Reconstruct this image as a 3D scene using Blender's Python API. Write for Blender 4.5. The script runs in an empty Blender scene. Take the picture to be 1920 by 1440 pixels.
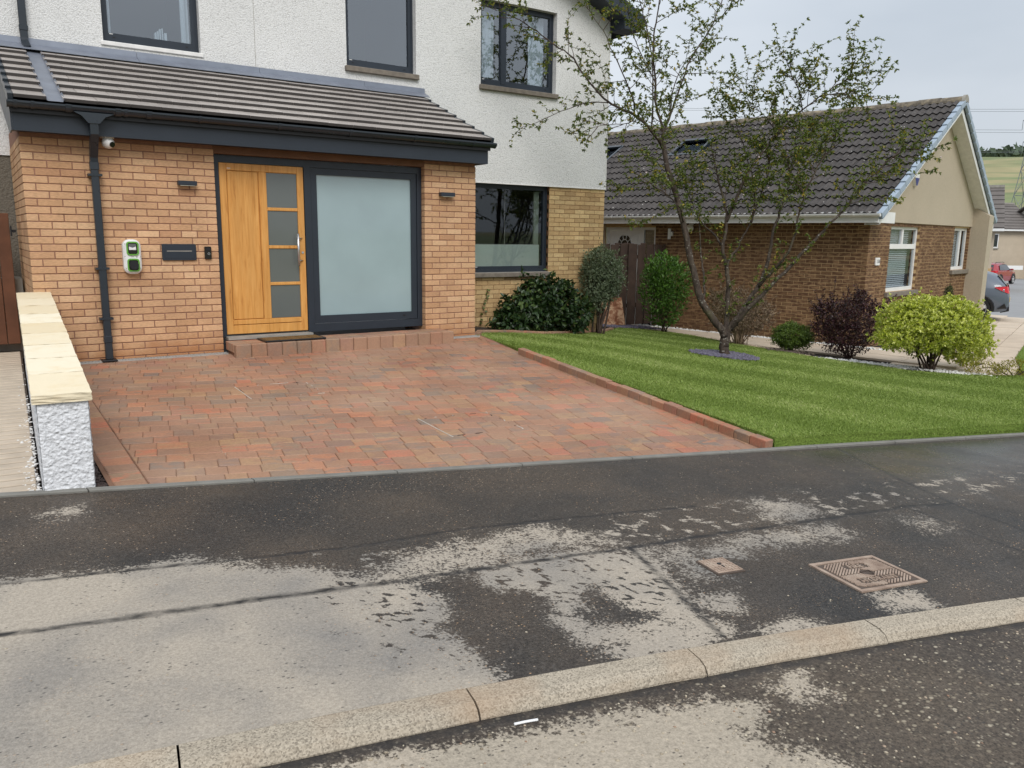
import bpy, bmesh, math, random
import numpy as np
from mathutils import Vector, Matrix

random.seed(7)
rng = np.random.default_rng(7)
R = math.radians
scene = bpy.context.scene
col = scene.collection

# ------------------------------------------------------------------ camera
YAW, PITCH, ROLL = 0.600415, 0.182432, 0.012383
cam_d = bpy.data.cameras.new('camera')
cam_o = bpy.data.objects.new('camera', cam_d)
col.objects.link(cam_o)
cam_d.sensor_width = 36.0
cam_d.lens = 1495.69 / 1920 * 36.0
cam_d.clip_start = 0.05
cam_d.clip_end = 6000
_fw = Vector((math.sin(YAW) * math.cos(PITCH), math.cos(YAW) * math.cos(PITCH), -math.sin(PITCH)))
_rt = Vector((math.cos(YAW), -math.sin(YAW), 0))
_up = _rt.cross(_fw)
_r2 = _rt * math.cos(ROLL) + _up * math.sin(ROLL)
_u2 = -_rt * math.sin(ROLL) + _up * math.cos(ROLL)
_m = Matrix((_r2, _u2, -_fw)).transposed().to_4x4()
_m.translation = Vector((-0.572628, -9.456376, 1.358459))
cam_o.matrix_world = _m
scene.camera = cam_o

# ------------------------------------------------------------------ world: overcast sky
SUN_EL, SUN_AZ = 44, 200         # azimuth clockwise from +Y
world = bpy.data.worlds.new('World')
scene.world = world
world.use_nodes = True
wn = world.node_tree
wn.nodes.clear()
w_out = wn.nodes.new('ShaderNodeOutputWorld')
w_bg = wn.nodes.new('ShaderNodeBackground')
w_sky = wn.nodes.new('ShaderNodeTexSky')
w_sky.sky_type = 'NISHITA'
w_sky.sun_disc = False
w_sky.sun_elevation = R(SUN_EL)
w_sky.sun_rotation = R(SUN_AZ)
w_sky.air_density = 1.0
w_sky.dust_density = 3.0
w_tc = wn.nodes.new('ShaderNodeTexCoord')
w_map = wn.nodes.new('ShaderNodeMapping')
w_map.inputs['Scale'].default_value = (1.0, 1.0, 2.6)
w_n = wn.nodes.new('ShaderNodeTexNoise')
w_n.inputs['Scale'].default_value = 1.5
w_n.inputs['Detail'].default_value = 5
w_n.inputs['Roughness'].default_value = 0.5
w_cr = wn.nodes.new('ShaderNodeValToRGB')          # the cloud sheet: thicker and thinner grey
w_cr.color_ramp.elements[0].position = 0.3
w_cr.color_ramp.elements[0].color = (4.85, 5.35, 5.95, 1)
w_cr.color_ramp.elements[1].position = 0.68
w_cr.color_ramp.elements[1].color = (7.0, 7.4, 7.9, 1)
w_mix = wn.nodes.new('ShaderNodeMixRGB')
w_mix.inputs['Fac'].default_value = 0.9
wn.links.new(w_tc.outputs['Generated'], w_map.inputs['Vector'])
wn.links.new(w_map.outputs['Vector'], w_n.inputs['Vector'])
wn.links.new(w_n.outputs['Fac'], w_cr.inputs['Fac'])
wn.links.new(w_sky.outputs['Color'], w_mix.inputs['Color1'])
wn.links.new(w_cr.outputs['Color'], w_mix.inputs['Color2'])
# an overcast sky is brighter overhead than at the horizon
w_sep = wn.nodes.new('ShaderNodeSeparateXYZ')
wn.links.new(w_tc.outputs['Generated'], w_sep.inputs[0])
w_cl = wn.nodes.new('ShaderNodeMapRange')
w_cl.inputs['From Min'].default_value = 0.0
w_cl.inputs['From Max'].default_value = 1.0
w_cl.inputs['To Min'].default_value = 0.92
w_cl.inputs['To Max'].default_value = 1.7
wn.links.new(w_sep.outputs['Z'], w_cl.inputs['Value'])
w_vm = wn.nodes.new('ShaderNodeVectorMath')
w_vm.operation = 'SCALE'
wn.links.new(w_mix.outputs['Color'], w_vm.inputs[0])
wn.links.new(w_cl.outputs['Result'], w_vm.inputs['Scale'])
wn.links.new(w_vm.outputs['Vector'], w_bg.inputs['Color'])
w_bg.inputs['Strength'].default_value = 0.09
wn.links.new(w_bg.outputs['Background'], w_out.inputs['Surface'])

sun_d = bpy.data.lights.new('sun', 'SUN')
sun_o = bpy.data.objects.new('sun', sun_d)
col.objects.link(sun_o)
sun_d.energy = 1.5
sun_d.angle = R(28)
sun_d.color = (1.0, 0.965, 0.92)
_sd = Vector((math.sin(R(SUN_AZ)) * math.cos(R(SUN_EL)), math.cos(R(SUN_AZ)) * math.cos(R(SUN_EL)), math.sin(R(SUN_EL))))
sun_o.rotation_euler = _sd.to_track_quat('Z', 'Y').to_euler()
sun_o.location = (0, -12, 20)

scene.render.engine = 'CYCLES'
scene.render.resolution_x = 1024
scene.render.resolution_y = 768
vs = scene.view_settings
scene.display_settings.display_device = 'sRGB'
vs.view_transform = 'Standard'
vs.look = 'None'
vs.exposure = 0.33
vs.gamma = 1.0
vs.use_curve_mapping = False
scene.cycles.max_bounces = 6
scene.cycles.diffuse_bounces = 3
scene.cycles.glossy_bounces = 3
scene.cycles.transparent_max_bounces = 8
scene.cycles.caustics_reflective = False
scene.cycles.caustics_refractive = False

# ------------------------------------------------------------------ ground heights
def street(x, y): return -.13 - .045 * x + .015 * (y + 4.4)
def yfront(x): return -4.39 - .196 * x            # back edge of the pavement
def ykerb(x):                                     # back edge of the kerb
    return -7.13 - .155 * x - .0145 * np.minimum(x, 9) ** 2 if not np.isscalar(x) else -7.13 - .155 * x - .0145 * min(x, 9) ** 2
def zl(y): return np.where(y >= 0, 0.0, .0617 * y)
def lawn_base(x, y):
    t = np.clip((x - 5) / 7.4, -.2, 1)
    return zl(y) + (-.67 - zl(y)) * t - np.clip(x - 12.4, 0, 400) * .018
def sstep(a, b, x):
    t = np.clip((x - a) / (b - a), 0, 1)
    return t * t * (3 - 2 * t)
def lawn_h(x, y): return lawn_base(x, y) + (.012 + .043 * sstep(7.6, 5.4, x)) * sstep(.3, -1.6, y)
def drive_h(x, y):
    yf = yfront(x)
    t = np.clip(y / yf, 0, 1)
    return t * street(x, yf)
def terrain(x, y):
    return np.where(y < yfront(x), street(x, y), np.where(x < 5.2, drive_h(x, np.minimum(y, 0)), lawn_base(x, y)))

# ------------------------------------------------------------------ object helpers
WM = {}
def link(name, mesh, parent=None, M=None, kind=None):
    o = bpy.data.objects.new(name, mesh)
    col.objects.link(o)
    if M is not None:
        o.matrix_basis = M
    if parent is not None:
        o.parent = parent
        o.matrix_parent_inverse = WM[parent.name].inverted()
    WM[o.name] = M.copy() if M is not None else Matrix.Identity(4)
    if kind:
        o['kind'] = kind
    return o
def tag(o, label, cat, group=None):
    o['label'] = label
    o['category'] = cat
    if group:
        o['group'] = group
    return o
def thing(name, label, cat, loc=(0, 0, 0), group=None):
    o = bpy.data.objects.new(name, None)
    col.objects.link(o)
    o.empty_display_size = 0.1
    M = Matrix.Translation(Vector(loc))
    o.matrix_basis = M
    WM[o.name] = M
    return tag(o, label, cat, group)

class MB:
    """collects shapes, builds one mesh object"""
    def __init__(s, M=None):
        s.v, s.f, s.mi, s.M, s.cur = [], [], [], M, 0
    def add(s, vs_, fs_):
        n = len(s.v)
        s.v += [Vector(p) for p in vs_]
        s.f += [[i + n for i in f] for f in fs_]
        s.mi += [s.cur] * len(fs_)
        return s
    def box(s, x0, x1, y0, y1, z0, z1):
        return s.add([(x0, y0, z0), (x1, y0, z0), (x1, y1, z0), (x0, y1, z0), (x0, y0, z1), (x1, y0, z1), (x1, y1, z1), (x0, y1, z1)],
                     [(0, 3, 2, 1), (4, 5, 6, 7), (0, 1, 5, 4), (1, 2, 6, 5), (2, 3, 7, 6), (3, 0, 4, 7)])
    def rbox(s, x0, x1, y0, y1, z0, z1, b=.01, seg=1):
        bm = bmesh.new()
        bmesh.ops.create_cube(bm, size=1)
        for v in bm.verts:
            v.co = Vector(((x0 + x1) / 2 + v.co.x * (x1 - x0), (y0 + y1) / 2 + v.co.y * (y1 - y0), (z0 + z1) / 2 + v.co.z * (z1 - z0)))
        bmesh.ops.bevel(bm, geom=bm.edges[:], offset=b, segments=seg, affect='EDGES', profile=.5)
        return s.bm(bm)
    def bm(s, bm):
        bm.verts.ensure_lookup_table()
        bm.verts.index_update()
        s.add([v.co.copy() for v in bm.verts], [[v.index for v in f.verts] for f in bm.faces])
        bm.free()
        return s
    def quad(s, *p):
        return s.add(p, [tuple(range(len(p)))])
    def prism(s, poly, axis, a, b):
        """poly of 2-tuples in the plane of the other two axes, swept along axis from a to b"""
        n = len(poly)
        def mk(t):
            if axis == 'x': return [(t, p[0], p[1]) for p in poly]
            if axis == 'y': return [(p[0], t, p[1]) for p in poly]
            return [(p[0], p[1], t) for p in poly]
        return s.add(mk(a) + mk(b), [tuple(range(n))[::-1], tuple(range(n, 2 * n))] + [(i, (i + 1) % n, n + (i + 1) % n, n + i) for i in range(n)])
    def tube(s, pts, rad, n=8, cap=True, sq=False):
        pts = [Vector(p) for p in pts]
        if not hasattr(rad, '__len__'):
            rad = [rad] * len(pts)
        vs_, prev = [], None
        for i, p in enumerate(pts):
            t = (pts[min(i + 1, len(pts) - 1)] - pts[max(i - 1, 0)])
            t = t.normalized() if t.length > 1e-9 else Vector((0, 0, 1))
            if prev is None:
                a = Vector((0, 0, 1)) if abs(t.z) < .9 else Vector((1, 0, 0))
                u = t.cross(a).normalized()
            else:
                u = (prev - t * prev.dot(t)).normalized()
            prev = u
            w = t.cross(u)
            for k in range(n):
                an = 2 * math.pi * (k + (.5 if sq else 0)) / n
                vs_.append(p + (u * math.cos(an) + w * math.sin(an)) * rad[i])
        fs_ = []
        for i in range(len(pts) - 1):
            for k in range(n):
                fs_.append((i * n + k, i * n + (k + 1) % n, (i + 1) * n + (k + 1) % n, (i + 1) * n + k))
        if cap:
            fs_.append(tuple(range(n))[::-1])
            fs_.append(tuple(range((len(pts) - 1) * n, len(pts) * n)))
        return s.add(vs_, fs_)
    def cyl(s, c, axis, r, h, n=20, r2=None):
        c = Vector(c)
        a = {'x': Vector((1, 0, 0)), 'y': Vector((0, 1, 0)), 'z': Vector((0, 0, 1))}[axis] if isinstance(axis, str) else Vector(axis).normalized()
        return s.tube([c - a * h / 2, c + a * h / 2], [r, r if r2 is None else r2], n)
    def sphere(s, c, r, seg=14, ring=9, sc=(1, 1, 1)):
        bm = bmesh.new()
        bmesh.ops.create_uvsphere(bm, u_segments=seg, v_segments=ring, radius=r)
        for v in bm.verts:
            v.co = Vector((v.co.x * sc[0], v.co.y * sc[1], v.co.z * sc[2])) + Vector(c)
        return s.bm(bm)
    def mesh(s, name, mats, smooth=False):
        me = bpy.data.meshes.new(name)
        vv = s.v if s.M is None else [s.M @ v for v in s.v]
        me.from_pydata(vv, [], s.f)
        if not isinstance(mats, (list, tuple)):
            mats = [mats]
        for m in mats:
            me.materials.append(m)
        if len(mats) > 1:
            me.polygons.foreach_set('material_index', s.mi)
        if smooth:
            me.polygons.foreach_set('use_smooth', [True] * len(me.polygons))
        me.update()
        return me
    def build(s, name, mats, parent=None, smooth=False, kind=None):
        return link(name, s.mesh(name, mats, smooth), parent, None, kind)

def np_mesh(name, V, F, mat, smooth=False, attrs=None):
    """V (n,3), F (m,k) arrays"""
    me = bpy.data.meshes.new(name)
    V = np.asarray(V, np.float32)
    F = np.asarray(F, np.int32)
    m, k = F.shape
    me.vertices.add(len(V))
    me.vertices.foreach_set('co', V.ravel())
    me.loops.add(m * k)
    me.loops.foreach_set('vertex_index', F.ravel())
    me.polygons.add(m)
    me.polygons.foreach_set('loop_start', np.arange(0, m * k, k, dtype=np.int32))
    me.polygons.foreach_set('loop_total', np.full(m, k, np.int32))
    if smooth:
        me.polygons.foreach_set('use_smooth', np.ones(m, bool))
    for nm, arr in (attrs or {}).items():
        a = me.attributes.new(nm, 'FLOAT', 'POINT')
        a.data.foreach_set('value', np.asarray(arr, np.float32).ravel())
    me.materials.append(mat)
    me.update(calc_edges=True)
    me.validate()
    return me
def grid_faces(nu, nv):
    i = np.arange(nu - 1)[:, None] * nv + np.arange(nv - 1)[None, :]
    i = i.ravel()
    return np.stack([i, i + nv, i + nv + 1, i + 1], 1)

# numpy value noise
def _hash(ix, iy, seed):
    h = (ix * 374761393 + iy * 668265263 + seed * 974711) & 0xffffffff
    h = ((h ^ (h >> 13)) * 1274126177) & 0xffffffff
    return ((h ^ (h >> 16)) & 0xffffff) / float(0xffffff)
def vnoise(x, y, seed=0):
    ix = np.floor(x).astype(np.int64); iy = np.floor(y).astype(np.int64)
    fx = x - ix; fy = y - iy
    fx = fx * fx * (3 - 2 * fx); fy = fy * fy * (3 - 2 * fy)
    a = _hash(ix, iy, seed); b = _hash(ix + 1, iy, seed); c = _hash(ix, iy + 1, seed); d = _hash(ix + 1, iy + 1, seed)
    return (a + (b - a) * fx) * (1 - fy) + (c + (d - c) * fx) * fy
def fbm(x, y, oct=4, seed=0):
    s, a, t = 0, .5, 0
    for o in range(oct):
        s = s + a * vnoise(x * 2 ** o, y * 2 ** o, seed + o); t += a; a *= .55
    return s / t
def poly_sd(px, py, poly):
    """signed distance, positive inside"""
    d = np.full(px.shape, 1e9); ins = np.zeros(px.shape, bool)
    n = len(poly)
    for i in range(n):
        ax, ay = poly[i]; bx, by = poly[(i + 1) % n]
        ex, ey = bx - ax, by - ay
        t = np.clip(((px - ax) * ex + (py - ay) * ey) / (ex * ex + ey * ey + 1e-12), 0, 1)
        d = np.minimum(d, np.hypot(px - ax - t * ex, py - ay - t * ey))
        c = ((ay > py) != (by > py)) & (px < (bx - ax) * (py - ay) / (by - ay + 1e-12) + ax)
        ins ^= c
    return np.where(ins, d, -d)
def line_d(px, py, pts):
    d = np.full(px.shape, 1e9)
    for (ax, ay), (bx, by) in zip(pts[:-1], pts[1:]):
        ex, ey = bx - ax, by - ay
        t = np.clip(((px - ax) * ex + (py - ay) * ey) / (ex * ex + ey * ey + 1e-12), 0, 1)
        d = np.minimum(d, np.hypot(px - ax - t * ex, py - ay - t * ey))
    return d

# ------------------------------------------------------------------ material helpers
class Mat:
    def __init__(s, name, rough=.6, spec=.4, metal=0.0):
        s.m = bpy.data.materials.new(name)
        s.m.use_nodes = True
        s.nt = s.m.node_tree
        s.b = s.nt.nodes['Principled BSDF']
        s.b.inputs['Roughness'].default_value = rough
        s.b.inputs['Specular IOR Level'].default_value = spec
        s.b.inputs['Metallic'].default_value = metal
        s._pos = None
    def n(s, typ, ins=None, **kw):
        nd = s.nt.nodes.new(typ)
        for k, v in kw.items():
            setattr(nd, k, v)
        for k, v in (ins or {}).items():
            if hasattr(v, 'is_output') or isinstance(v, bpy.types.NodeSocket):
                s.nt.links.new(v, nd.inputs[k])
            else:
                nd.inputs[k].default_value = v
        return nd
    def pos(s, scale=(1, 1, 1), rot=(0, 0, 0)):
        if s._pos is None:
            s._pos = s.n('ShaderNodeNewGeometry').outputs['Position']
        return s.n('ShaderNodeMapping', {'Vector': s._pos, 'Scale': scale, 'Rotation': rot}).outputs[0]
    def noise(s, scale, detail=3, vec=None, rough=.5, dist=0.0):
        return s.n('ShaderNodeTexNoise', {'Vector': vec if vec is not None else s.pos(), 'Scale': scale, 'Detail': detail, 'Roughness': rough, 'Distortion': dist}).outputs['Fac']
    def vor(s, scale, feature='F1', vec=None, out='Distance', rnd=1.0):
        return s.n('ShaderNodeTexVoronoi', {'Vector': vec if vec is not None else s.pos(), 'Scale': scale, 'Randomness': rnd}, feature=feature).outputs[out]
    def ramp(s, fac, stops, interp='LINEAR'):
        nd = s.n('ShaderNodeValToRGB', {'Fac': fac})
        cr = nd.color_ramp
        cr.interpolation = interp
        while len(cr.elements) < len(stops):
            cr.elements.new(1)
        for e, (p, c) in zip(cr.elements, stops):
            e.position = p
            e.color = (c, c, c, 1) if np.isscalar(c) else (*c, 1)
        return nd.outputs['Color']
    def mix(s, fac, a, b, mode='MIX'):
        nd = s.n('ShaderNodeMixRGB', blend_type=mode)
        for k, v in (('Fac', fac), ('Color1', a), ('Color2', b)):
            if isinstance(v, bpy.types.NodeSocket):
                s.nt.links.new(v, nd.inputs[k])
            elif k == 'Fac':
                nd.inputs[k].default_value = v
            else:
                nd.inputs[k].default_value = (v, v, v, 1) if np.isscalar(v) else (*v, 1)
        return nd.outputs['Color']
    def math(s, op, a, b=None, c=None):
        nd = s.n('ShaderNodeMath', operation=op)
        for i, v in enumerate((a, b, c)):
            if v is None:
                continue
            if isinstance(v, bpy.types.NodeSocket):
                s.nt.links.new(v, nd.inputs[i])
            else:
                nd.inputs[i].default_value = v
        return nd.outputs[0]
    def rand(s):
        """a number per object and per loose piece"""
        a = s.n('ShaderNodeObjectInfo').outputs['Random']
        b = s.n('ShaderNodeNewGeometry').outputs['Random Per Island']
        return s.math('FRACT', s.math('ADD', a, b))
    def attr(s, name):
        return s.n('ShaderNodeAttribute', attribute_name=name).outputs['Fac']
    def set(s, inp, v):
        if isinstance(v, bpy.types.NodeSocket):
            s.nt.links.new(v, s.b.inputs[inp])
        else:
            s.b.inputs[inp].default_value = v
        return s
    def col(s, v):
        if not isinstance(v, bpy.types.NodeSocket):
            v = (*v, 1) if len(v) == 3 else v
        return s.set('Base Color', v)
    def bump(s, h, strength=.5, dist=.01):
        nd = s.n('ShaderNodeBump', {'Height': h, 'Strength': strength, 'Distance': dist})
        s.nt.links.new(nd.outputs[0], s.b.inputs['Normal'])
        return s

def srgb(r, g, b, k=1.0):
    f = lambda c: (c / 255 / 12.92) if c / 255 <= .04045 else ((c / 255 + .055) / 1.055) ** 2.4
    return (f(r) * k, f(g) * k, f(b) * k)

def m_plain(name, c, rough=.5, var=.12, sc=6.0, bump=0.0, metal=0.0, spec=.4):
    m = Mat(name, rough, spec, metal)
    n = m.noise(sc, 4)
    m.col(m.mix(1.0, c, m.ramp(n, [(.25, 1 - var), (.75, 1 + var)]), 'MULTIPLY'))
    m.set('Roughness', m.math('ADD', m.math('MULTIPLY', m.noise(sc * 3, 3), .16), rough - .08))
    if bump:
        m.bump(m.noise(sc * 12, 3), bump, .004)
    return m.m

def m_brick(name, cols, fine=1.0, drag=True, dark=None, foot=False):
    m = Mat(name, .82, .25)
    r = m.rand()
    base = m.ramp(r, [(i / (len(cols) - 1), c) for i, c in enumerate(cols)])
    big = m.noise(2.0, 3)
    base = m.mix(1.0, base, m.ramp(big, [(.3, .86), (.7, 1.1)]), 'MULTIPLY')
    fi = m.noise(1.0, 4, m.pos((26, 26, 120)))
    base = m.mix(1.0, base, m.ramp(fi, [(.3, .80), (.52, 1.0), (.72, 1.12)]), 'MULTIPLY')
    if dark:
        d = m.noise(1.0, 2, m.pos((9, 9, 26)))
        base = m.mix(m.ramp(d, [(.42, 0), (.58, 1)]), base, dark)
    if foot:
        zz = m.n('ShaderNodeSeparateXYZ', {'Vector': m._pos}).outputs['Z']
        st = m.math('ADD', zz, m.math('MULTIPLY', m.math('SUBTRACT', m.noise(3.5, 4), .5), .45))
        base = m.mix(m.ramp(st, [(.02, .62), (.22, .0)]), base, srgb(166, 104, 58))
        sm = m.noise(1.0, 3, m.pos((5, 5, 1.2)))
        base = m.mix(m.ramp(sm, [(.6, 0), (.78, .25)]), base, srgb(150, 112, 80))
    m.col(base)
    g = m.noise(1.0, 4, m.pos((45, 45, 190))) if drag else m.noise(160, 3)
    m.bump(g, .7 * fine, .006)
    return m.m

def m_rough_cast(name, c, grain=70, var=.2, dirt=None):
    m = Mat(name, .9, .2)
    v = m.vor(grain, 'SMOOTH_F1')
    n = m.noise(grain * 1.6, 3)
    big = m.noise(1.1, 4)
    base = m.mix(1.0, c, m.ramp(m.math('ADD', m.math('MULTIPLY', n, .7), m.math('MULTIPLY', v, .6)), [(.3, 1 + var * .35), (.62, 1.0), (.9, 1 - var)]), 'MULTIPLY')
    base = m.mix(1.0, base, m.ramp(big, [(.3, .95), (.7, 1.03)]), 'MULTIPLY')
    sp = m.vor(9, 'F1')
    base = m.mix(m.ramp(sp, [(.018, .55), (.03, 0)]), base, (.12, .12, .13))
    m.col(base)
    h = m.math('ADD', m.math('MULTIPLY', v, -1.0), m.math('MULTIPLY', n, .8))
    m.bump(h, .9, .55 / grain)
    return m.m

def m_leaf(name, cols, rough=.45, trans=.25, spec=.35):
    m = Mat(name, rough, spec)
    r = m.n('ShaderNodeNewGeometry').outputs['Random Per Island']
    c = m.ramp(r, [(i / (len(cols) - 1), q) for i, q in enumerate(cols)])
    m.col(c)
    t = m.n('ShaderNodeBsdfTranslucent')
    m.nt.links.new(m.mix(1.0, c, (1.15, 1.2, .7), 'MULTIPLY'), t.inputs['Color'])
    mx = m.n('ShaderNodeMixShader', {'Fac': trans})
    m.nt.links.new(m.b.outputs[0], mx.inputs[1])
    m.nt.links.new(t.outputs[0], mx.inputs[2])
    m.nt.links.new(mx.outputs[0], m.nt.nodes['Material Output'].inputs['Surface'])
    return m.m

def m_glass(name, refl=.3, tint=(.9, .95, 1.0), rough=.02):
    m = bpy.data.materials.new(name)
    m.use_nodes = True
    nt = m.node_tree
    nt.nodes.clear()
    o = nt.nodes.new('ShaderNodeOutputMaterial')
    g = nt.nodes.new('ShaderNodeBsdfGlossy')
    g.inputs['Roughness'].default_value = rough
    g.inputs['Color'].default_value = (*tint, 1)
    t = nt.nodes.new('ShaderNodeBsdfTransparent')
    t.inputs['Color'].default_value = (.82, .86, .88, 1)
    lw = nt.nodes.new('ShaderNodeFresnel')
    lw.inputs['IOR'].default_value = 1.5
    ad = nt.nodes.new('ShaderNodeMath')
    ad.operation = 'ADD'
    ad.use_clamp = True
    ad.inputs[1].default_value = refl
    mx = nt.nodes.new('ShaderNodeMixShader')
    bf = nt.nodes.new('ShaderNodeNewGeometry')          # only the outer face of the pane mirrors
    inv = nt.nodes.new('ShaderNodeMath')
    inv.operation = 'SUBTRACT'
    inv.inputs[0].default_value = 1.0
    nt.links.new(bf.outputs['Backfacing'], inv.inputs[1])
    mu = nt.nodes.new('ShaderNodeMath')
    mu.operation = 'MULTIPLY'
    nt.links.new(lw.outputs[0], ad.inputs[0])
    nt.links.new(ad.outputs[0], mu.inputs[0])
    nt.links.new(inv.outputs[0], mu.inputs[1])
    nt.links.new(mu.outputs[0], mx.inputs[0])
    nt.links.new(t.outputs[0], mx.inputs[1])
    nt.links.new(g.outputs[0], mx.inputs[2])
    nt.links.new(mx.outputs[0], o.inputs[0])
    return m

# ------------------------------------------------------------------ materials
M_BUFF = m_brick('buff brick', [srgb(199, 158, 121), srgb(208, 168, 130), srgb(190, 148, 111), srgb(214, 177, 139), srgb(183, 140, 106)], foot=True)
M_MORT = m_plain('brown mortar', srgb(146, 109, 91), .95, .2, 20, .3)
M_BUFF2 = m_brick('yellow brick', [srgb(190, 158, 114), srgb(206, 176, 128), srgb(172, 142, 102), srgb(214, 186, 138), srgb(184, 152, 110)], .4, False)
M_MORT2 = m_plain('dull mortar', srgb(140, 106, 76), .95, .2, 20, .3)
M_BROWN = m_brick('brown brick', [srgb(124, 95, 68), srgb(140, 111, 81), srgb(111, 84, 60), srgb(147, 118, 88), srgb(130, 100, 73)], .4, False, dark=srgb(94, 68, 50))
M_MORT3 = m_plain('buff mortar', srgb(188, 160, 120), .95, .15, 20, .3)
M_HARL = m_rough_cast('white roughcast', (.72, .72, .71), 70, .3)
M_HARL_W = m_rough_cast('white wall roughcast', (.74, .75, .77), 46, .3)
M_BEIGE = m_rough_cast('beige roughcast', srgb(182, 170, 150), 105, .3)
M_GREYCAST = m_rough_cast('grey roughcast', srgb(112, 106, 96), 50, .35)
M_ANTH = m_plain('anthracite', srgb(42, 49, 58), .38, .08, 4)
M_GUT = m_plain('anthracite gutter', srgb(40, 47, 54), .3, .08, 4, spec=.5)
M_WHITE = m_plain('white plastic', (.78, .78, .77), .35, .05, 4)
M_WPAINT = m_plain('white paint', (.75, .74, .72), .6, .1, 10)
M_STEEL = m_plain('brushed steel', (.62, .62, .62), .3, .06, 30, metal=.9)
M_BLACK = m_plain('black plastic', (.012, .012, .014), .4, .2, 10)
M_BLACKG = m_plain('gloss black', (.008, .008, .01), .12, .1, 10, spec=.6)
M_GREEN = m_plain('green plastic', srgb(98, 158, 62), .35, .06, 10)
M_DARKROOM = m_plain('dark room', (.035, .036, .04), .9, .2, 3)
M_CURTAIN = m_plain('pale curtain', (.62, .66, .70), .8, .08, 8)
M_LEAD = m_plain('lead', srgb(128, 134, 146), .42, .16, 5, metal=.35)
M_LINTEL = m_plain('brown lintel', srgb(118, 84, 62), .7, .15, 5)
M_GLASS = m_glass('window glass', .2)
M_GLASS2 = m_glass('dim window glass', .03)
M_GLASSN = m_glass('blind window glass', .06)
M_TIMBER = m_plain('dark timber', srgb(62, 48, 40), .8, .35, 5, .5)
M_GATE = m_plain('brown stained timber', srgb(98, 62, 42), .7, .25, 6, .4)
M_SOIL = m_plain('soil', (.035, .026, .02), .95, .4, 14, .8)
M_TRIM = m_plain('grey trim stone', srgb(150, 146, 138), .85, .15, 8, .4)
M_SILLB = m_plain('weathered sill', srgb(120, 112, 102), .85, .25, 12, .5)
M_SANDPATH = m_plain('paving slab', srgb(196, 180, 160), .85, .12, 3, .35)

def _oak():
    m = Mat('oak door', .42, .35)
    g = m.noise(1.0, 5, m.pos((34, 34, 2.2)), .6, .8)
    b = m.noise(1.0, 3, m.pos((10, 10, .9)))
    c = m.ramp(g, [(.22, srgb(160, 100, 44)), (.42, srgb(204, 146, 76)), (.7, srgb(218, 164, 94))])
    c = m.mix(1.0, c, m.ramp(b, [(.3, .9), (.7, 1.08)]), 'MULTIPLY')
    m.col(c)
    m.bump(g, .15, .002)
    return m.m
M_OAK = _oak()
def _frost(name, c, k):
    m = Mat(name, .16, .5)
    n = m.noise(1.6, 3)
    m.col(m.mix(1.0, c, m.ramp(n, [(.3, .93), (.7, 1.05)]), 'MULTIPLY'))
    m.set('Coat Weight', k)
    m.set('Coat Roughness', .04)
    return m.m
M_FROST = _frost('frosted panel', srgb(150, 171, 175), .7)
M_FROSTD = _frost('smoked frosted pane', srgb(96, 102, 100), .5)
M_FROSTW = _frost('frosted film', srgb(190, 194, 180), .5)

def _tile():
    m = Mat('smooth grey roof tile', .36, .5)
    r = m.rand()
    n = m.noise(7, 4)
    c = m.mix(1.0, srgb(166, 158, 151), m.ramp(r, [(0, .9), (1, 1.1)]), 'MULTIPLY')
    c = m.mix(1.0, c, m.ramp(n, [(.3, .88), (.7, 1.1)]), 'MULTIPLY')
    m.col(c)
    m.bump(m.noise(220, 2), .15, .002)
    return m.m
M_TILE = _tile()
M_TILE_SHADE = m_plain('roof tile butt shade', srgb(68, 64, 62), .8, .15, 10)  # darker copy for the butt faces: their shade is put into the colour
def _tile2():
    m = Mat('weathered concrete roof tile', .8, .3)
    r = m.rand()
    n = m.noise(9, 4)
    c = m.mix(1.0, srgb(74, 70, 68), m.ramp(r, [(0, .8), (1, 1.18)]), 'MULTIPLY')
    c = m.mix(1.0, c, m.ramp(n, [(.3, .75), (.7, 1.2)]), 'MULTIPLY')
    sp = m.vor(5.5, 'F1', m.pos((1, 1, 1)))
    c = m.mix(m.ramp(sp, [(.055, .8), (.09, 0)]), c, srgb(190, 188, 180))
    sp2 = m.noise(26, 2)
    c = m.mix(m.ramp(sp2, [(.68, 0), (.74, .5)]), c, srgb(150, 146, 136))
    m.col(c)
    m.bump(m.noise(140, 3), .4, .003)
    return m.m
M_TILE2 = _tile2()
M_TILE2_SHADE = m_plain('weathered tile butt shade', srgb(38, 36, 36), .9, .2, 10)  # near-black butt faces: the shade under each course painted into the colour
def _ridge():
    m = Mat('mossy ridge tile', .9, .2)
    n = m.noise(9, 4)
    m.col(m.ramp(n, [(.3, srgb(84, 78, 70)), (.5, srgb(112, 104, 92)), (.7, srgb(150, 138, 116))]))
    m.bump(m.noise(80, 3), .6, .006)
    return m.m
M_RIDGE = _ridge()
M_VERGE = m_plain('grey blue verge cap', srgb(150, 164, 178), .45, .06, 4)
def _coping():
    m = Mat('cream coping stone', .85, .25)
    r = m.rand()
    c = m.ramp(r, [(0, srgb(232, 222, 198)), (.45, srgb(228, 217, 192)), (.7, srgb(225, 212, 184)), (1, srgb(218, 202, 170))])
    n = m.noise(7.0, 5, None, .6, .3)
    c = m.mix(m.ramp(n, [(.5, 0), (.72, .4)]), c, srgb(214, 190, 146))
    m.col(c)
    m.bump(m.noise(60, 4), .5, .006)
    return m.m
M_COPING = _coping()
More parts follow.
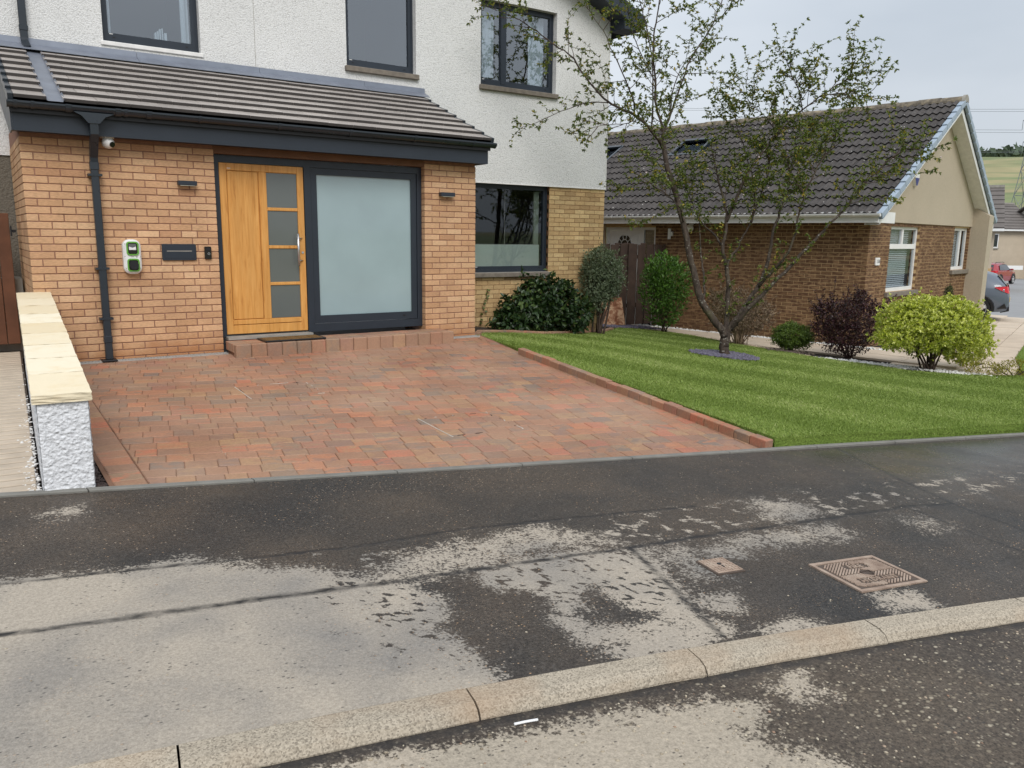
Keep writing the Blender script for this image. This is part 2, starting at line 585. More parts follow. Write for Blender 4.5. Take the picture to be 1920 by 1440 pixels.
def _paver():
    m = Mat('brindled block paving', .62, .35)
    r = m.rand()
    r2 = m.math('FRACT', m.math('MULTIPLY', r, 7.31))
    cols = [(0, srgb(142, 103, 81)), (.12, srgb(154, 114, 88)), (.26, srgb(128, 100, 84)), (.38, srgb(178, 116, 82)), (.48, srgb(112, 102, 93)), (.56, srgb(164, 128, 92)),
            (.68, srgb(140, 103, 82)), (.78, srgb(180, 104, 76)), (.86, srgb(104, 99, 94)), (.94, srgb(150, 118, 92)), (1, srgb(136, 104, 86))]
    a = m.ramp(r, cols)
    b = m.ramp(r2, cols)
    n = m.noise(1.0, 3, m.pos((9, 17, 9), (0, 0, R(11))), .5, .5)
    c = m.mix(m.ramp(n, [(.45, 0), (.62, .85)]), a, b)
    c = m.mix(.14, c, srgb(140, 101, 80))
    c = m.mix(1.0, c, m.ramp(m.noise(60, 3), [(.3, .82), (.7, 1.12)]), 'MULTIPLY')
    dust = m.noise(.9, 4)
    c = m.mix(m.ramp(dust, [(.36, .03), (.7, .34)]), c, srgb(196, 166, 142))
    m.col(c)
    m.set('Roughness', m.ramp(m.noise(.7, 3), [(.35, .42), (.65, .72)]))
    m.bump(m.noise(170, 3), .5, .003)
    return m.m
M_PAVER = _paver()
def _sand():
    m = Mat('jointing sand', .95, .1)
    n = m.noise(2.2, 4)
    m.col(m.ramp(n, [(.3, srgb(104, 78, 63)), (.6, srgb(134, 104, 86)), (.78, srgb(190, 170, 150))]))
    return m.m
M_SAND = _sand()

def _asphalt(name, wet_c, dry_c, chips, chip_sc, chip_cols, grain):
    """pavement: the 'dry' attribute says where the water has dried off"""
    m = Mat(name, .6, .26)
    dry = m.attr('dry')
    e = m.noise(34, 4, None, .6)
    e2 = m.noise(9, 4, None, .6)
    e3 = m.noise(78, 3, None, .62)
    f = m.math('ADD', dry, m.math('ADD', m.math('MULTIPLY', m.math('SUBTRACT', e, .5), 1.0), m.math('ADD', m.math('MULTIPLY', m.math('SUBTRACT', e2, .5), .6), m.math('MULTIPLY', m.math('SUBTRACT', e3, .5), 1.5))))
    fac = m.ramp(f, [(.34, 0), (.46, .35), (.58, 1)])
    g = m.math('ADD', m.math('MULTIPLY', m.noise(grain, 3), .5), m.math('MULTIPLY', m.noise(grain * .42, 3), .5))
    big = m.noise(1.3, 4)
    wet = m.mix(1.0, m.ramp(big, [(.35, wet_c[0]), (.65, wet_c[1])]), m.ramp(g, [(.36, .45), (.64, 1.65)]), 'MULTIPLY')
    wet = m.mix(m.ramp(m.noise(46, 4), [(.56, 0), (.68, .26)]), wet, m.mix(.5, wet_c[1], dry_c[0]))
    dryc = m.mix(1.0, m.ramp(m.noise(1.4, 5), [(.3, dry_c[0]), (.6, dry_c[1])]), m.ramp(g, [(.34, .72), (.66, 1.2)]), 'MULTIPLY')
    c = m.mix(fac, wet, dryc)
    # pock marks
    pk = m.vor(26, 'F1', m.pos((1, 1.6, 1)))
    pr = m.noise(6, 2)
    c = m.mix(m.math('MULTIPLY', m.ramp(pk, [(.12, .7), (.2, 0)]), m.ramp(pr, [(.5, 0), (.56, 1)])), c, (.03, .03, .03))
    # pale chips
    vn = m.n('ShaderNodeTexVoronoi', {'Vector': m.pos((1, 1.4, 1)), 'Scale': chip_sc, 'Randomness': 1.0}, feature='F1')
    cd = vn.outputs['Distance']
    sepc = m.n('ShaderNodeSeparateColor', {'Color': vn.outputs['Color']})
    keep = m.ramp(m.math('ADD', sepc.outputs[0], m.math('MULTIPLY', m.math('SUBTRACT', m.noise(1.7, 3), .5), 1.2)), [(chips, 0), (chips + .02, 1)])
    chip = m.math('MULTIPLY', m.ramp(cd, [(.17, 1), (.3, 0)]), keep)
    vn2 = m.n('ShaderNodeTexVoronoi', {'Vector': m.pos((1.2, 1, 1), (0, 0, .7)), 'Scale': chip_sc * 2.3, 'Randomness': 1.0}, feature='F1')
    sep2 = m.n('ShaderNodeSeparateColor', {'Color': vn2.outputs['Color']})
    keep2 = m.ramp(m.math('ADD', sep2.outputs[0], m.math('MULTIPLY', m.math('SUBTRACT', m.noise(2.9, 3), .5), 1.0)), [(chips - .05, 0), (chips, 1)])
    chip = m.math('MAXIMUM', chip, m.math('MULTIPLY', m.math('MULTIPLY', m.ramp(vn2.outputs['Distance'], [(.2, 1), (.38, 0)]), keep2), .6))
    cc = m.ramp(sepc.outputs[1], chip_cols)
    c = m.mix(m.math('MULTIPLY', chip, m.ramp(fac, [(0, .55), (1, .25)])), c, cc)
    cr = m.attr('crack')
    c = m.mix(m.math('MULTIPLY', cr, m.ramp(m.noise(14, 3), [(.3, .35), (.6, 1)])), c, (.022, .021, .021))
    m.col(c)
    gl = m.attr('gloss')
    rw = m.math('SUBTRACT', m.ramp(m.noise(3.1, 4), [(.3, .5), (.7, .68)]), m.math('MULTIPLY', gl, .34))
    m.set('Roughness', m.mix(fac, rw, .9))
    h = m.math('ADD', m.math('MULTIPLY', g, .6), m.math('ADD', m.math('MULTIPLY', chip, .5), m.math('MULTIPLY', cr, -1.2)))
    nd = m.n('ShaderNodeBump', {'Height': h, 'Strength': m.math('SUBTRACT', .6, m.math('MULTIPLY', gl, .3)), 'Distance': .006})
    m.nt.links.new(nd.outputs[0], m.b.inputs['Normal'])
    return m.m
M_ASPH = _asphalt('weathered pavement asphalt', (srgb(50, 48, 46), srgb(72, 64, 56)), (srgb(122, 119, 115), srgb(166, 156, 142)), .93, 52,
                  [(0, srgb(190, 150, 110)), (.5, srgb(206, 190, 170)), (1, srgb(220, 176, 130))], 190)
M_ROAD = _asphalt('road asphalt', (srgb(58, 51, 45), srgb(78, 69, 59)), (srgb(152, 143, 128), srgb(168, 157, 141)), .58, 24,
                  [(0, srgb(112, 102, 88)), (.4, srgb(150, 138, 118)), (.8, srgb(182, 170, 148)), (1, srgb(204, 194, 172))], 150)
M_ROADF = m_plain('far road asphalt', srgb(140, 140, 140), .85, .08, 1.0, .2)
M_JOINTFILL = m_plain('tar filled joint', (.02, .02, .02), .6, .2, 20)
def _kerb():
    m = Mat('speckled kerb stone', .85, .25)
    r = m.rand()
    v = m.vor(190, 'F1', out='Color')
    s = m.n('ShaderNodeSeparateColor', {'Color': v}).outputs[0]
    c = m.ramp(s, [(0, srgb(126, 117, 104)), (.3, srgb(154, 144, 128)), (.6, srgb(168, 157, 140)), (1, srgb(182, 171, 153))])
    c = m.mix(1.0, c, m.ramp(r, [(0, .88), (1, 1.05)]), 'MULTIPLY')
    c = m.mix(m.ramp(m.noise(2.5, 4), [(.5, 0), (.75, .45)]), c, srgb(160, 132, 104))
    m.col(c)
    m.bump(m.noise(110, 3), .6, .005)
    return m.m
M_KERB = _kerb()
M_EDGE = m_plain('grey edging', srgb(120, 118, 112), .85, .15, 7, .5)
def _cast():
    m = Mat('rusty cast iron', .75, .3, .2)
    n = m.noise(14, 4)
    m.col(m.ramp(n, [(.3, srgb(142, 122, 108)), (.55, srgb(166, 146, 130)), (.75, srgb(180, 164, 148))]))
    m.bump(m.noise(160, 2), .3, .002)
    return m.m
M_CAST = _cast()
M_CASTD = m_plain('grimy cast iron', srgb(84, 72, 64), .8, .25, 20, .3)
def _ground_grass():
    m = Mat('turf', .95, .1)
    n = m.noise(3.0, 5)
    n2 = m.noise(60, 3)
    c = m.mix(1.0, m.ramp(n, [(.3, srgb(98, 120, 52)), (.7, srgb(116, 136, 64))]), m.ramp(n2, [(.3, .6), (.7, 1.2)]), 'MULTIPLY')
    m.col(c)
    m.bump(n2, .8, .02)
    return m.m
M_TURF = _ground_grass()
def _grass():
    m = Mat('grass blades', .5, .3)
    s = m.attr('tone')
    c = m.ramp(s, [(0, srgb(112, 132, 58)), (.45, srgb(136, 155, 74)), (.8, srgb(158, 174, 96)), (1, srgb(188, 192, 132))])
    m.col(c)
    t = m.n('ShaderNodeBsdfTranslucent')
    m.nt.links.new(c, t.inputs['Color'])
    mx = m.n('ShaderNodeMixShader', {'Fac': .3})
    m.nt.links.new(m.b.outputs[0], mx.inputs[1])
    m.nt.links.new(t.outputs[0], mx.inputs[2])
    m.nt.links.new(mx.outputs[0], m.nt.nodes['Material Output'].inputs['Surface'])
    return m.m
M_GRASS = _grass()
def _bark():
    m = Mat('cherry bark', .85, .25)
    n = m.noise(1.0, 4, m.pos((22, 22, 9)), .6, .4)
    li = m.noise(1.0, 3, m.pos((16, 16, 34)), .6)
    c = m.ramp(n, [(.3, srgb(44, 37, 32)), (.55, srgb(72, 62, 54)), (.75, srgb(94, 86, 76))])
    c = m.mix(m.ramp(li, [(.62, 0), (.68, .7)]), c, srgb(168, 165, 154))
    mo = m.noise(4, 3)
    c = m.mix(m.ramp(mo, [(.55, 0), (.7, .4)]), c, srgb(84, 86, 52))
    m.col(c)
    m.bump(n, .8, .012)
    return m.m
M_BARK = _bark()
M_TWIG = m_plain('twig bark', srgb(74, 60, 50), .85, .2, 20, .3)
M_SLATE = m_plain('slate chip', srgb(98, 94, 108), .5, .35, 40, .2)
M_WGRAVEL = m_plain('white gravel', (.7, .69, .66), .8, .15, 30, .2)
def _stone():
    m = Mat('loose road stone', .75, .35)
    m.col(m.ramp(m.rand(), [(0, srgb(120, 108, 92)), (.4, srgb(164, 152, 132)), (.75, srgb(190, 180, 160)), (1, srgb(140, 110, 90))]))
    return m.m
M_STONE = _stone()
# =================================================================== SETTING
# base terrain sheet (soil), just under everything that is laid on it; a far sheet runs to the hills
def sheet(name, us, vs_, fx, fz, mat, kind='structure', attrs=None, parent=None, smooth=True):
    U, V = np.meshgrid(us, vs_, indexing='ij')
    X, Y = fx(U, V)
    Z = fz(X, Y)
    P = np.stack([X, Y, Z], -1).reshape(-1, 3)
    at = {k: f(X, Y).ravel() for k, f in (attrs or {}).items()}
    o = link(name, np_mesh(name, P, grid_faces(len(us), len(vs_)), mat, smooth, at), parent)
    if kind:
        o['kind'] = kind
    return o

def far_h(x, y):
    d = np.hypot(x - 12, y)
    base = np.where(x < 12, -1.0, -1.0 - (x - 12) * .018)
    base = np.maximum(base, -4.0)
    # a broad moorland hill to the right, beginning beyond the estate
    a = np.degrees(np.arctan2(x, y))
    win = .12 + .88 * sstep(25, 46, np.degrees(np.arctan2(x - 12, y))) * sstep(125, 95, np.degrees(np.arctan2(x - 12, y)))
    h = win * 84 * sstep(170, 900, d) * (.88 + .2 * fbm(a * .12 + 3, d * .002, 3, 5)) + 10 * win * sstep(900, 1500, d)
    return base + h
def _moor():
    m = Mat('moorland', .95, .1)
    v = m.noise(1.0, 5, m.pos((.004, .004, .06)), .6, .4)
    f = m.noise(.05, 4)
    c = m.ramp(v, [(.3, srgb(108, 120, 86)), (.42, srgb(132, 138, 100)), (.5, srgb(114, 126, 90)), (.58, srgb(156, 146, 112)), (.68, srgb(118, 130, 94)), (.8, srgb(142, 144, 108))])
    c = m.mix(1.0, c, m.ramp(f, [(.3, .88), (.7, 1.08)]), 'MULTIPLY')
    m.col(c)
    return m.m
M_MOOR = _moor()
_fu = np.concatenate([np.linspace(0, 60, 30), np.linspace(70, 400, 40), np.linspace(430, 2500, 50)])
_fa = np.linspace(-np.pi, np.pi, 181)
sheet('hills', _fu, _fa, lambda u, v: (12 + u * np.sin(v), u * np.cos(v)), far_h, M_MOOR)

_ux = np.concatenate([np.linspace(-30, -4, 8), np.linspace(-3.5, 26, 90), np.linspace(28, 110, 20)])
_vy = np.concatenate([np.linspace(-12, 12, 80), np.linspace(14, 60, 14)])
sheet('garden_soil', _ux, _vy, lambda u, v: (u, v), lambda x, y: terrain(x, y) - .06 - .10 * (y < -4) - .1 * (x < 5.0), M_SOIL)

# ---- pavement
D_POLY = [
 (1.0, [(-0.93, -5.56), (-0.57, -5.63), (-0.17, -5.69), (0.12, -5.7), (0.42, -5.92), (0.71, -6.11), (0.85, -6.28), (0.95, -6.4), (0.99, -6.54), (0.91, -6.68), (0.82, -6.79), (0.86, -6.9), (0.88, -7.04), (0.89, -7.2), (0.85, -7.28), (0.75, -7.32), (0.31, -7.3), (-0.22, -7.2), (-0.62, -7.16), (-3, -7.0), (-3, -5.3)]),
 (1.0, [(1.36, -6.4), (1.62, -6.42), (2.2, -6.53), (2.15, -6.72), (2.02, -7.07), (1.9, -7.41), (1.83, -7.32), (1.88, -7.12), (1.76, -7.0), (1.74, -6.73), (1.57, -6.78), (1.48, -6.97), (1.46, -6.84), (1.47, -6.66), (1.34, -6.6)]),
 (1.0, [(1.41, -6.99), (1.46, -7.1), (1.62, -7.22), (1.78, -7.21), (1.82, -7.36), (1.67, -7.41), (1.42, -7.37), (1.4, -7.3), (1.5, -7.25), (1.38, -7.13)]),
 (.58, [(0.72, -6.21), (1.0, -6.07), (1.44, -5.98), (1.96, -5.99), (2.21, -6.3), (2.24, -6.44), (1.68, -6.38), (1.24, -6.38), (0.82, -6.33)]),
 (.60, [(3.62, -6.21), (3.85, -6.38), (3.81, -6.59), (3.47, -6.65), (3.32, -6.53), (3.41, -6.3)]),
 (.60, [(2.53, -6.71), (3.01, -6.63), (3.62, -6.77), (3.61, -6.92), (3.27, -6.94), (2.91, -6.85), (2.47, -6.87)]),
 (.9, [(2.12, -7.09), (2.21, -7.17), (2.14, -7.26), (2.06, -7.21)]),
 (.9, [(2.1, -7.47), (2.29, -7.49), (2.35, -7.55), (2.14, -7.54)]),
 (.9, [(2.92, -7.54), (3.1, -7.57), (3.02, -7.68), (2.85, -7.65)]),
 (.8, [(-0.3, -4.7), (-0.21, -4.66), (-0.19, -4.78), (-0.25, -4.83)]),
 (.50, [(2.24, -6.5), (2.6, -6.52), (2.5, -6.75), (2.35, -7.05), (2.2, -7.0)]),
 (.50, [(4.0, -6.9), (4.4, -6.95), (4.3, -7.15), (4.05, -7.1)])]
CRACKS = [[(-0.75, -5.58), (-0.57, -5.61), (-0.16, -5.67), (0.28, -5.75), (0.87, -5.85), (1.61, -5.88), (2.27, -6.0), (3.09, -6.15)],
 [(-0.75, -6.07), (-0.58, -6.1), (-0.23, -6.16), (0.16, -6.21), (0.69, -6.29), (1.09, -6.35), (2.22, -6.5), (2.7, -6.55), (4.44, -6.77), (4.84, -6.88)],
 [(2.22, -6.52), (1.9, -7.41)], [(5.52, -5.5), (5.03, -6.44), (4.81, -6.94), (4.64, -7.6)], [(4.44, -6.77), (4.31, -7.34), (4.2, -7.9)]]
def dry_field(x, y, polys):
    f = np.zeros(x.shape)
    wx = x + (fbm(x * 5, y * 5, 4, 11) - .5) * .16
    wy = y + (fbm(x * 5 + 9, y * 5, 4, 12) - .5) * .16
    for k, p in polys:
        sd = poly_sd(wx, wy, p)
        f = np.maximum(f, k * sstep(-.19, .13, sd))
    # splashes thrown over the dry part: dark drops, more of them towards the wet edge
    dr = fbm(x * 36, y * 36, 3, 21)
    near = sstep(.35, .8, x) * sstep(2.6, 1.9, x) * sstep(-7.25, -6.9, y) + .5 * sstep(.2, 1.0, x)
    f = f - np.where(f > .7, sstep(.57, .70, dr) * near * .6, 0)
    # stray dried specks
    sp = fbm(x * 14, y * 16, 3, 31)
    band = np.exp(-((y + 6.02 + .12 * x) / .32) ** 2)
    f = np.maximum(f, .62 * sstep(.60, .66, sp) * band)
    return np.clip(f, 0, 1)
def crack_field(x, y):
    c = np.zeros(x.shape)
    w = (fbm(x * 9, y * 9, 3, 41) - .5) * .03
    for i, p in enumerate(CRACKS):
        wd = (.011, .016, .014, .010, .008)[i]
        c = np.maximum(c, sstep(wd * 1.8, wd * .5, line_d(x + w, y + w, p)))
    return c
def gloss_field(x, y):
    g = sstep(4.2, 5.6, x) * sstep(-7.2, -6.2, y) * (.55 + .6 * fbm(x * 1.5, y * 2.2, 3, 55)) + .35 * sstep(2.0, 3.2, x) * sstep(-6.6, -5.6, y) * fbm(x * 2, y * 3, 3, 57)
    return np.clip(g, 0, 1)
def mottle(x, y): return (fbm(x * 1.2, y * 1.2, 3, 3) - .5) * .006
_px = np.concatenate([np.linspace(-14, -1.4, 12), np.linspace(-1.35, 5.6, 380), np.linspace(5.65, 14, 110)])
_pv = np.linspace(0, 1, 150)
pavement = sheet('pavement', _px, _pv, lambda u, v: (u, (yfront(u) - .055) * (1 - v) + ykerb(u) * v), lambda x, y: street(x, y) + mottle(x, y), M_ASPH,
      attrs={'dry': lambda x, y: dry_field(x, y, D_POLY), 'crack': crack_field, 'gloss': gloss_field})
# ---- road
R_POLY = [(1.0, [(-3, -6.9), (-0.49, -7.2), (0.04, -7.34), (0.69, -7.5), (1.05, -7.6), (1.46, -7.69), (1.6, -7.79), (1.52, -7.9), (1.42, -7.9), (1.52, -8.03), (1.53, -8.19), (1.44, -8.5), (-3, -8.5)]),
          (.9, [(1.85, -7.76), (1.96, -7.78), (1.94, -7.83), (1.84, -7.82)])]
def road_z(x, y): return street(x, y) - .035 - .02 * sstep(0, 3.5, ykerb(x) - y) * -1 + mottle(x, y) * 1.4
_rx = np.concatenate([np.linspace(-14, -1.2, 14), np.linspace(-1.1, 4.2, 230), np.linspace(4.4, 16, 30)])
_rv = np.concatenate([np.linspace(0, 1.5, 90), np.linspace(1.6, 9, 20)])
road = sheet('road', _rx, _rv, lambda u, v: (u, ykerb(u) - .10 - v), road_z, M_ROAD,
      attrs={'dry': lambda x, y: np.clip(dry_field(x, y, R_POLY), 0, 1) * (1 - .5 * sstep(.09, .02, ykerb(x) - .15 - y)), 'crack': lambda x, y: sstep(.05, .01, ykerb(x) - .165 - y) * .8, 'gloss': lambda x, y: .2 * fbm(x, y, 2, 8)})

# kerb stones
def _adv(x, L):
    s = 0
    while s < L:
        dx = .01; s += math.hypot(dx, float(ykerb(x + dx) - ykerb(x))); x += dx
    return x
def _back(x, L):
    s = 0
    while s < L:
        dx = -.01; s += math.hypot(dx, float(ykerb(x + dx) - ykerb(x))); x += dx
    return x
xs_ = [-0.17]
for _ in range(3): xs_.insert(0, _back(xs_[0], .93))
for _ in range(9): xs_.append(_adv(xs_[-1], .93))
kerb = thing('kerb', 'line of pale speckled dropped kerb stones between pavement and road', 'kerb', (0, -7.2, -.2))
for a, b in zip(xs_[:-1], xs_[1:]):
    g = .0035
    n = 5
    vv, ff = [], []
    for i in range(n + 1):
        x = a + g + (b - a - 2 * g) * i / n
        y = float(ykerb(x)); sl = (float(ykerb(x + .01)) - y) / .01
        nx, ny = sl / math.hypot(1, sl), -1 / math.hypot(1, sl)   # towards the road
        z = street(x, y)
        j = lambda s: (random.random() - .5) * s
        prof = [(0.0, -.12), (0.0, .002), (.012, .009 + j(.003)), (.095, .006 + j(.003)), (.128 + j(.006), -.006), (.146 + j(.006), -.030), (.15, -.12)]
        for (o, h) in prof:
            vv.append((x + nx * o, y + ny * o, z + h))
    m_ = len(prof)
    for i in range(n):
        for k in range(m_ - 1):
            ff.append((i * m_ + k, i * m_ + k + 1, (i + 1) * m_ + k + 1, (i + 1) * m_ + k))
    ff.append(tuple(range(m_))); ff.append(tuple(range(n * m_, (n + 1) * m_))[::-1])
    MB().add(vv, ff).build('kerb_stone', M_KERB, kerb, smooth=False)

# thin edging strip at the back of the pavement
strip = thing('edging_strip', 'thin grey edging strip between driveway, lawn and pavement', 'edging', (2, -4.8, -.2))
x = -1.9
while x < 13.5:
    L = .9
    a, b = x + .004, x + L - .004
    sl = -.196
    vv = []
    for t in (a, b):
        for (o, h) in ((.0, -.06), (.0, .012), (.008, .016), (.048, .014), (.055, .008), (.055, -.06)):
            h2 = h + (.006 if t > 4.8 else 0)
            vv.append((t + .19 * o, yfront(t) - o, street(t, yfront(t)) + h2))
    ff = [(k, k + 1, k + 7, k + 6) for k in range(5)] + [(0, 1, 2, 3, 4, 5), (11, 10, 9, 8, 7, 6)]
    MB().add(vv, ff).build('edging_piece', M_EDGE, strip)
    x += L

# ---- manhole covers in the pavement
def frame_on_street(cx, cy, rot):
    z = street(cx, cy)
    n = Vector((.045, -.015, 1)).normalized()
    xa = Vector((math.cos(rot), math.sin(rot), 0)); xa = (xa - n * xa.dot(n)).normalized()
    ya = n.cross(xa)
    Mx = Matrix((xa, ya, n)).transposed().to_4x4()
    Mx.translation = Vector((cx, cy, z + .004))
    return Mx
def text_mesh(name, body, size, depth, mat, M, parent, align='CENTER'):
    cu = bpy.data.curves.new(name + '_c', 'FONT')
    cu.body = body
    cu.size = size
    cu.extrude = depth
    cu.align_x = align
    cu.align_y = 'CENTER'
    cu.resolution_u = 2
    tmp = bpy.data.objects.new(name + '_t', cu)
    col.objects.link(tmp)
    dg = bpy.context.evaluated_depsgraph_get()
    me = bpy.data.meshes.new_from_object(tmp.evaluated_get(dg))
    bpy.data.objects.remove(tmp)
    bpy.data.curves.remove(cu)
    me.materials.clear()
    me.materials.append(mat)
    me.transform(M)
    return link(name, me, parent)
c4 = [(2.96, -7.11), (3.41, -7.19), (3.24, -7.53), (2.81, -7.45)]
ccx, ccy = sum(p[0] for p in c4) / 4, sum(p[1] for p in c4) / 4
hyd = thing('hydrant_cover', 'square cast iron hydrant cover with raised chevrons and lettering', 'manhole cover', (ccx, ccy, street(ccx, ccy)))
Mh = frame_on_street(ccx, ccy, R(-10.5))
W2, H2 = .225, .175
fr = MB(Mh)
for (a, b, c, d) in ((-W2, W2, -H2, -H2 + .022), (-W2, W2, H2 - .022, H2), (-W2, -W2 + .022, -H2 + .022, H2 - .022), (W2 - .022, W2, -H2 + .022, H2 - .022)):
    fr.box(a, b, c, d, -.03, .004)
fr.build('frame', M_CAST, hyd)
MB(Mh).rbox(-W2 + .026, W2 - .026, -H2 + .026, H2 - .026, -.03, .001, .003).build('plate', M_CASTD, hyd)
ch = MB(Mh)
def inplate(x, y): return abs(x) < W2 - .034 and abs(y) < H2 - .034
for k in range(-14, 15):                       # diagonal bars mirrored into diamonds
    for sx in (-1, 1):
        for sy in (-1, 1):
            u = .012 + abs(k) * .021
            if k < 0: continue
            p0 = Vector((sx * (u + .004), sy * .004, 0)); p1 = Vector((sx * .004, sy * (u * .8 + .004), 0))
            seg = []
            for q in range(33):
                t = q / 32
                p = p0.lerp(p1, t)
                ok = inplate(p.x, p.y) and not (abs(abs(p.y) - .078) < .026 and abs(p.x) < (.075 if p.y > 0 else .135)) and abs(p.x) + abs(p.y) > .045
                seg.append((ok, p))
            st = None
            for ok, p in seg + [(False, None)]:
                if ok and st is None: st = p
                if ok: last = p
                if not ok and st is not None:
                    if (last - st).length > .012:
                        dd = (last - st).normalized(); nn = Vector((-dd.y, dd.x, 0)) * .0042
                        a_, b_ = st, last
                        vv = [a_ - nn, b_ - nn, b_ + nn, a_ + nn]
                        ch.add([(v.x, v.y, .0005) for v in vv] + [(v.x * 1, v.y * 1, .006) for v in vv], [(4, 5, 6, 7), (0, 1, 5, 4), (1, 2, 6, 5), (2, 3, 7, 6), (3, 0, 4, 7)])
                    st = None
ch.build('chevrons', M_CAST, hyd)
k_ = MB(Mh)
k_.box(-.032, .032, -.022, -.016, 0, .006).box(-.032, .032, .016, .022, 0, .006).box(-.032, -.026, -.016, .016, 0, .006).box(.026, .032, -.016, .016, 0, .006)
k_.build('key_socket', M_CASTD, hyd)
text_mesh('lettering', 'FIRE', .052, .003, M_CAST, Mh @ Matrix.Translation((0, .078, .003)), hyd)
text_mesh('lettering', 'HYDRANT', .052, .003, M_CAST, Mh @ Matrix.Translation((0, -.078, .003)), hyd)
c4 = [(2.42, -6.82), (2.59, -6.83), (2.52, -7.0), (2.36, -6.97)]
ccx, ccy = sum(p[0] for p in c4) / 4, sum(p[1] for p in c4) / 4
stp = thing('stopcock_cover', 'small square iron stopcock cover with a keyhole in the asphalt', 'manhole cover', (ccx, ccy, street(ccx, ccy)))
Ms = frame_on_street(ccx, ccy, R(-9))
MB(Ms).rbox(-.088, .088, -.09, .09, -.03, .003, .003).build('frame', M_CASTD, stp)
MB(Ms).rbox(-.079, .079, -.081, .081, -.02, .007, .002).build('plate', M_CAST, stp)
_t = MB(Ms)
for i in range(-3, 4):
    for j in range(-3, 4):
        if abs(i) + abs(j) > 1 and not (i == 0 and abs(j) < 2):
            cx_, cy_ = i * .022, j * .022
            r_ = .0075 if (i + j) % 2 else .004
            q_ = .004 if (i + j) % 2 else .0075
            _t.box(cx_ - r_, cx_ + r_, cy_ - q_, cy_ + q_, .006, .010)
_t.build('tread', M_CAST, stp)
MB(Ms).cyl((0, .01, .008), 'z', .012, .003, 12).box(-.004, .004, -.03, -.01, .007, .0095).build('keyhole', M_BLACK, stp)

# ---- loose stones on road and pavement (too many and too small to count)
def pebbles(name, n, fx, size, mat, zf):
    V, F = [], []
    ico = [(0, 0, 1), (.9, 0, .25), (.28, .85, .25), (-.72, .53, .25), (-.72, -.53, .25), (.28, -.85, .25), (.6, .6, -.5), (-.3, .8, -.5), (-.8, 0, -.5), (-.3, -.8, -.5), (.6, -.6, -.5)]
    fs = [(0, 1, 2), (0, 2, 3), (0, 3, 4), (0, 4, 5), (0, 5, 1), (1, 6, 2), (2, 7, 3), (3, 8, 4), (4, 9, 5), (5, 10, 1), (2, 6, 7), (3, 7, 8), (4, 8, 9), (5, 9, 10), (1, 10, 6)]
    for i in range(n):
        x, y = fx()
        s = random.uniform(*size)
        a = random.random() * 6.28
        sx, sy, sz = s * random.uniform(.7, 1.4), s * random.uniform(.6, 1.1), s * random.uniform(.3, .6)
        z = float(zf(x, y)) + sz * .12
        k = len(V)
        for p in ico:
            px = p[0] * sx * random.uniform(.8, 1.2); py = p[1] * sy * random.uniform(.8, 1.2)
            V.append((x + px * math.cos(a) - py * math.sin(a), y + px * math.sin(a) + py * math.cos(a), z + p[2] * sz))
        F += [(a_ + k, b_ + k, c_ + k) for a_, b_, c_ in fs]
    return np.array(V), np.array(F)
def _rp():
    while True:
        x = random.uniform(-.6, 3.6)
        o = abs(random.gauss(0, .55)) + .02
        if o < 1.6: return x, float(ykerb(x)) - .17 - o
V, F = pebbles('p', 900, _rp, (.003, .0075), M_STONE, road_z)
tag(link('road_grit', np_mesh('road_grit', V, F, M_STONE), None, None, 'stuff'), 'loose pale grit and small stones scattered over the road', 'grit')
def _pp():
    x = random.uniform(-1.2, 6)
    v = random.random() ** .8
    return x, (yfront(x) - .07) * (1 - v) + (float(ykerb(x)) + .02) * v
V, F = pebbles('p', 420, _pp, (.002, .0055), M_STONE, street)
tag(link('pavement_grit', np_mesh('pavement_grit', V, F, M_STONE), None, None, 'stuff'), 'fine sandy grit scattered over the pavement', 'grit')
tag(MB().tube([(.81, -7.475, road_z(.81, -7.475) + .004), (.85, -7.483, road_z(.85, -7.483) + .005), (.895, -7.492, road_z(.895, -7.492) + .004)], .0045, 6).build('cable_offcut', M_WHITE),
    'short white plastic stick lying in the gutter below the kerb', 'litter')

# ---- driveway: sand bed, brindled blocks in rows along the pavement, two recessed tray covers
_dx = np.linspace(0, 1, 30); _dy = np.linspace(0, 1, 30)
def _drv(u, v):
    xl, xr = .03 - .03 * (1 - v) , 5.36 - .56 * v
    xx = xl + (xr - xl) * u
    return xx, yfront(xx) * v
driveway = sheet('driveway', _dx, _dy, _drv, lambda x, y: drive_h(x, y) - .0055, M_SAND)
ROWA = math.atan(-.196)
ru = Vector((math.cos(ROWA), math.sin(ROWA))); rv = Vector((-math.sin(ROWA), math.cos(ROWA)))    # along a row, towards the house
O = Vector((0.0, yfront(0.0)))
QUAD = [(.02, -.14), (5.32, -.02), (4.80, yfront(4.80) + .004), (.06, yfront(.06) + .004)]   # clockwise from above
def clip(poly, q):
    n = len(q)
    for i in range(n):
        a, b = Vector(q[i]), Vector(q[(i + 1) % n])
        e = b - a
        inside = lambda p: e.x * (p[1] - a.y) - e.y * (p[0] - a.x) <= 1e-9
        out = []
        for j in range(len(poly)):
            p, s_ = poly[j], poly[j - 1]
            ip, is_ = inside(p), inside(s_)
            if ip != is_:
                dp = (e.x * (s_[1] - a.y) - e.y * (s_[0] - a.x)); dq = (e.x * (p[1] - a.y) - e.y * (p[0] - a.x))
                t = dp / (dp - dq)
                out.append((s_[0] + (p[0] - s_[0]) * t, s_[1] + (p[1] - s_[1]) * t))
            if ip: out.append(tuple(p))
        poly = out
        if len(poly) < 3: return []
    return poly
def area(p): return abs(sum(p[i - 1][0] * p[i][1] - p[i][0] * p[i - 1][1] for i in range(len(p)))) / 2
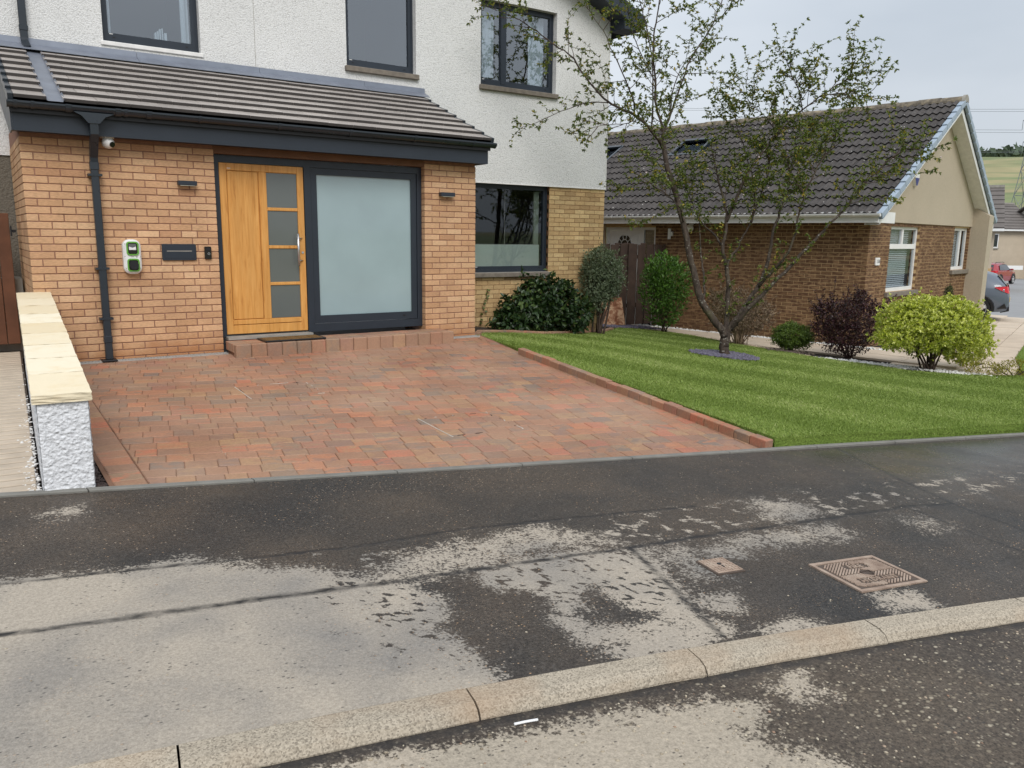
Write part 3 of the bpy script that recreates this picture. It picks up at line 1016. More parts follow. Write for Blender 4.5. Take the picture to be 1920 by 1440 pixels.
def block_geo(poly, th=.05, ch=.005):
    """a block with a chamfered top, local coordinates; poly counter-clockwise"""
    n = len(poly)
    cx_ = sum(p[0] for p in poly) / n; cy_ = sum(p[1] for p in poly) / n
    top, mid, bot = [], [], []
    for (x, y) in poly:
        d = math.hypot(x - cx_, y - cy_) + 1e-9
        k = max(0, 1 - ch * 1.5 / d)
        top.append((cx_ + (x - cx_) * k, cy_ + (y - cy_) * k, 0)); mid.append((x, y, -ch * .8)); bot.append((x, y, -th))
    f = [tuple(range(n))] + [(n + i, n + (i + 1) % n, (i + 1) % n, i) for i in range(n)] + [(2 * n + i, 2 * n + (i + 1) % n, n + (i + 1) % n, n + i) for i in range(n)]
    return top + mid + bot, f
MH = [((1.455, -2.36), (2.145, -1.82)), ((2.52, -4.105), (3.215, -3.52))]     # covers: x0,y0 / x1,y1
blocks = []     # (distance, poly)
JG = .0028
row = 0
while True:
    y0 = row * .165
    if y0 > 6.2: break
    u = -1.2 - random.random() * .2
    while u < 5.6:
        w = random.choice([.208, .208, .172, .172, .138])
        pts = [O + ru * a + rv * b for a, b in ((u + JG / 2, y0 + JG / 2), (u + w - JG / 2, y0 + JG / 2), (u + w - JG / 2, y0 + .165 - JG / 2), (u + JG / 2, y0 + .165 - JG / 2))]
        u += w
        full = [tuple(p) for p in pts]
        cx_, cy_ = sum(p[0] for p in full) / 4, sum(p[1] for p in full) / 4
        inner = [(.25 - .03 + .02, -.14), QUAD[1], QUAD[2], (.245, yfront(.245) + .004)]
        pc = clip(full, inner)
        if not pc or area(pc) < .0022: continue
        is_full = len(pc) == 4 and abs(area(pc) - area(full)) < 1e-6
        # keep the joint round the recessed covers
        hit_mh = False
        for (a, b) in MH:
            if a[0] < cx_ < b[0] and a[1] < cy_ < b[1]: hit_mh = True
        blocks.append([math.hypot(cx_ + .57, cy_ + 9.46), pc, is_full, (w, ROWA), (cx_, cy_)])
    row += 1
# header course along the boundary wall
v = 0.0
while v < 4.35:
    w = .172
    ya, yb = -.14 - v - JG / 2, -.14 - v - w + JG / 2
    full = [(.035, yb), (.236, yb), (.236, ya), (.035, ya)]
    pc = clip(full, QUAD)
    if pc and area(pc) > .002:
        cx_, cy_ = sum(p[0] for p in full) / 4, (ya + yb) / 2
        blocks.append([math.hypot(cx_ + .57, cy_ + 9.46), pc, False, None, (cx_, cy_)])
    v += w
blocks.sort(key=lambda b: b[0])
def slope_M(x, y, fn, rot=0.0, dz=0.0, jit=.0):
    e = .05
    gx = (float(fn(x + e, y)) - float(fn(x - e, y))) / (2 * e); gy = (float(fn(x, y + e)) - float(fn(x, y - e))) / (2 * e)
    n = Vector((-gx + random.gauss(0, jit), -gy + random.gauss(0, jit), 1)).normalized()
    xa = Vector((math.cos(rot), math.sin(rot), 0)); xa = (xa - n * xa.dot(n)).normalized()
    M_ = Matrix((xa, n.cross(xa), n)).transposed().to_4x4()
    M_.translation = Vector((x, y, float(fn(x, y)) + dz))
    return M_
cache = {}
rest = MB()
cut_rest = 0
for i, (d_, pc, is_full, key, c) in enumerate(blocks):
    n = len(pc)
    if area([pc[0], pc[1], pc[2]]) >= 0 and sum(pc[k - 1][0] * pc[k][1] - pc[k][0] * pc[k - 1][1] for k in range(n)) < 0:
        pc = pc[::-1]
    cx_, cy_ = sum(p[0] for p in pc) / n, sum(p[1] for p in pc) / n
    ang = ROWA if key else 0.0
    Mb = slope_M(cx_, cy_, drive_h, ang, random.gauss(0, .0012), .006)
    ca, sa = math.cos(-ang), math.sin(-ang)
    loc = [((p[0] - cx_) * ca - (p[1] - cy_) * sa, (p[0] - cx_) * sa + (p[1] - cy_) * ca) for p in pc]
    if i < 300:
        if is_full and key in cache:
            me = cache[key]
        else:
            me = MB().add(*block_geo(loc)).mesh('paving_block', M_PAVER)
            if is_full: cache[key] = me
        link('paving_block', me, driveway, Mb)
    else:
        vv, ff = block_geo(loc)
        rest.add([Mb @ Vector(p) for p in vv], ff)
rest.build('paving_blocks', M_PAVER, driveway, kind='stuff')
# recessed tray covers: two thin pale metal rims let into the blocks
M_RIM = m_plain('tray rim', srgb(205, 200, 190), .5, .15, 9, metal=.2)
for k, ((x0, y0), (x1, y1)) in enumerate(MH):
    tr = thing('tray_cover', ('recessed block filled inspection cover in the driveway below the front door', 'recessed block filled inspection cover in the driveway nearer the pavement')[k], 'inspection cover', ((x0 + x1) / 2, (y0 + y1) / 2, float(drive_h((x0 + x1) / 2, (y0 + y1) / 2))))
    # sand hides most of the rim: only stretches of it stand above the joints
    for off, hh, nm_, mt_ in ((0, .0032, 'rim', M_RIM), (.014, .0026, 'inner_rim', M_BLACK)):
        X0, Y0, X1, Y1 = x0 + off, y0 + off, x1 - off, y1 - off
        loop = []
        for (ax, ay), (bx, by) in (((X0, Y0), (X1, Y0)), ((X1, Y0), (X1, Y1)), ((X1, Y1), (X0, Y1)), ((X0, Y1), (X0, Y0))):
            for q in range(12):
                t = q / 12
                left_side = abs(ax - bx) < .01 and ax < (x0 + x1) / 2
                loop.append((ax + (bx - ax) * t, ay + (by - ay) * t, (left_side and not off) or random.random() < (.2 if off else .34)))
        vv, ff = [], []
        cxm, cym = (x0 + x1) / 2, (y0 + y1) / 2
        for (x, y, show) in loop:
            z = float(drive_h(x, y)) + (hh if show else -.012)
            sx, sy = (1 if x > cxm else -1), (1 if y > cym else -1)
            vv += [(x, y, z - .012), (x, y, z), (x - sx * .005 * (abs(abs(x - cxm) - (X1 - X0) / 2) < .01), y - sy * .005 * (abs(abs(y - cym) - (Y1 - Y0) / 2) < .01), z), (x - sx * .005, y - sy * .005, z - .012)]
        n = len(loop)
        for q in range(n):
            r_ = (q + 1) % n
            for w_ in range(3): ff.append((q * 4 + w_, r_ * 4 + w_, r_ * 4 + w_ + 1, q * 4 + w_ + 1))
        MB().add(vv, ff).build(nm_, mt_, tr)
# raised block edging between driveway and lawn
edg = thing('block_edging', 'raised row of brindled blocks along the lawn edge', 'edging', (4.9, -3.3, -.2))
E0, E1 = Vector((5.14, -1.30)), Vector((4.86, -5.34))
L_ = (E1 - E0).length; n = 22
for i in range(n):
    a, b = E0.lerp(E1, i / n), E0.lerp(E1, (i + 1) / n)
    c = (a + b) / 2
    me = cache.get('edge')
    if me is None:
        me = MB().rbox(-.045, .045, -L_ / n / 2 + .002, L_ / n / 2 - .002, -.08, .075, .006).mesh('edging_block', M_PAVER)
        cache['edge'] = me
    dirn = (b - a).normalized()
    rot = math.atan2(dirn.y, dirn.x) + math.pi / 2
    sl = (float(drive_h(b.x, b.y)) - float(drive_h(a.x, a.y))) / (b - a).length
    Mb = Matrix.Translation((c.x, c.y, float(drive_h(c.x, c.y)) + random.gauss(0, .003))) @ Matrix.Rotation(rot, 4, 'Z') @ Matrix.Rotation(math.atan(-sl), 4, 'X') @ Matrix.Rotation(random.gauss(0, .012), 4, 'Y')
    link('edging_block', me, edg, Mb)
# drain channel along the house wall
M_GALV = m_plain('galvanised drain', srgb(176, 176, 172), .45, .12, 12, metal=.4)
def drain(x0, x1, label):
    d = thing('drain_channel', label, 'drain', ((x0 + x1) / 2, -.09, 0))
    MB().box(x0, x1, -.135, -.125, -.05, .009).box(x0, x1, -.055, -.045, -.05, .009).build('frame', M_GALV, d)
    MB().box(x0, x1, -.125, -.055, -.05, -.012).build('channel', M_BLACK, d)
    g = MB(); x = x0 + .01
    while x < x1 - .02:
        g.box(x, x + .018, -.1245, -.0555, -.01, .006); x += .032
    g.build('grate', M_GALV, d, kind='stuff')
drain(.08, 1.86, 'slotted metal drain channel at the foot of the wall by the downpipe')
drain(4.70, 5.26, 'slotted metal drain channel at the foot of the narrow brick pier')

# ---- lawn
LAWN = [(5.40, .14), (5.79, .68), (6.54, .92), (7.13, .9), (8.2, 1.34), (9.38, 2.0), (10.3, 2.8), (11.2, 3.5), (11.9, 3.0), (11.9, 2.2), (11.25, .46), (11.15, -.36), (10.98, -1.4), (11.2, -2.2), (11.25, -2.95), (11.9, -3.46), (12.7, -3.75), (14.5, -5.2), (14.5, yfront(14.5) + .02), (4.93, yfront(4.93) + .02), (5.19, -1.28)]
def poly_grid(name, poly, zf, mat, step, kind='structure', parent=None):
    bm = bmesh.new()
    vs_ = [bm.verts.new((p[0], p[1], 0)) for p in poly]
    bm.faces.new(vs_)
    xs = np.arange(min(p[0] for p in poly), max(p[0] for p in poly), step); ys = np.arange(min(p[1] for p in poly), max(p[1] for p in poly), step)
    for xx in xs[1:]: bmesh.ops.bisect_plane(bm, geom=bm.verts[:] + bm.edges[:] + bm.faces[:], plane_co=(xx, 0, 0), plane_no=(1, 0, 0))
    for yy in ys[1:]: bmesh.ops.bisect_plane(bm, geom=bm.verts[:] + bm.edges[:] + bm.faces[:], plane_co=(0, yy, 0), plane_no=(0, 1, 0))
    for v in bm.verts: v.co.z = float(zf(v.co.x, v.co.y))
    bmesh.ops.triangulate(bm, faces=bm.faces[:])
    bm.normal_update()
    for f in bm.faces:
        if f.normal.z < 0: f.normal_flip()
    me = bpy.data.meshes.new(name)
    bm.to_mesh(me); bm.free()
    me.materials.append(mat)
    me.polygons.foreach_set('use_smooth', [True] * len(me.polygons))
    o = link(name, me, parent)
    if kind: o['kind'] = kind
    return o
lawn_o = poly_grid('lawn', LAWN, lawn_h, M_TURF, .45)
# skirt of turf at the lawn's edges
sk = MB()
for a, b in zip(LAWN, LAWN[1:] + LAWN[:1]):
    za, zb = float(lawn_h(*a)), float(lawn_h(*b))
    sk.quad((a[0], a[1], za - .14), (b[0], b[1], zb - .14), (b[0], b[1], zb), (a[0], a[1], za))
sk.build('turf_edge', M_TURF, lawn_o)
TREE = (8.9, -1.36)
STR_D = np.array([.42, -.907]); STR_N = np.array([.907, .42])
def grass(name, poly, zf, n, hgt, stripes=True, label=None, excl=None, seed=1):
    rg = np.random.default_rng(seed)
    xs = [p[0] for p in poly]; ys = [p[1] for p in poly]
    X = rg.uniform(min(xs), max(xs), n * 3); Y = rg.uniform(min(ys), max(ys), n * 3)
    sd = poly_sd(X, Y, poly)
    # thin out with distance from the camera
    dist = np.hypot(X + .57, Y + 9.46)
    keep = (sd > -.012) & (rg.random(len(X)) < np.clip((9.5 / dist) ** 1.2, .25, 1))
    if excl is not None: keep &= (np.hypot((X - excl[0]), (Y - excl[1])) > excl[2] + (fbm(X * 6, Y * 6, 2, 9) - .5) * .1)
    X, Y = X[keep], Y[keep]
    if len(X) > n: X, Y = X[:n], Y[:n]
    n = len(X)
    Z = zf(X, Y) - .004
    u = X * STR_N[0] + Y * STR_N[1] + (fbm(X * 1.5, Y * 1.5, 3, 14) - .5) * .18
    ph = np.sin(u * 2 * np.pi / 1.3 + 1.9)
    st = np.clip(ph * 2.2, -1, 1) if stripes else np.zeros(n)
    az = rg.uniform(0, 2 * np.pi, n)
    # leaning: light bands are brushed away from the street, dark ones back towards it
    lx = np.cos(az) * .7 - STR_D[0] * st * .32; ly = np.sin(az) * .7 - STR_D[1] * st * .32
    h = hgt * rg.uniform(.5, 1.3, n)
    w = rg.uniform(.002, .0038, n) * np.clip(np.hypot(X + .57, Y + 9.46) / 8, 1, 2)
    ca = rg.uniform(0, np.pi, n)
    wx, wy = np.cos(ca) * w, np.sin(ca) * w
    mx, my = X + lx * h * .35, Y + ly * h * .35
    tx, ty = X + lx * h, Y + ly * h
    V = np.empty((n, 5, 3), np.float32)
    V[:, 0] = np.stack([X - wx, Y - wy, Z], 1); V[:, 1] = np.stack([X + wx, Y + wy, Z], 1)
    V[:, 2] = np.stack([mx + wx * .8, my + wy * .8, Z + h * .62], 1); V[:, 3] = np.stack([mx - wx * .8, my - wy * .8, Z + h * .62], 1)
    V[:, 4] = np.stack([tx, ty, Z + h * .92], 1)
    b = np.arange(n)[:, None] * 5
    F = np.concatenate([b + np.array([[0, 1, 2]]), b + np.array([[0, 2, 3]]), b + np.array([[3, 2, 4]])])
    tone = np.clip(.42 + .11 * st + rg.normal(0, .21, n) + (fbm(X * .9, Y * .9, 3, 77) - .5) * .5, 0, 1)
    o = link(name, np_mesh(name, V.reshape(-1, 3), F, M_GRASS, False, {'tone': np.repeat(tone, 5)}), None, None, 'stuff')
    if label: tag(o, label, 'grass')
    return o
grass('grass', LAWN, lawn_h, 330000, .023, True, 'short striped green grass of the front lawn', (TREE[0], TREE[1], .46))

# slate chippings round the tree
def chips(name, n, pf, zf, size, mat, label, cat, flat=.35, seed=3):
    rg = random.Random(seed)
    V, F = [], []
    k = 0
    for i in range(n):
        x, y = pf(rg)
        s = rg.uniform(*size)
        a = rg.uniform(0, 6.28)
        ax = Vector((math.cos(a), math.sin(a), rg.uniform(-flat, flat))).normalized()
        up = Vector((rg.uniform(-flat, flat), rg.uniform(-flat, flat), 1)).normalized()
        ay = up.cross(ax).normalized(); up = ax.cross(ay)
        c = Vector((x, y, float(zf(x, y)) + rg.uniform(0, .018)))
        l, w, t = s, s * rg.uniform(.4, .8), s * rg.uniform(.12, .3)
        for sx, sy, sz in ((-1, -.6, -1), (1, -.8, -1), (.7, .8, -1), (-.8, .7, -1), (-.9, -.6, 1), (.9, -.7, 1), (.6, .7, 1), (-.7, .6, 1)):
            V.append(c + ax * l * sx + ay * w * sy + up * t * sz)
        F += [tuple(q + k for q in f) for f in ((4, 5, 6, 7), (0, 1, 5, 4), (1, 2, 6, 5), (2, 3, 7, 6), (3, 0, 4, 7))]
        k += 8
    return tag(link(name, np_mesh(name, np.array(V), np.array(F), mat), None, None, 'stuff'), label, cat)
def ringp(rg):
    a = rg.uniform(0, 6.28); r_ = .49 * math.sqrt(rg.random()) * (1 + .08 * math.sin(3 * a))
    return TREE[0] + r_ * math.cos(a) * 1.05, TREE[1] + r_ * math.sin(a)
chips('slate_chippings', 1500, ringp, lambda x, y: lawn_h(x, y) + .012, (.014, .034), M_SLATE, 'purple grey slate chippings in a ring round the tree', 'chippings')

# ---- neighbour's side: path of slabs, white gravel, their drive and lawn
NROT = R(11)
NB = Matrix.Translation((13.9, -.428, 0)) @ Matrix.Rotation(NROT, 4, 'Z')      # local x along the gable, y along the long wall
def nb(x, y, z=0): return NB @ Vector((x, y, z))
path = link('side_path', MB(NB).box(-1.9, -.34, -2.3, 9.0, -.86, -.712).mesh('side_path', M_SOIL))
path['kind'] = 'structure'
me = MB().rbox(-.297, .297, -.447, .447, -.04, 0, .004).mesh('slab', M_SANDPATH)
for j in range(11):
    for i in range(2):
        link('slab', me, path, NB @ Matrix.Translation((-.66 - i * .61, -1.75 + j * .91, -.665 + random.gauss(0, .003))) @ Matrix.Rotation(random.gauss(0, .004), 4, 'X'))
def gravp(rg):
    p = nb(rg.uniform(-.36, -.03), rg.uniform(-.6, 8)); return p.x, p.y
chips('white_gravel', 1500, gravp, lambda x, y: -.70, (.02, .045), M_WGRAVEL, 'strip of white gravel along the foot of the brown brick wall', 'gravel', .6, 5)
def gravp2(rg):
    t = rg.random(); p = Vector((11.0, -1.6)).lerp(Vector((12.2, -3.55)), t); return p.x + rg.gauss(0.1, .10), p.y + rg.gauss(0, .10)
chips('white_pebbles', 700, gravp2, lambda x, y: lawn_base(x, y) + .0, (.018, .04), M_WGRAVEL, 'white pebbles under the yellow and purple shrubs by the lawn', 'gravel', .6, 6)
def gravp3(rg):
    t = rg.random(); p = Vector((11.9, 2.3)).lerp(Vector((10.95, -1.5)), t); return p.x + rg.gauss(0.08, .05), p.y + rg.gauss(0, .06)
chips('pale_gravel', 500, gravp3, lambda x, y: lawn_base(x, y) - .01, (.015, .032), m_plain('buff gravel', srgb(190, 172, 146), .85, .3, 30, .2), 'thin line of buff gravel between lawn and side path', 'gravel', .6, 8)
DRV = [(12.15, -3.5), (12.9, -3.7), (15.35, -2.62), (17.7, -1.72), (23.0, .2), (27, 1.4), (26.6, 2.9), (21.0, .95), (13.9, -.43), (13.2, -.7)]
def drvz(x, y): return lawn_base(x, y) - .022
ndrive = poly_grid('neighbour_drive', DRV, lambda x, y: drvz(x, y) - .02, M_SOIL, 1.0)
ccw = DRV if sum(DRV[k - 1][0] * DRV[k][1] - DRV[k][0] * DRV[k - 1][1] for k in range(len(DRV))) > 0 else DRV[::-1]
me = MB().rbox(-.596, .596, -.297, .297, -.05, 0, .004).mesh('slab', M_SANDPATH)
ux_, uy_ = Vector((.94, .342)), Vector((-.342, .94))
cnt = 0
for j in range(-4, 11):
    for i in range(-2, 14):
        c = Vector((12.3, -3.6)) + ux_ * (i * 1.204 + (j % 2) * .6) + uy_ * (j * .606)
        if poly_sd(np.array([c.x]), np.array([c.y]), DRV)[0] > -.12:
            link('slab', me, ndrive, slope_M(c.x, c.y, drvz, math.atan2(ux_.y, ux_.x), random.gauss(0, .002), .003)); cnt += 1
NLAWN = [(12.95, -3.85), (15.35, -2.66), (17.7, -1.78), (23.0, .1), (27, 1.2), (27, -5), (18, -7), (14.6, -6.8), (14.6, -5.3)]
poly_grid('neighbour_lawn', NLAWN, lambda x, y: lawn_base(x, y) + .0, M_TURF, 1.0)
grass('neighbour_grass', NLAWN, lambda x, y: lawn_base(x, y) + .0, 22000, .03, False, 'bright green grass of the lawn beside the slab drive', None, 5)
RD2 = [(23.1, .1), (27.2, 1.3), (26.7, 2.95), (22, 2.0), (22, 12), (30, 24), (56, 30), (90, 34), (110, 20), (80, 4), (40, -14), (27, -14), (23, -6)]
far_road = poly_grid('far_road', RD2, lambda x, y: lawn_base(x, y) - .05, M_ROADF, 4.0)
wl = MB()
for t0, t1 in ((0, 1),):
    a, b = Vector((30.5, 3.6)), Vector((36.5, .9))
    n_ = Vector((.35, .94)) * .09
    wl.quad(*[(p.x, p.y, float(lawn_base(p.x, p.y)) - .044) for p in (a - n_, b - n_, b + n_, a + n_)])
wl.build('painted_line', M_WPAINT, far_road)
# flower bed under the window, with its curved brick edge
BED = [(5.42, 1.7), (5.42, .2), (5.79, .74), (6.54, .98), (7.13, .96), (8.2, 1.4), (9.38, 2.06), (10.2, 2.78), (10.4, 3.6), (9.1, 3.2), (9.1, 1.7)]
poly_grid('flower_bed', BED, lambda x, y: lawn_base(x, y) + .012, M_SOIL, .4)
be = thing('bed_edging', 'low curved brick edge between flower bed and lawn', 'edging', (7.5, 1.1, -.25))
pts = [Vector(p) for p in [(5.44, .22), (5.79, .71), (6.54, .95), (7.13, .93), (8.2, 1.37), (9.38, 2.03), (10.2, 2.72)]]
me = None
tot = []
for a, b in zip(pts[:-1], pts[1:]):
    k = max(1, round((b - a).length / .215))
    for i in range(k): tot.append((a.lerp(b, i / k), a.lerp(b, (i + 1) / k)))
for a, b in tot:
    c = (a + b) / 2; dn = b - a
    if me is None: me = MB().rbox(-.104, .104, -.045, .045, -.06, .03, .006).mesh('edging_brick', M_PAVER)
    sl = math.atan((float(lawn_base(b.x, b.y)) - float(lawn_base(a.x, a.y))) / dn.length)
    link('edging_brick', me, be, Matrix.Translation((c.x, c.y, float(lawn_base(c.x, c.y)) + .012)) @ Matrix.Rotation(math.atan2(dn.y, dn.x), 4, 'Z') @ Matrix.Rotation(-sl, 4, 'Y'))
def slp(rg): return rg.uniform(10.45, 12.3), rg.uniform(3.25, 4.0)
chips('slate_bed', 900, slp, lambda x, y: lawn_base(x, y) + .02, (.015, .035), M_SLATE, 'dark slate chippings at the foot of the timber fence', 'chippings', .35, 9)
# =================================================================== OUR HOUSE
house = thing('rendered_house', 'white roughcast house with buff brick porch extension and grey windows', 'house', (4.5, 1.5, 0))
XW = 5.265            # width of the brick extension
YM = 1.75             # main facade plane
def wall_holes(mb, x0, x1, z0, z1, holes, y, yb):
    """front face with rectangular holes and reveals; facing -y"""
    xs = sorted({x0, x1, *[h[0] for h in holes], *[h[1] for h in holes]}); zs = sorted({z0, z1, *[h[2] for h in holes], *[h[3] for h in holes]})
    xs = [v for v in xs if x0 <= v <= x1]; zs = [v for v in zs if z0 <= v <= z1]
    for a, b in zip(xs[:-1], xs[1:]):
        for c, d in zip(zs[:-1], zs[1:]):
            mx, mz = (a + b) / 2, (c + d) / 2
            if any(h[0] < mx < h[1] and h[2] < mz < h[3] for h in holes): continue
            mb.quad((a, y, c), (b, y, c), (b, y, d), (a, y, d))
    for (a, b, c, d) in holes:
        mb.quad((a, y, c), (a, y, d), (a, yb, d), (a, yb, c)); mb.quad((b, y, c), (b, yb, c), (b, yb, d), (b, y, d))
        mb.quad((a, y, d), (b, y, d), (b, yb, d), (a, yb, d)); mb.quad((a, y, c), (a, yb, c), (b, yb, c), (b, y, c))
# ---- bricks
brick_mesh = {}
def brick_me(key, w, d, h, mat):
    k = (key, round(w, 3), round(d, 3), round(h, 3))
    if k not in brick_mesh:
        brick_mesh[k] = MB().rbox(-w / 2, w / 2, -d / 2, d / 2, -h / 2, h / 2, .003).mesh('brick', mat)
    return brick_mesh[k]
def bond(x0, x1, phase, special=None):
    """one course of stretchers between x0 and x1 -> list of (xa, xb)"""
    out = []
    x = x0 + (0 if phase == 0 else -.1125)
    while x < x1 - .02:
        a, b = max(x, x0), min(x + .215, x1)
        if b - a > .03: out.append((a, b))
        x += .225
    return out
bricks = []            # (priority, x0,x1, y face, z0,z1)
# left wall panel: stretchers, with the cut bricks near the door as built
for k in range(31):
    z1 = (30.3 - k) * .075; z0 = z1 - .065
    ph = k % 2
    if ph == 1:
        xs = [(i * .225, i * .225 + .215) for i in range(7)] + [(1.575, 1.735), (1.745, 1.845)]
    else:
        xs = [(0, .1025)] + [(.1125 + i * .225, .1125 + i * .225 + .215) for i in range(6)] + [(1.4625, 1.62), (1.63, 1.845)]
    for a, b in xs:
        bricks.append((1, a, b, z0, z1))
# right pier
for k in range(31):
    z1 = (30.3 - k) * .075; z0 = z1 - .065
    x0 = XW - .7775
    if k % 2 == 0:
        xs = [(x0 + i * .225, x0 + i * .225 + .215) for i in range(3)] + [(x0 + .675, XW)]
    else:
        xs = [(x0, x0 + .1025)] + [(x0 + .1125 + i * .225, x0 + .1125 + i * .225 + .215) for i in range(2)] + [(x0 + .5625, XW)]
    for a, b in xs:
        bricks.append((2, a, b, z0, z1))
bwall = MB()
bwall.prism([(.007, 1.74), (.007, .007), (1.841, .007), (1.841, .1), (.1, .1), (.1, 1.74)][::-1], 'z', -.12, 2.45)
brick_wall = bwall.build('brick_wall', M_MORT, house)
brick_pier = MB().prism([(4.4915, .007), (XW - .007, .007), (XW - .007, 1.74), (XW - .1, 1.74), (XW - .1, .3), (4.4915, .3)], 'z', -.12, 2.45).build('brick_pier', M_MORT, house)
rest = MB()
nb_obj = 0
for pr, a, b, z0, z1 in sorted(bricks, key=lambda t: t[0]):
    if z1 < -.05: continue
    w, h = b - a, z1 - z0
    if nb_obj < 300:
        me = brick_me('buff', w, .1, h, M_BUFF)
        link('brick', me, brick_wall if pr == 1 else brick_pier, Matrix.Translation(((a + b) / 2, .05 + random.gauss(0, .0012), (z0 + z1) / 2)) @ Matrix.Rotation(random.gauss(0, .003), 4, 'Z'))
        nb_obj += 1
    else:
        rest.rbox(a, b, random.gauss(0, .0012), .1, z0, z1, .003)
# left return (seen edge-on) and reveals beside the door and the big pane
for k in range(31):
    z1 = (30.3 - k) * .075; z0 = z1 - .065
    y = .1 if k % 2 else .2125 - .1
    yy = .11 if k % 2 == 1 else .11
    y = yy
    first = True
    while y < 1.70:
        L_ = .215 if not (first and k % 2 == 0) else .1025
        rest.box(0.0, .09, y, min(y + L_, 1.735), z0, z1); y += L_ + .01; first = False
    rest.box(XW - .09, XW, .31, 1.7, z0, z1)
    rest.box(4.4875, 4.55, .105, .2, z0, z1)
rest.build('bricks', M_BUFF, brick_wall, kind='stuff')
# lintel over door and pane
MB().box(1.845, 4.4875, .012, .1, 2.235, 2.40).build('lintel', M_LINTEL, house)
# ---- main facade: brick below, roughcast above
W_UP = [(1.075, 2.20, 3.62, 4.95), (4.185, 5.285, 3.715, 5.05), (6.42, 7.90, 3.71, 4.985)]
GX0, GX1 = -3.4, 9.06
up = MB()
wall_holes(up, GX0, GX1, 2.215, 5.35, W_UP, YM - .02, YM + .12)
RIDX, RIDZ = 3.9, 7.55
up.quad((GX0, YM - .02, 5.35), (GX1, YM - .02, 5.35), (GX1 - .2, YM - .02, 5.45), (RIDX, YM - .02, RIDZ - .2), (GX0, YM - .02, 5.5))
up.quad((GX1, YM - .02, 2.215), (GX1, 9, 2.215), (GX1, 9, 5.35), (GX1, YM - .02, 5.35))
up.quad((GX0, YM - .02, 2.215), (GX1, YM - .02, 2.215), (GX1, YM + .1, 2.215), (GX0, YM + .1, 2.215))
up.build('roughcast_wall', M_HARL, house)
MB().box(2.893, 2.897, YM - .0225, YM - .0195, 3.45, 5.4).build('movement_joint', M_TRIM, house)
W4 = (6.30, 7.825, .77, 2.213)
lo = MB()
wall_holes(lo, XW - .2, GX1 - .004, -.6, 2.2145, [W4], YM + .007, YM + .11)
lo.box(GX1 - .1, GX1 - .01, YM + .0085, 8.9, -.7, 2.2145)
main_wall = lo.build('lower_wall', M_MORT2, house)
mb2 = MB()
for k in range(37):
    z1 = 2.2125 - k * .075; z0 = z1 - .066
    xs = bond(XW - .1, GX1, k % 2)
    # bond measured from the house corner
    xs = []
    x = GX1 - (.215 if k % 2 else .1025)
    xb = GX1
    while xb > XW:
        xs.append((x, xb)); xb = x - .01; x = xb - .215
    for a, b in xs:
        segs = [(a, b)]
        if W4[2] - .02 < (z0 + z1) / 2 < W4[3]:
            segs = [(max(p, W4[1]), q) for p, q in segs if q > W4[1] + .02] + [(p, min(q, W4[0])) for p, q in segs if p < W4[0] - .02 and q <= W4[1]]
        for p, q in segs:
            if q - p > .02: mb2.box(p, q, YM, YM + .05, z0, z1)
    if W4[2] < (z0 + z1) / 2 < W4[3] - .0: mb2.box(W4[1], W4[1] + .05, YM + .052, YM + .12, z0, z1)
    y = YM + .055
    while y < 8.8:
        mb2.box(GX1 - .04, GX1, y, y + .215, z0, z1); y += .225
mb2.build('bricks', M_BUFF2, main_wall, kind='stuff')
# render stop bead
MB().box(XW, GX1 + .006, YM - .03, YM - .004, 2.205, 2.222).build('stop_bead', M_WPAINT, house)
MB().box(GX1 - .004, GX1 + .008, YM - .026, YM - .012, 2.215, 5.3).build('corner_bead', M_WPAINT, house)

# ---- windows
def interior(win, x0, x1, z0, z1, y, depth=1.6, mat=None):
    m = MB()
    a, b, c, d = x0 + .005, x1 - .005, z0 + .005, z1 - .005
    Y0, Y1 = y, y + depth
    m.quad((a, Y1, c), (b, Y1, c), (b, Y1, d), (a, Y1, d)); m.quad((a, Y0, c), (a, Y1, c), (a, Y1, d), (a, Y0, d)); m.quad((b, Y0, c), (b, Y0, d), (b, Y1, d), (b, Y1, c))
    m.quad((a, Y0, d), (b, Y0, d), (b, Y1, d), (a, Y1, d)); m.quad((a, Y0, c), (b, Y0, c), (b, Y1, c), (a, Y1, c))
    return m.build('room', mat or M_DARKROOM, win)
def frame_bars(mb, x0, x1, z0, z1, y0, y1, t, tb=None):
    tb = tb or t
    mb.box(x0, x0 + t, y0, y1, z0, z1).box(x1 - t, x1, y0, y1, z0, z1).box(x0 + t, x1 - t, y0, y1, z1 - t, z1).box(x0 + t, x1 - t, y0, y1, z0, z0 + tb)
def curtain(win, x0, x1, z0, z1, y, mat=None):
    m = MB(); n = max(6, int((x1 - x0) / .018))
    vv, ff = [], []
    for i in range(n + 1):
        x = x0 + (x1 - x0) * i / n; yy = y + .02 * math.sin(i * 1.5) + .008 * math.sin(i * .7)
        vv += [(x, yy, z0), (x, yy, z1)]
    for i in range(n): ff.append((2 * i, 2 * i + 2, 2 * i + 3, 2 * i + 1))
    m.add(vv, ff).build('curtain', mat or M_CURTAIN, win, smooth=True)
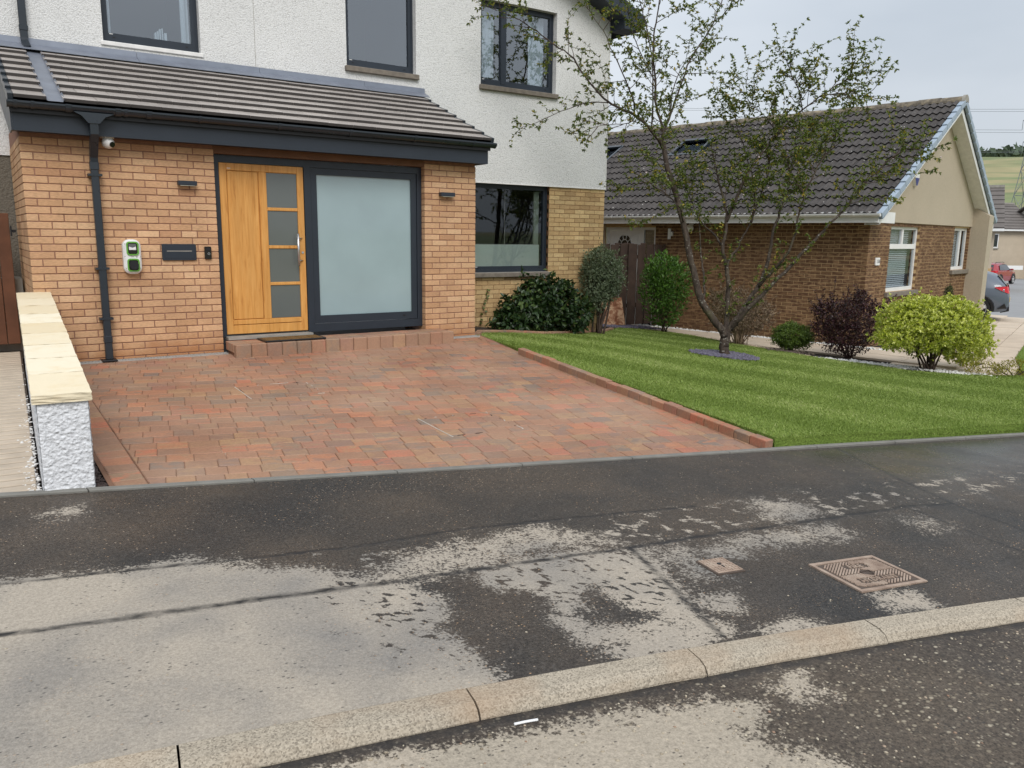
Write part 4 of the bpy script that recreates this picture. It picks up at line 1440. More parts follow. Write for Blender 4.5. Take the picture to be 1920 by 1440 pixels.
def grey_window(rect, y, label, t=.075, tb=.115, sill=True, sillmat=None, glass=None, flush=False):
    x0, x1, z0, z1 = rect
    w = MB(); frame_bars(w, x0 + .003, x1 - .003, z0 + .003, z1 - .003, y, y + .07, .028, .05)
    win = w.build('window', M_ANTH, house)
    win['label'] = label
    s = MB(); frame_bars(s, x0 + .03, x1 - .03, z0 + .052, z1 - .03, y + .006, y + .06, t - .028, tb - .05); s.build('sash', M_ANTH, win)
    MB().box(x0 + t - .012, x1 - t + .012, y + .034, y + .04, z0 + tb - .01, z1 - t + .012).build('pane', glass or M_GLASS, win)
    if sill:
        MB().rbox(x0 - .03, x1 + .03, YM - (.04 if flush else .075), YM + .10, z0 - (.055 if flush else .075), z0 - .001, .008).build('sill', sillmat or M_TRIM, win)
    for xx in (x0 + .12, x1 - .16): MB().box(xx, xx + .03, y + .0035, y + .0055, z0 + .062, z0 + .078).build('drain_cap', M_BLACK, win)
    MB().box(x0 + .085, x0 + .125, y + .004, y + .0055, z0 + tb - .012, z0 + tb - .004).build('maker_label', M_WHITE, win)
    interior(win, x0, x1, z0, z1, y + .08)
    return win
YW = YM + .075
w1 = grey_window(W_UP[0], YW, 'upper grey window above the front door with ornaments on the sill', sillmat=M_WPAINT, flush=True)
curtain(w1, 1.16, 1.20, 3.72, 4.9, YW + .13); curtain(w1, 2.02, 2.12, 3.72, 4.9, YW + .13)
bk = MB()
for i, (h_, w_) in enumerate(((.10, .02), (.12, .018), (.15, .016), (.16, .014), (.11, .03))):
    x = 1.70 + i * .028; bk.box(x, x + w_, YW + .10, YW + .17, 3.735, 3.735 + h_)
bk.build('ornament', M_CURTAIN, w1)
w2 = grey_window(W_UP[1], YW, 'upper grey single pane window between the two others', sillmat=M_SILLB)
w3 = grey_window(W_UP[2], YW, 'upper grey window with curtains and open left sash near the gutter end', sillmat=M_SILLB)
MB().box(6.86, 6.96, YW - .004, YW + .066, 3.77, 4.95).build('mullion', M_ANTH, w3)
# the left light stands ajar, tilted in at the top
_m = MB(Matrix.Translation((6.65, YW + .05, 3.80)) @ Matrix.Rotation(R(-4.5), 4, 'X'))
frame_bars(_m, -.2, .22, 0, 1.13, 0, .05, .05, .06)
_m.build('open_sash', M_BLACK, w3)
curtain(w3, 6.50, 6.80, 3.80, 4.92, YW + .16); curtain(w3, 7.48, 7.62, 3.80, 4.92, YW + .13); curtain(w3, 7.64, 7.78, 3.80, 4.92, YW + .15)
w4 = grey_window(W4, YM + .06, 'wide grey ground floor window above the dark leafy bush', tb=.10, glass=M_GLASS2, sillmat=M_SILLB)
MB().box(6.38, 7.70, YM + .104, YM + .108, .87, 1.225).build('film', M_FROSTW, w4)
MB().box(7.60, 7.70, YM + .13, YM + .16, 1.2, 2.12).build('blind', m_plain('olive blind', srgb(130, 134, 116), .8), w4)
MB().box(6.38, 7.7, YM + .110, YM + .1125, 1.222, 1.236).box(6.985, 6.99, YM + .110, YM + .1125, .87, 2.12).build('glazing_bar', M_TRIM, w4)
MB().box(6.29, 7.83, YM - .03, YM + .055, .76, .775).build('lead_sill', M_TRIM, w4)

# ---- the front screen: frame, oak door, frosted panel
YD = .09
scr = MB()
scr.box(1.85, 1.915, YD, YD + .08, .165, 2.23).box(4.42, 4.4865, YD, YD + .08, .165, 2.23).box(1.915, 4.42, YD, YD + .08, 2.15, 2.23).box(2.905, 2.985, YD, YD + .08, .165, 2.15)
scr.box(2.985, 4.42, YD, YD + .08, .165, .262)
screen = scr.build('entrance_frame', M_ANTH, house)
p = MB(); frame_bars(p, 2.99, 4.415, .268, 2.145, YD + .012, YD + .07, .075, .095); p.build('sash', M_ANTH, screen)
MB().box(3.06, 4.345, YD + .035, YD + .045, .355, 2.075).build('frosted_pane', M_FROST, screen)
MB().box(4.20, 4.24, YD + .009, YD + .0115, .31, .325).build('drain_cap', M_BLACK, screen)
MB().box(1.9, 2.92, -.02, .165, .138, .168).build('threshold', M_TRIM, screen)
YB = YD + .012
dr = MB()
dr.box(1.92, 2.90, YB + .02, YB + .055, .19, 2.146)
door = dr.build('front_door', M_OAK, house)
door['label'] = 'oak front door with four smoked glass lights and long bar handle'
st = MB()   # stiles and rails stand proud of the recessed panels
for (a, b, c, d) in ((1.92, 2.0, .19, 2.146), (2.82, 2.90, .19, 2.146), (2.365, 2.455, .355, 2.065), (2.0, 2.82, 2.065, 2.146), (2.0, 2.82, .30, .355), (2.0, 2.82, .19, .292)):
    st.rbox(a, b, YB, YB + .03, c, d, .004)
st.build('door_frame', M_OAK, door)
MB().rbox(2.006, 2.359, YB + .006, YB + .03, .361, 2.059, .006).build('panel', M_OAK, door)
zz = [(.361, .752), (.79, 1.185), (1.225, 1.625), (1.665, 2.059)]
for (c, d) in zz: MB().box(2.457, 2.818, YB + .014, YB + .03, c, d).build('light', M_FROSTD, door)
for c in (.771, 1.205, 1.645): MB().rbox(2.455, 2.82, YB + .002, YB + .03, c - .019, c + .019, .005).build('glazing_bar', M_OAK, door)
hd = MB().tube([(2.79, YB - .065, .985), (2.79, YB - .065, 1.365)], .014, 10)
for z in (1.045, 1.31): hd.tube([(2.79, YB - .065, z), (2.86, YB, z)], .008, 8)
hd.build('handle', M_STEEL, door, smooth=True)
MB().cyl((2.862, YB - .003, 1.14), 'y', .014, .01, 14).build('lock', M_STEEL, door)
MB().box(2.01, 2.05, YB - .001, YB + .001, 2.085, 2.091).build('maker_label', M_WHITE, door)
# ---- step of blocks
step = thing('door_step', 'low block paved step in front of oak door and frosted panel', 'step', (3.27, -.2, 0))
SX0, SX1, SY, SZ = 1.87, 4.69, -.41, .128
MB().box(SX0 + .02, SX1 - .02, SY + .02, -.003, -.06, SZ - .012).build('bed', M_SAND, step)
n = 16; wdt = (SX1 - SX0) / n
me = MB().rbox(-wdt / 2 + .002, wdt / 2 - .002, -.05, .05, -.085, .085, .008).mesh('riser_block', M_PAVER)
for i in range(n):
    link('riser_block', me, step, Matrix.Translation((SX0 + wdt * (i + .5), SY + .05 + random.gauss(0, .002), SZ - .085 + random.gauss(0, .002))) @ Matrix.Rotation(random.gauss(0, .008), 4, 'Z'))
me2 = MB().rbox(-.088, .088, -.05, .05, -.05, .05, .005).mesh('step_block', M_PAVER)
for r_ in range(3):
    for i in range(n):
        link('step_block', me2, step, Matrix.Translation((SX0 + wdt * (i + (.5 if r_ % 2 else .5)) , SY + .153 + r_ * .104, SZ - .05 + random.gauss(0, .0012))))
# door mat
mat_ = thing('door_mat', 'black rubber doormat with brown bristle squares on the step', 'doormat', (2.6, -.17, SZ))
MB().rbox(2.22, 2.95, -.37, -.04, SZ + .002, SZ + .022, .006).build('rubber_tray', M_BLACK, mat_)
M_COIR = m_plain('coir', srgb(112, 84, 46), .95, .5, 60, .8)
for i in range(5):
    for j in range(2):
        MB().rbox(2.25 + i * .136, 2.25 + i * .136 + .122, -.35 + j * .145, -.35 + j * .145 + .13, SZ + .012, SZ + .026, .004).build('bristle_pad', M_COIR, mat_)

# ---- extension roof
EY, EZ, TY, TZ = -.27, 2.600, 1.74, 3.42
ang = math.atan2(TZ - EZ, TY - EY); SL = math.hypot(TZ - EZ, TY - EY)
rf = MB()
rf.add([(-.07, EY + .02, EZ - .05), (5.34, EY + .02, EZ - .05), (5.34, TY, TZ - .03), (-.07, TY, TZ - .03), (-.07, EY + .02, EZ - .13), (5.34, EY + .02, EZ - .13), (5.34, TY, TZ - .11), (-.07, TY, TZ - .11)],
       [(0, 1, 2, 3), (7, 6, 5, 4), (0, 4, 5, 1), (1, 5, 6, 2), (3, 2, 6, 7), (0, 3, 7, 4)])
roof = rf.build('roof', M_BLACK, house)
def roofM(x, s, tilt=0.0, dz=0.0):
    return Matrix.Translation((x, EY + math.cos(ang) * s, EZ + math.sin(ang) * s)) @ Matrix.Rotation(ang, 4, 'X') @ Matrix.Translation((0, 0, dz)) @ Matrix.Rotation(tilt, 4, 'X')
NR = 8; G = (SL - .06) / NR
tmesh = {}
def tile(x0, x1, r_):
    w = x1 - x0
    if w < .02: return
    k = round(w, 3)
    if k not in tmesh:
        tmesh[k] = MB().rbox(-w / 2 + .0015, w / 2 - .0015, 0, G + .09, -.034, 0, .003).mesh('roof_tile', [M_TILE, M_TILE_SHADE])
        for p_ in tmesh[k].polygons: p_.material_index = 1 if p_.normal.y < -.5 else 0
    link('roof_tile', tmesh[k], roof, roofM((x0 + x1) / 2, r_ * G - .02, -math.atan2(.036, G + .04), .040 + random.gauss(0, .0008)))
for r_ in range(NR):
    off = .15 if r_ % 2 else 0
    for xa, xb in ((-.03, .245), (.385, 5.33)):
        x = xa - (off if xa > 0 else 0)
        while x < xb:
            tile(max(x, xa), min(x + .30, xb), r_); x += .30
    # verge caps at both ends
    for xc in (-.055, 5.345):
        kk = 'verge'
        if kk not in tmesh: tmesh[kk] = MB().rbox(-.024, .024, 0, G + .03, -.075, .006, .005).mesh('verge_cap', M_GUT)
        link('verge_cap', tmesh[kk], roof, roofM(xc, r_ * G - .02, -math.atan2(.03, G + .04), .036))
lv = MB(); vv = []
for s in (-.03, SL - .02):
    for xx, h in ((.225, .03), (.25, .0), (.38, .0), (.40, .03)):
        vv.append(roofM(xx, s, 0, h + .002) @ Vector((0, 0, 0)))
lv.add(vv, [(0, 1, 5, 4), (1, 2, 6, 5), (2, 3, 7, 6)]).build('lead_channel', M_LEAD, roof)
fl = MB()   # lead flashing: upstand on the wall and apron over the top tiles
pr = [(YM - .026, TZ + .115), (YM - .034, TZ + .115), (YM - .04, TZ + .05), (YM - .085, TZ + .028), (YM - .20, TZ - .028), (YM - .20, TZ - .036), (YM - .08, TZ + .015), (YM - .026, TZ + .03)]
x = .0 - .07
while x < 5.38:
    e = min(x + 1.5, 5.42)
    fl.prism(pr, 'x', x, e); x = e - .0 + .004
fl.build('flashing', M_LEAD, roof)
# fascia, soffit
MB().box(-.05, 5.315, -.205, -.185, 2.305, 2.56).build('fascia', M_ANTH, house)
MB().box(-.045, 5.31, -.185, .01, 2.315, 2.33).build('soffit', M_ANTH, house)
MB().prism([(-.204, 2.306), (.1, 2.306), (1.74, 2.9), (1.74, 3.28), (-.204, 2.5)], 'x', 5.3165, 5.331).build('bargeboard', M_ANTH, house)
MB().prism([(-.204, 2.306), (.1, 2.306), (1.74, 2.9), (1.74, 3.28), (-.204, 2.5)], 'x', -.066, -.0515).build('bargeboard', M_ANTH, house)
# gutter: half round with a lip, running outlet, brackets
def gutter(x0, x1, yc, zt, r_, mat, parent, name='gutter'):
    pts = []
    for i in range(9):
        a = math.pi + math.pi * i / 8
        pts.append((yc + r_ * math.cos(a), zt + r_ * math.sin(a)))
    inner = [(yc + (r_ - .006) * math.cos(math.pi + math.pi * i / 8), zt + (r_ - .006) * math.sin(math.pi + math.pi * i / 8)) for i in range(8, -1, -1)]
    g = MB().prism(pts + inner, 'x', x0, x1)
    g.box(x0, x1, yc - r_ - .006, yc - r_ + .006, zt - .012, zt + .006)
    half = [(yc + (r_ + .004) * math.cos(math.pi + math.pi * i / 8), zt + (r_ + .004) * math.sin(math.pi + math.pi * i / 8)) for i in range(9)]
    g.prism(half, 'x', x0 - .008, x0).prism(half, 'x', x1, x1 + .008)
    return g.build(name, mat, parent)
GYC, GZT = -.272, 2.562
gut = gutter(-.085, 5.385, GYC, GZT, .056, M_GUT, house)
def saddle(x, w, o=.007):
    m = MB(); pts = [(GYC + (.056 + o) * math.cos(math.pi + math.pi * i / 8), GZT + (.056 + o) * math.sin(math.pi + math.pi * i / 8)) for i in range(9)]
    inn = [(GYC + .0565 * math.cos(math.pi + math.pi * i / 8), GZT + .0565 * math.sin(math.pi + math.pi * i / 8)) for i in range(8, -1, -1)]
    m.prism(pts + inn, 'x', x - w / 2, x + w / 2).box(x - w / 2, x + w / 2, GYC - .068, GYC - .05, GZT - .004, GZT + .009)
    return m.build('gutter_bracket', M_GUT, gut)
for x in (-.02, .12, .93, 1.65, 2.5, 3.35, 4.2, 5.05): saddle(x, .03)
for x in (.42, .86, 1.15): saddle(x, .05, .009)
# outlet and downpipe (square section)
dp = MB()
dp.prism([(.46, GZT - .05), (.82, GZT - .05), (.74, GZT - .085), (.685, GZT - .15), (.585, GZT - .15), (.53, GZT - .085)], 'y', GYC - .05, GYC + .03)
def sqpipe(mb, pts, r_):
    mb.tube(pts, r_ * 1.414, 4, True, True)
DX = .635
sqpipe(dp, [(DX, GYC - .005, 2.42), (DX, GYC - .005, 2.33), (DX, -.085, 2.12), (DX, -.065, 2.02)], .037)
downpipe = dp.build('downpipe', M_GUT, house)
q = MB(); q.rbox(DX - .036, DX + .036, -.105, -.033, .02, 2.04, .006); q.build('pipe', M_GUT, downpipe)
MB().rbox(DX - .042, DX + .042, -.111, -.030, 1.98, 2.06, .005).build('socket', M_GUT, downpipe)
MB().rbox(DX - .041, DX + .041, -.110, -.030, .20, .27, .005).build('socket', M_GUT, downpipe)
for z in (1.93, .98, .455): MB().box(DX - .065, DX + .065, -.112, -.002, z - .011, z + .011).build('clip', M_GUT, downpipe)
MB().rbox(DX - .08, DX + .07, -.16, -.02, .0, .022, .008).build('shoe', M_BLACK, downpipe)
# upper left downpipe on the roughcast
d2 = MB(); d2.rbox(.212, .288, YM - .10, YM - .025, 3.52, 6.4, .006)
up_dp = d2.build('downpipe', M_GUT, house)
MB().rbox(.206, .294, YM - .106, YM - .022, 3.60, 3.66, .005).build('clip', M_GUT, up_dp)
s_ = MB(); sqpipe(s_, [(.25, YM - .062, 3.54), (.25, YM - .07, 3.48), (.27, YM - .14, 3.40)], .036); s_.build('shoe', M_GUT, up_dp)
# ---- main roof and its dark verge at the right
PT = (RIDZ - 5.10) / (9.47 - RIDX)
mr = MB()
rp = [(9.47, 5.10), (RIDX, RIDZ), (-4.5, RIDZ - PT * (RIDX + 4.5)), (-4.5, RIDZ - PT * (RIDX + 4.5) - .12), (RIDX, RIDZ - .14), (9.47, 4.97)]
mr.prism(rp, 'y', 1.36, 9.4)
main_roof = mr.build('main_roof', M_TILE, house)
MB().prism([(9.49, 5.09), (RIDX, RIDZ - .005), (RIDX, RIDZ - .29), (9.30, 4.90), (9.36, 4.86), (9.49, 4.93)], 'y', 1.33, 1.3575).build('bargeboard', M_ANTH, main_roof)
MB().prism([(9.44, 4.955), (RIDX, RIDZ - .145), (RIDX, RIDZ - .165), (9.05, 5.02), (9.05, 4.85), (9.44, 4.85)], 'y', 1.3585, 1.728).build('soffit', M_ANTH, main_roof)
MB().box(9.42, 9.44, 1.36, 9.3, 4.86, 5.06).build('fascia', M_ANTH, main_roof)
gp = [(9.505 + .05 * math.cos(math.pi + math.pi * i / 8), 5.03 + .055 * math.sin(math.pi + math.pi * i / 8)) for i in range(9)]
MB().prism(gp, 'y', 1.34, 9.3).build('eaves_gutter', M_GUT, main_roof)
# grey roughcast wall of the passage at the left
lw = MB(); lw.box(GX0, .06, YM + .0, YM + .2, -.4, 2.213); lw.build('passage_wall', M_GREYCAST, house)
MB().box(-.6, -.02, 1.32, YM - .002, -.1, .82).build('concrete_ledge', M_TRIM, house)

# ---- things fixed to the front wall
def wall_light(x0, x1, z0, z1, label):
    t = thing('wall_light', label, 'wall light', ((x0 + x1) / 2, -.04, z0))
    MB().rbox(x0, x1, -.085, -.012, z0 + .006, z1, .004).build('body', M_ANTH, t)
    MB().box(x0 + .02, x1 - .02, -.078, -.02, z0, z0 + .0055).build('lens', M_FROSTW, t)
    MB().box((x0 + x1) / 2 - .04, (x0 + x1) / 2 + .04, -.012, .004, z0 + .012, z1 - .008).build('bracket', M_BLACK, t)
wall_light(1.44, 1.635, 1.862, 1.915, 'slim dark wall light between downpipe and oak door')
wall_light(4.69, 4.90, 1.866, 1.922, 'slim dark wall light on the narrow brick pier')
def rounded(w, h, r_, n=6):
    out = []
    for cx_, cz_, a0 in ((w - r_, h - r_, 0), (-w + r_, h - r_, 90), (-w + r_, -h + r_, 180), (w - r_, -h + r_, 270)):
        for i in range(n + 1):
            a = R(a0 + 90 * i / n); out.append((cx_ + r_ * math.cos(a), cz_ + r_ * math.sin(a)))
    return out
def pill(mb, cx_, cz_, w, h, r_, y0, y1, ch=.006):
    """rounded plate against the wall, chamfered front"""
    a = rounded(w, h, r_); b = rounded(w - ch, h - ch, max(.002, r_ - ch)); n_ = len(a)
    vv = [(cx_ + p[0], y1, cz_ + p[1]) for p in a] + [(cx_ + p[0], y0 + ch, cz_ + p[1]) for p in a] + [(cx_ + p[0], y0, cz_ + p[1]) for p in b]
    ff = [tuple(range(2 * n_, 3 * n_))] + [(i, (i + 1) % n_, n_ + (i + 1) % n_, n_ + i) for i in range(n_)] + [(n_ + i, n_ + (i + 1) % n_, 2 * n_ + (i + 1) % n_, 2 * n_ + i) for i in range(n_)]
    mb.add(vv, [f[::-1] for f in ff])
    return mb
ev = thing('ev_charger', 'white and green wall mounted car charging point on the brick wall', 'car charger', (.93, -.05, .92))
EX, EZc = .933, 1.10
_b = pill(MB(), EX, EZc, .088, .182, .07, -.085, .004, .018); _b.build('body', M_WHITE, ev, smooth=False)
def ringp_(mb, cx_, cz_, w, h, r_, t, y0, y1):
    a = rounded(w, h, r_); b = rounded(w - t, h - t, max(.004, r_ - t)); n_ = len(a)
    vv = [(cx_ + p[0], y0, cz_ + p[1]) for p in a] + [(cx_ + p[0], y0, cz_ + p[1]) for p in b] + [(cx_ + p[0], y1, cz_ + p[1]) for p in a] + [(cx_ + p[0], y1, cz_ + p[1]) for p in b]
    ff = []
    for i in range(n_):
        j = (i + 1) % n_
        ff += [(i, n_ + i, n_ + j, j), (i, j, 2 * n_ + j, 2 * n_ + i), (n_ + i, 3 * n_ + i, 3 * n_ + j, n_ + j)]
    mb.add(vv, ff); return mb
for cz_, h_ in ((EZc + .087, .072), (EZc - .087, .068)):
    ringp_(MB(), EX + .004, cz_, .06, h_, .03, .014, -.096, -.084).build('green_surround', M_GREEN, ev)
    pill(MB(), EX + .004, cz_, .046, h_ - .014, .02, -.088, -.080, .002).build('recess', M_BLACKG, ev)
MB().rbox(EX - .031, EX + .038, -.092, -.0885, EZc + .072, EZc + .108, .002).build('display_label', M_WHITE, ev)
MB().add([(EX - .034, -.0925, EZc + .135), (EX + .04, -.0925, EZc + .135), (EX + .04, -.0925, EZc + .11), (EX + .003, -.0925, EZc + .095), (EX - .034, -.0925, EZc + .11)], [(0, 4, 3, 2, 1)]).build('display', m_plain('grey display', srgb(96, 98, 100), .3), ev)
MB().cyl((EX + .004, -.105, EZc - .087), 'y', .046, .034, 22, .041).build('socket_cap', M_BLACK, ev)
for sx in (-.074, .078):
    for z in (.135, .005, -.12): MB().cyl((EX + sx * (1 if abs(z) < .1 else .92), -.0845, EZc + z), 'y', .0045, .004, 8).build('screw', M_TRIM, ev)
MB().box(EX - .018, EX + .012, -.0866, -.0852, EZc - .002, EZc + .003).build('printed_name', M_TRIM, ev)
MB().prism([(EX + .03, EZc + .004), (EX + .05, EZc + .004), (EX + .044, EZc - .007), (EX + .036, EZc - .007)], 'y', -.0868, -.0852).build('printed_badge', M_TRIM, ev)
lb = thing('letter_box', 'dark flat letter plate set in the brick wall beside the doorbell', 'letter box', (1.42, -.01, 1.06))
pill(MB(), 1.42, 1.147, .178, .089, .014, -.022, .004, .003).build('plate', M_ANTH, lb)
MB().box(1.29, 1.55, -.026, -.0215, 1.155, 1.164).build('flap_edge', M_TRIM, lb)
pill(MB(), 1.42, 1.147, .155, .066, .01, -.0245, -.0215, .001).build('flap', M_ANTH, lb)
db = thing('door_bell', 'small black video doorbell between letter plate and door frame', 'doorbell', (1.724, -.01, 1.07))
pill(MB(), 1.724, 1.14, .036, .07, .008, -.03, .004, .004).build('body', M_BLACKG, db)
MB().cyl((1.730, -.031, 1.13), 'y', .013, .003, 16).build('button_ring', M_STEEL, db)
MB().cyl((1.730, -.033, 1.13), 'y', .009, .002, 16).build('button', M_BLACK, db)
MB().rbox(1.70, 1.748, -.0325, -.030, 1.165, 1.195, .002).build('lens_window', M_BLACK, db)
cm = thing('security_camera', 'white dome security camera under the eaves beside the downpipe', 'camera', (.77, -.1, 2.2))
MB().cyl((.77, -.105, 2.312), 'z', .066, .025, 20, .07).build('base', M_WHITE, cm)
MB().sphere((.775, -.115, 2.256), .060, 18, 12).build('dome', M_WHITE, cm, smooth=True)
MB().cyl((.806, -.160, 2.236), (.55, -.8, -.35), .027, .02, 18).build('lens', M_BLACKG, cm, smooth=False)
# =================================================================== BOUNDARY WALL, LEFT PATH, GATE
bw = thing('boundary_wall', 'low white roughcast garden wall with cream coping stones', 'wall', (-.1, -2.2, -.1))
# wall line from the house corner to the pavement
A_, B_ = Vector((0.0, .02)), Vector((-.175, -4.36))
wd = (B_ - A_).normalized(); wn_ = Vector((-wd.y, wd.x))      # wn_ points to the driveway side? fixed below
if wn_.x < 0: wn_ = -wn_
Lw = (B_ - A_).length
def wpt(s, o): return A_ + wd * s + wn_ * o
def ctop(s): return .745 - s * (.745 - .455) / Lw            # underside-to-top height of the coping
HW = .128
def harl_panel(p0, p1, z0f, z1f, nrm, seed, step=.011):
    """roughcast face with real lumps"""
    L_ = (p1 - p0).length
    nu = max(3, int(L_ / step)); nv = int(.85 / step)
    U, V = np.meshgrid(np.linspace(0, 1, nu), np.linspace(0, 1, nv), indexing='ij')
    z0 = np.vectorize(z0f)(U); z1 = np.vectorize(z1f)(U)
    Z = z0 + (z1 - z0) * V
    s = U * L_
    h = fbm(s * 105, Z * 105, 3, seed) * .007 + vnoise(s * 80, Z * 80, seed + 5) ** 2 * .0045
    edge = np.minimum(1, np.minimum(U, 1 - U) * L_ / .02 + .35)
    h = h * edge
    X = p0.x + (p1.x - p0.x) * U + nrm.x * h; Y = p0.y + (p1.y - p0.y) * U + nrm.y * h
    P = np.stack([X, Y, Z], -1).reshape(-1, 3)
    return P, grid_faces(nu, nv)
Ps, Fs, k = [], [], 0
for (s0, o0), (s1, o1), nr, sd in (((Lw, -HW), (Lw, HW), wd, 1), ((Lw, HW), (0, HW), wn_, 2), ((0, -HW), (Lw, -HW), -wn_, 3)):
    p0, p1 = wpt(s0, o0), wpt(s1, o1)
    P, F = harl_panel(p0, p1, lambda t: -.3, lambda t, a=s0, b=s1: ctop(a + (b - a) * t) - .048, nr, sd, .006 if sd == 1 else .016)
    Ps.append(P); Fs.append(F + k); k += len(P)
link('render', np_mesh('render', np.concatenate(Ps), np.concatenate(Fs), M_HARL_W, True), bw)
nC = 9
lens = [.55] + [.47] * 8
tot = sum(lens)
s = 0.0
for i in range(nC):
    L_ = lens[nC - 1 - i] / tot * (Lw + .03)
    sc = s + L_ / 2
    p = wpt(sc, 0)
    me = bpy.data.meshes.get('coping_%d' % (i == nC - 1))
    b = MB(); bm = bmesh.new(); bmesh.ops.create_cube(bm, size=1)
    for v in bm.verts: v.co = Vector((v.co.x * .305, v.co.y * (L_ - .006), v.co.z * .05))
    bmesh.ops.subdivide_edges(bm, edges=bm.edges[:], cuts=5, use_grid_fill=True)
    for v in bm.verts:                       # riven edges
        for ax, hw in ((0, .1525), (1, (L_ - .006) / 2)):
            if abs(abs(v.co[ax]) - hw) < 1e-4: v.co[ax] -= math.copysign(random.uniform(0, .006), v.co[ax])
        if v.co.z > .02: v.co.z += random.gauss(0, .0012)
    b.bm(bm)
    slope = math.atan((.745 - .455) / Lw)
    Mc = Matrix.Translation((p.x, p.y, ctop(sc) - .023)) @ Matrix.Rotation(math.atan2(wd.y, wd.x) + math.pi / 2, 4, 'Z') @ Matrix.Rotation(slope, 4, 'X')
    link('coping_stone', b.mesh('coping_stone', M_COPING), bw, Mc)
    s += L_
# dark mulch gap at the wall's driveway side
def mulp(rg):
    s_ = rg.uniform(Lw - .75, Lw); p = wpt(s_, HW + .015 + rg.uniform(0, .05) * (s_ - Lw + .75) / .75); return p.x, p.y
chips('dark_stones', 260, mulp, lambda x, y: drive_h(x, y) - .012, (.008, .02), m_plain('dark stone', srgb(60, 48, 44), .7, .3, 30), 'dark stones in the gap beside the white garden wall', 'stones', .6, 12)
# left path: ribbed paving beside the wall
lp = link('ribbed_path', MB().add([tuple(wpt(-1.6, -HW - .02)) + (.0,), tuple(wpt(Lw + .05, -HW - .02)) + (-.155,), tuple(wpt(Lw + .05, -1.6)) + (-.13,), tuple(wpt(-1.6, -1.6)) + (.02,)], [(3, 2, 1, 0)]).mesh('ribbed_path', m_plain('path groove', srgb(70, 60, 52), .9, .2, 8, .3)))
lp['kind'] = 'structure'
M_RIB = m_plain('path rib', srgb(188, 174, 156), .85, .14, 6, .4)
me = MB().rbox(-.165, .165, -.054, .054, -.03, .014, .006).mesh('rib', M_RIB)
mw = MB().rbox(-.5, .5, -.0595 * 3, .0595 * 3, -.03, .012, .005).mesh('plain_slab', M_RIB)
rot = math.atan2(wd.y, wd.x) + math.pi / 2
n = int((Lw + 1.2) / .128)
for i in range(n):
    s_ = -1.1 + i * .128
    p = wpt(s_, -HW - .20)
    z = .0 - .152 * max(0, s_ + 1.6) / (Lw + 1.65)
    link('rib', me, lp, Matrix.Translation((p.x, p.y, z)) @ Matrix.Rotation(rot, 4, 'Z') @ Matrix.Rotation(random.gauss(0, .004), 4, 'X'))
    if i % 3 == 1:
        p = wpt(s_, -HW - .375 - .5)
        link('plain_slab', mw, lp, Matrix.Translation((p.x, p.y, z + .001)) @ Matrix.Rotation(rot, 4, 'Z'))
# splashes of white render on the ribs
def spl(rg):
    s_ = Lw - abs(rg.gauss(0, 1.5)); p = wpt(max(-.3, s_), -HW - .02 - abs(rg.gauss(0, .045))); return p.x, p.y
def lpz(x, y):
    s_ = (Vector((x, y)) - A_).dot(wd); return -.152 * max(0, s_ + 1.6) / (Lw + 1.65) + .011
chips('render_splashes', 420, spl, lambda x, y: lpz(x, y) - .013, (.004, .014), M_WPAINT, 'spatters of white render on the ribbed path beside the wall', 'splashes', .12, 14)
gate = thing('timber_gate', 'brown stained timber gate in the passage left of the house', 'gate', (-.7, 1.1, .1))
for i in range(9):
    x1 = -.105 - i * .125
    MB().rbox(x1 - .118, x1, 1.10, 1.125, .10, 1.545 + random.gauss(0, .004), .004).build('board', M_GATE, gate)
MB().box(-1.3, -.11, 1.126, 1.16, .35, .45).box(-1.3, -.11, 1.126, 1.16, 1.25, 1.35).build('rail', M_GATE, gate)
MB().box(-.098, -.045, 1.085, 1.10, 1.34, 1.37).box(-.10, -.085, 1.07, 1.10, 1.30, 1.41).build('latch', M_BLACK, gate)

# =================================================================== NEIGHBOUR'S BUNGALOW (local frame: x along gable, y along the long wall, z world)
bung = thing('brown_brick_bungalow', 'brown brick bungalow with beige roughcast gable and dark tiled roof', 'house', tuple(nb(3, 5, -.67)))
ZB, ZT = -.75, 1.735
GW, LWL = 6.7, 11.0
WA = (1.10, 2.80, .33, 1.67); WB = (5.15, 6.30, .70, 1.70)
nw = MB(NB)
# gable wall and long wall mortar faces
def nb_holes(mb, x0, x1, z0, z1, holes, y, yb): wall_holes(mb, x0, x1, z0, z1, holes, y, yb)
nb_holes(nw, 0.007, GW, ZB, ZT, [(h[0] - .006, h[1] + .006, h[2], h[3]) for h in (WA, WB)], .006, .14)
dH = (4.93, 6.40, ZB, 1.62)           # door and side light opening on the long wall
def long_quad(a, b, c, d): nw.quad((.006, a, c), (.006, a, d), (.006, b, d), (.006, b, c))
long_quad(.007, dH[0], ZB, ZT); long_quad(dH[1], LWL, ZB, ZT); long_quad(dH[0], dH[1], dH[3], ZT)
nw.quad((.006, dH[0], ZB), (.12, dH[0], ZB), (.12, dH[0], dH[3]), (.006, dH[0], dH[3]))
nw.quad((GW, .006, ZB), (GW, LWL, ZB), (GW, LWL, ZT), (GW, .006, ZT))
nwall = nw.build('brick_wall', M_MORT3, bung)
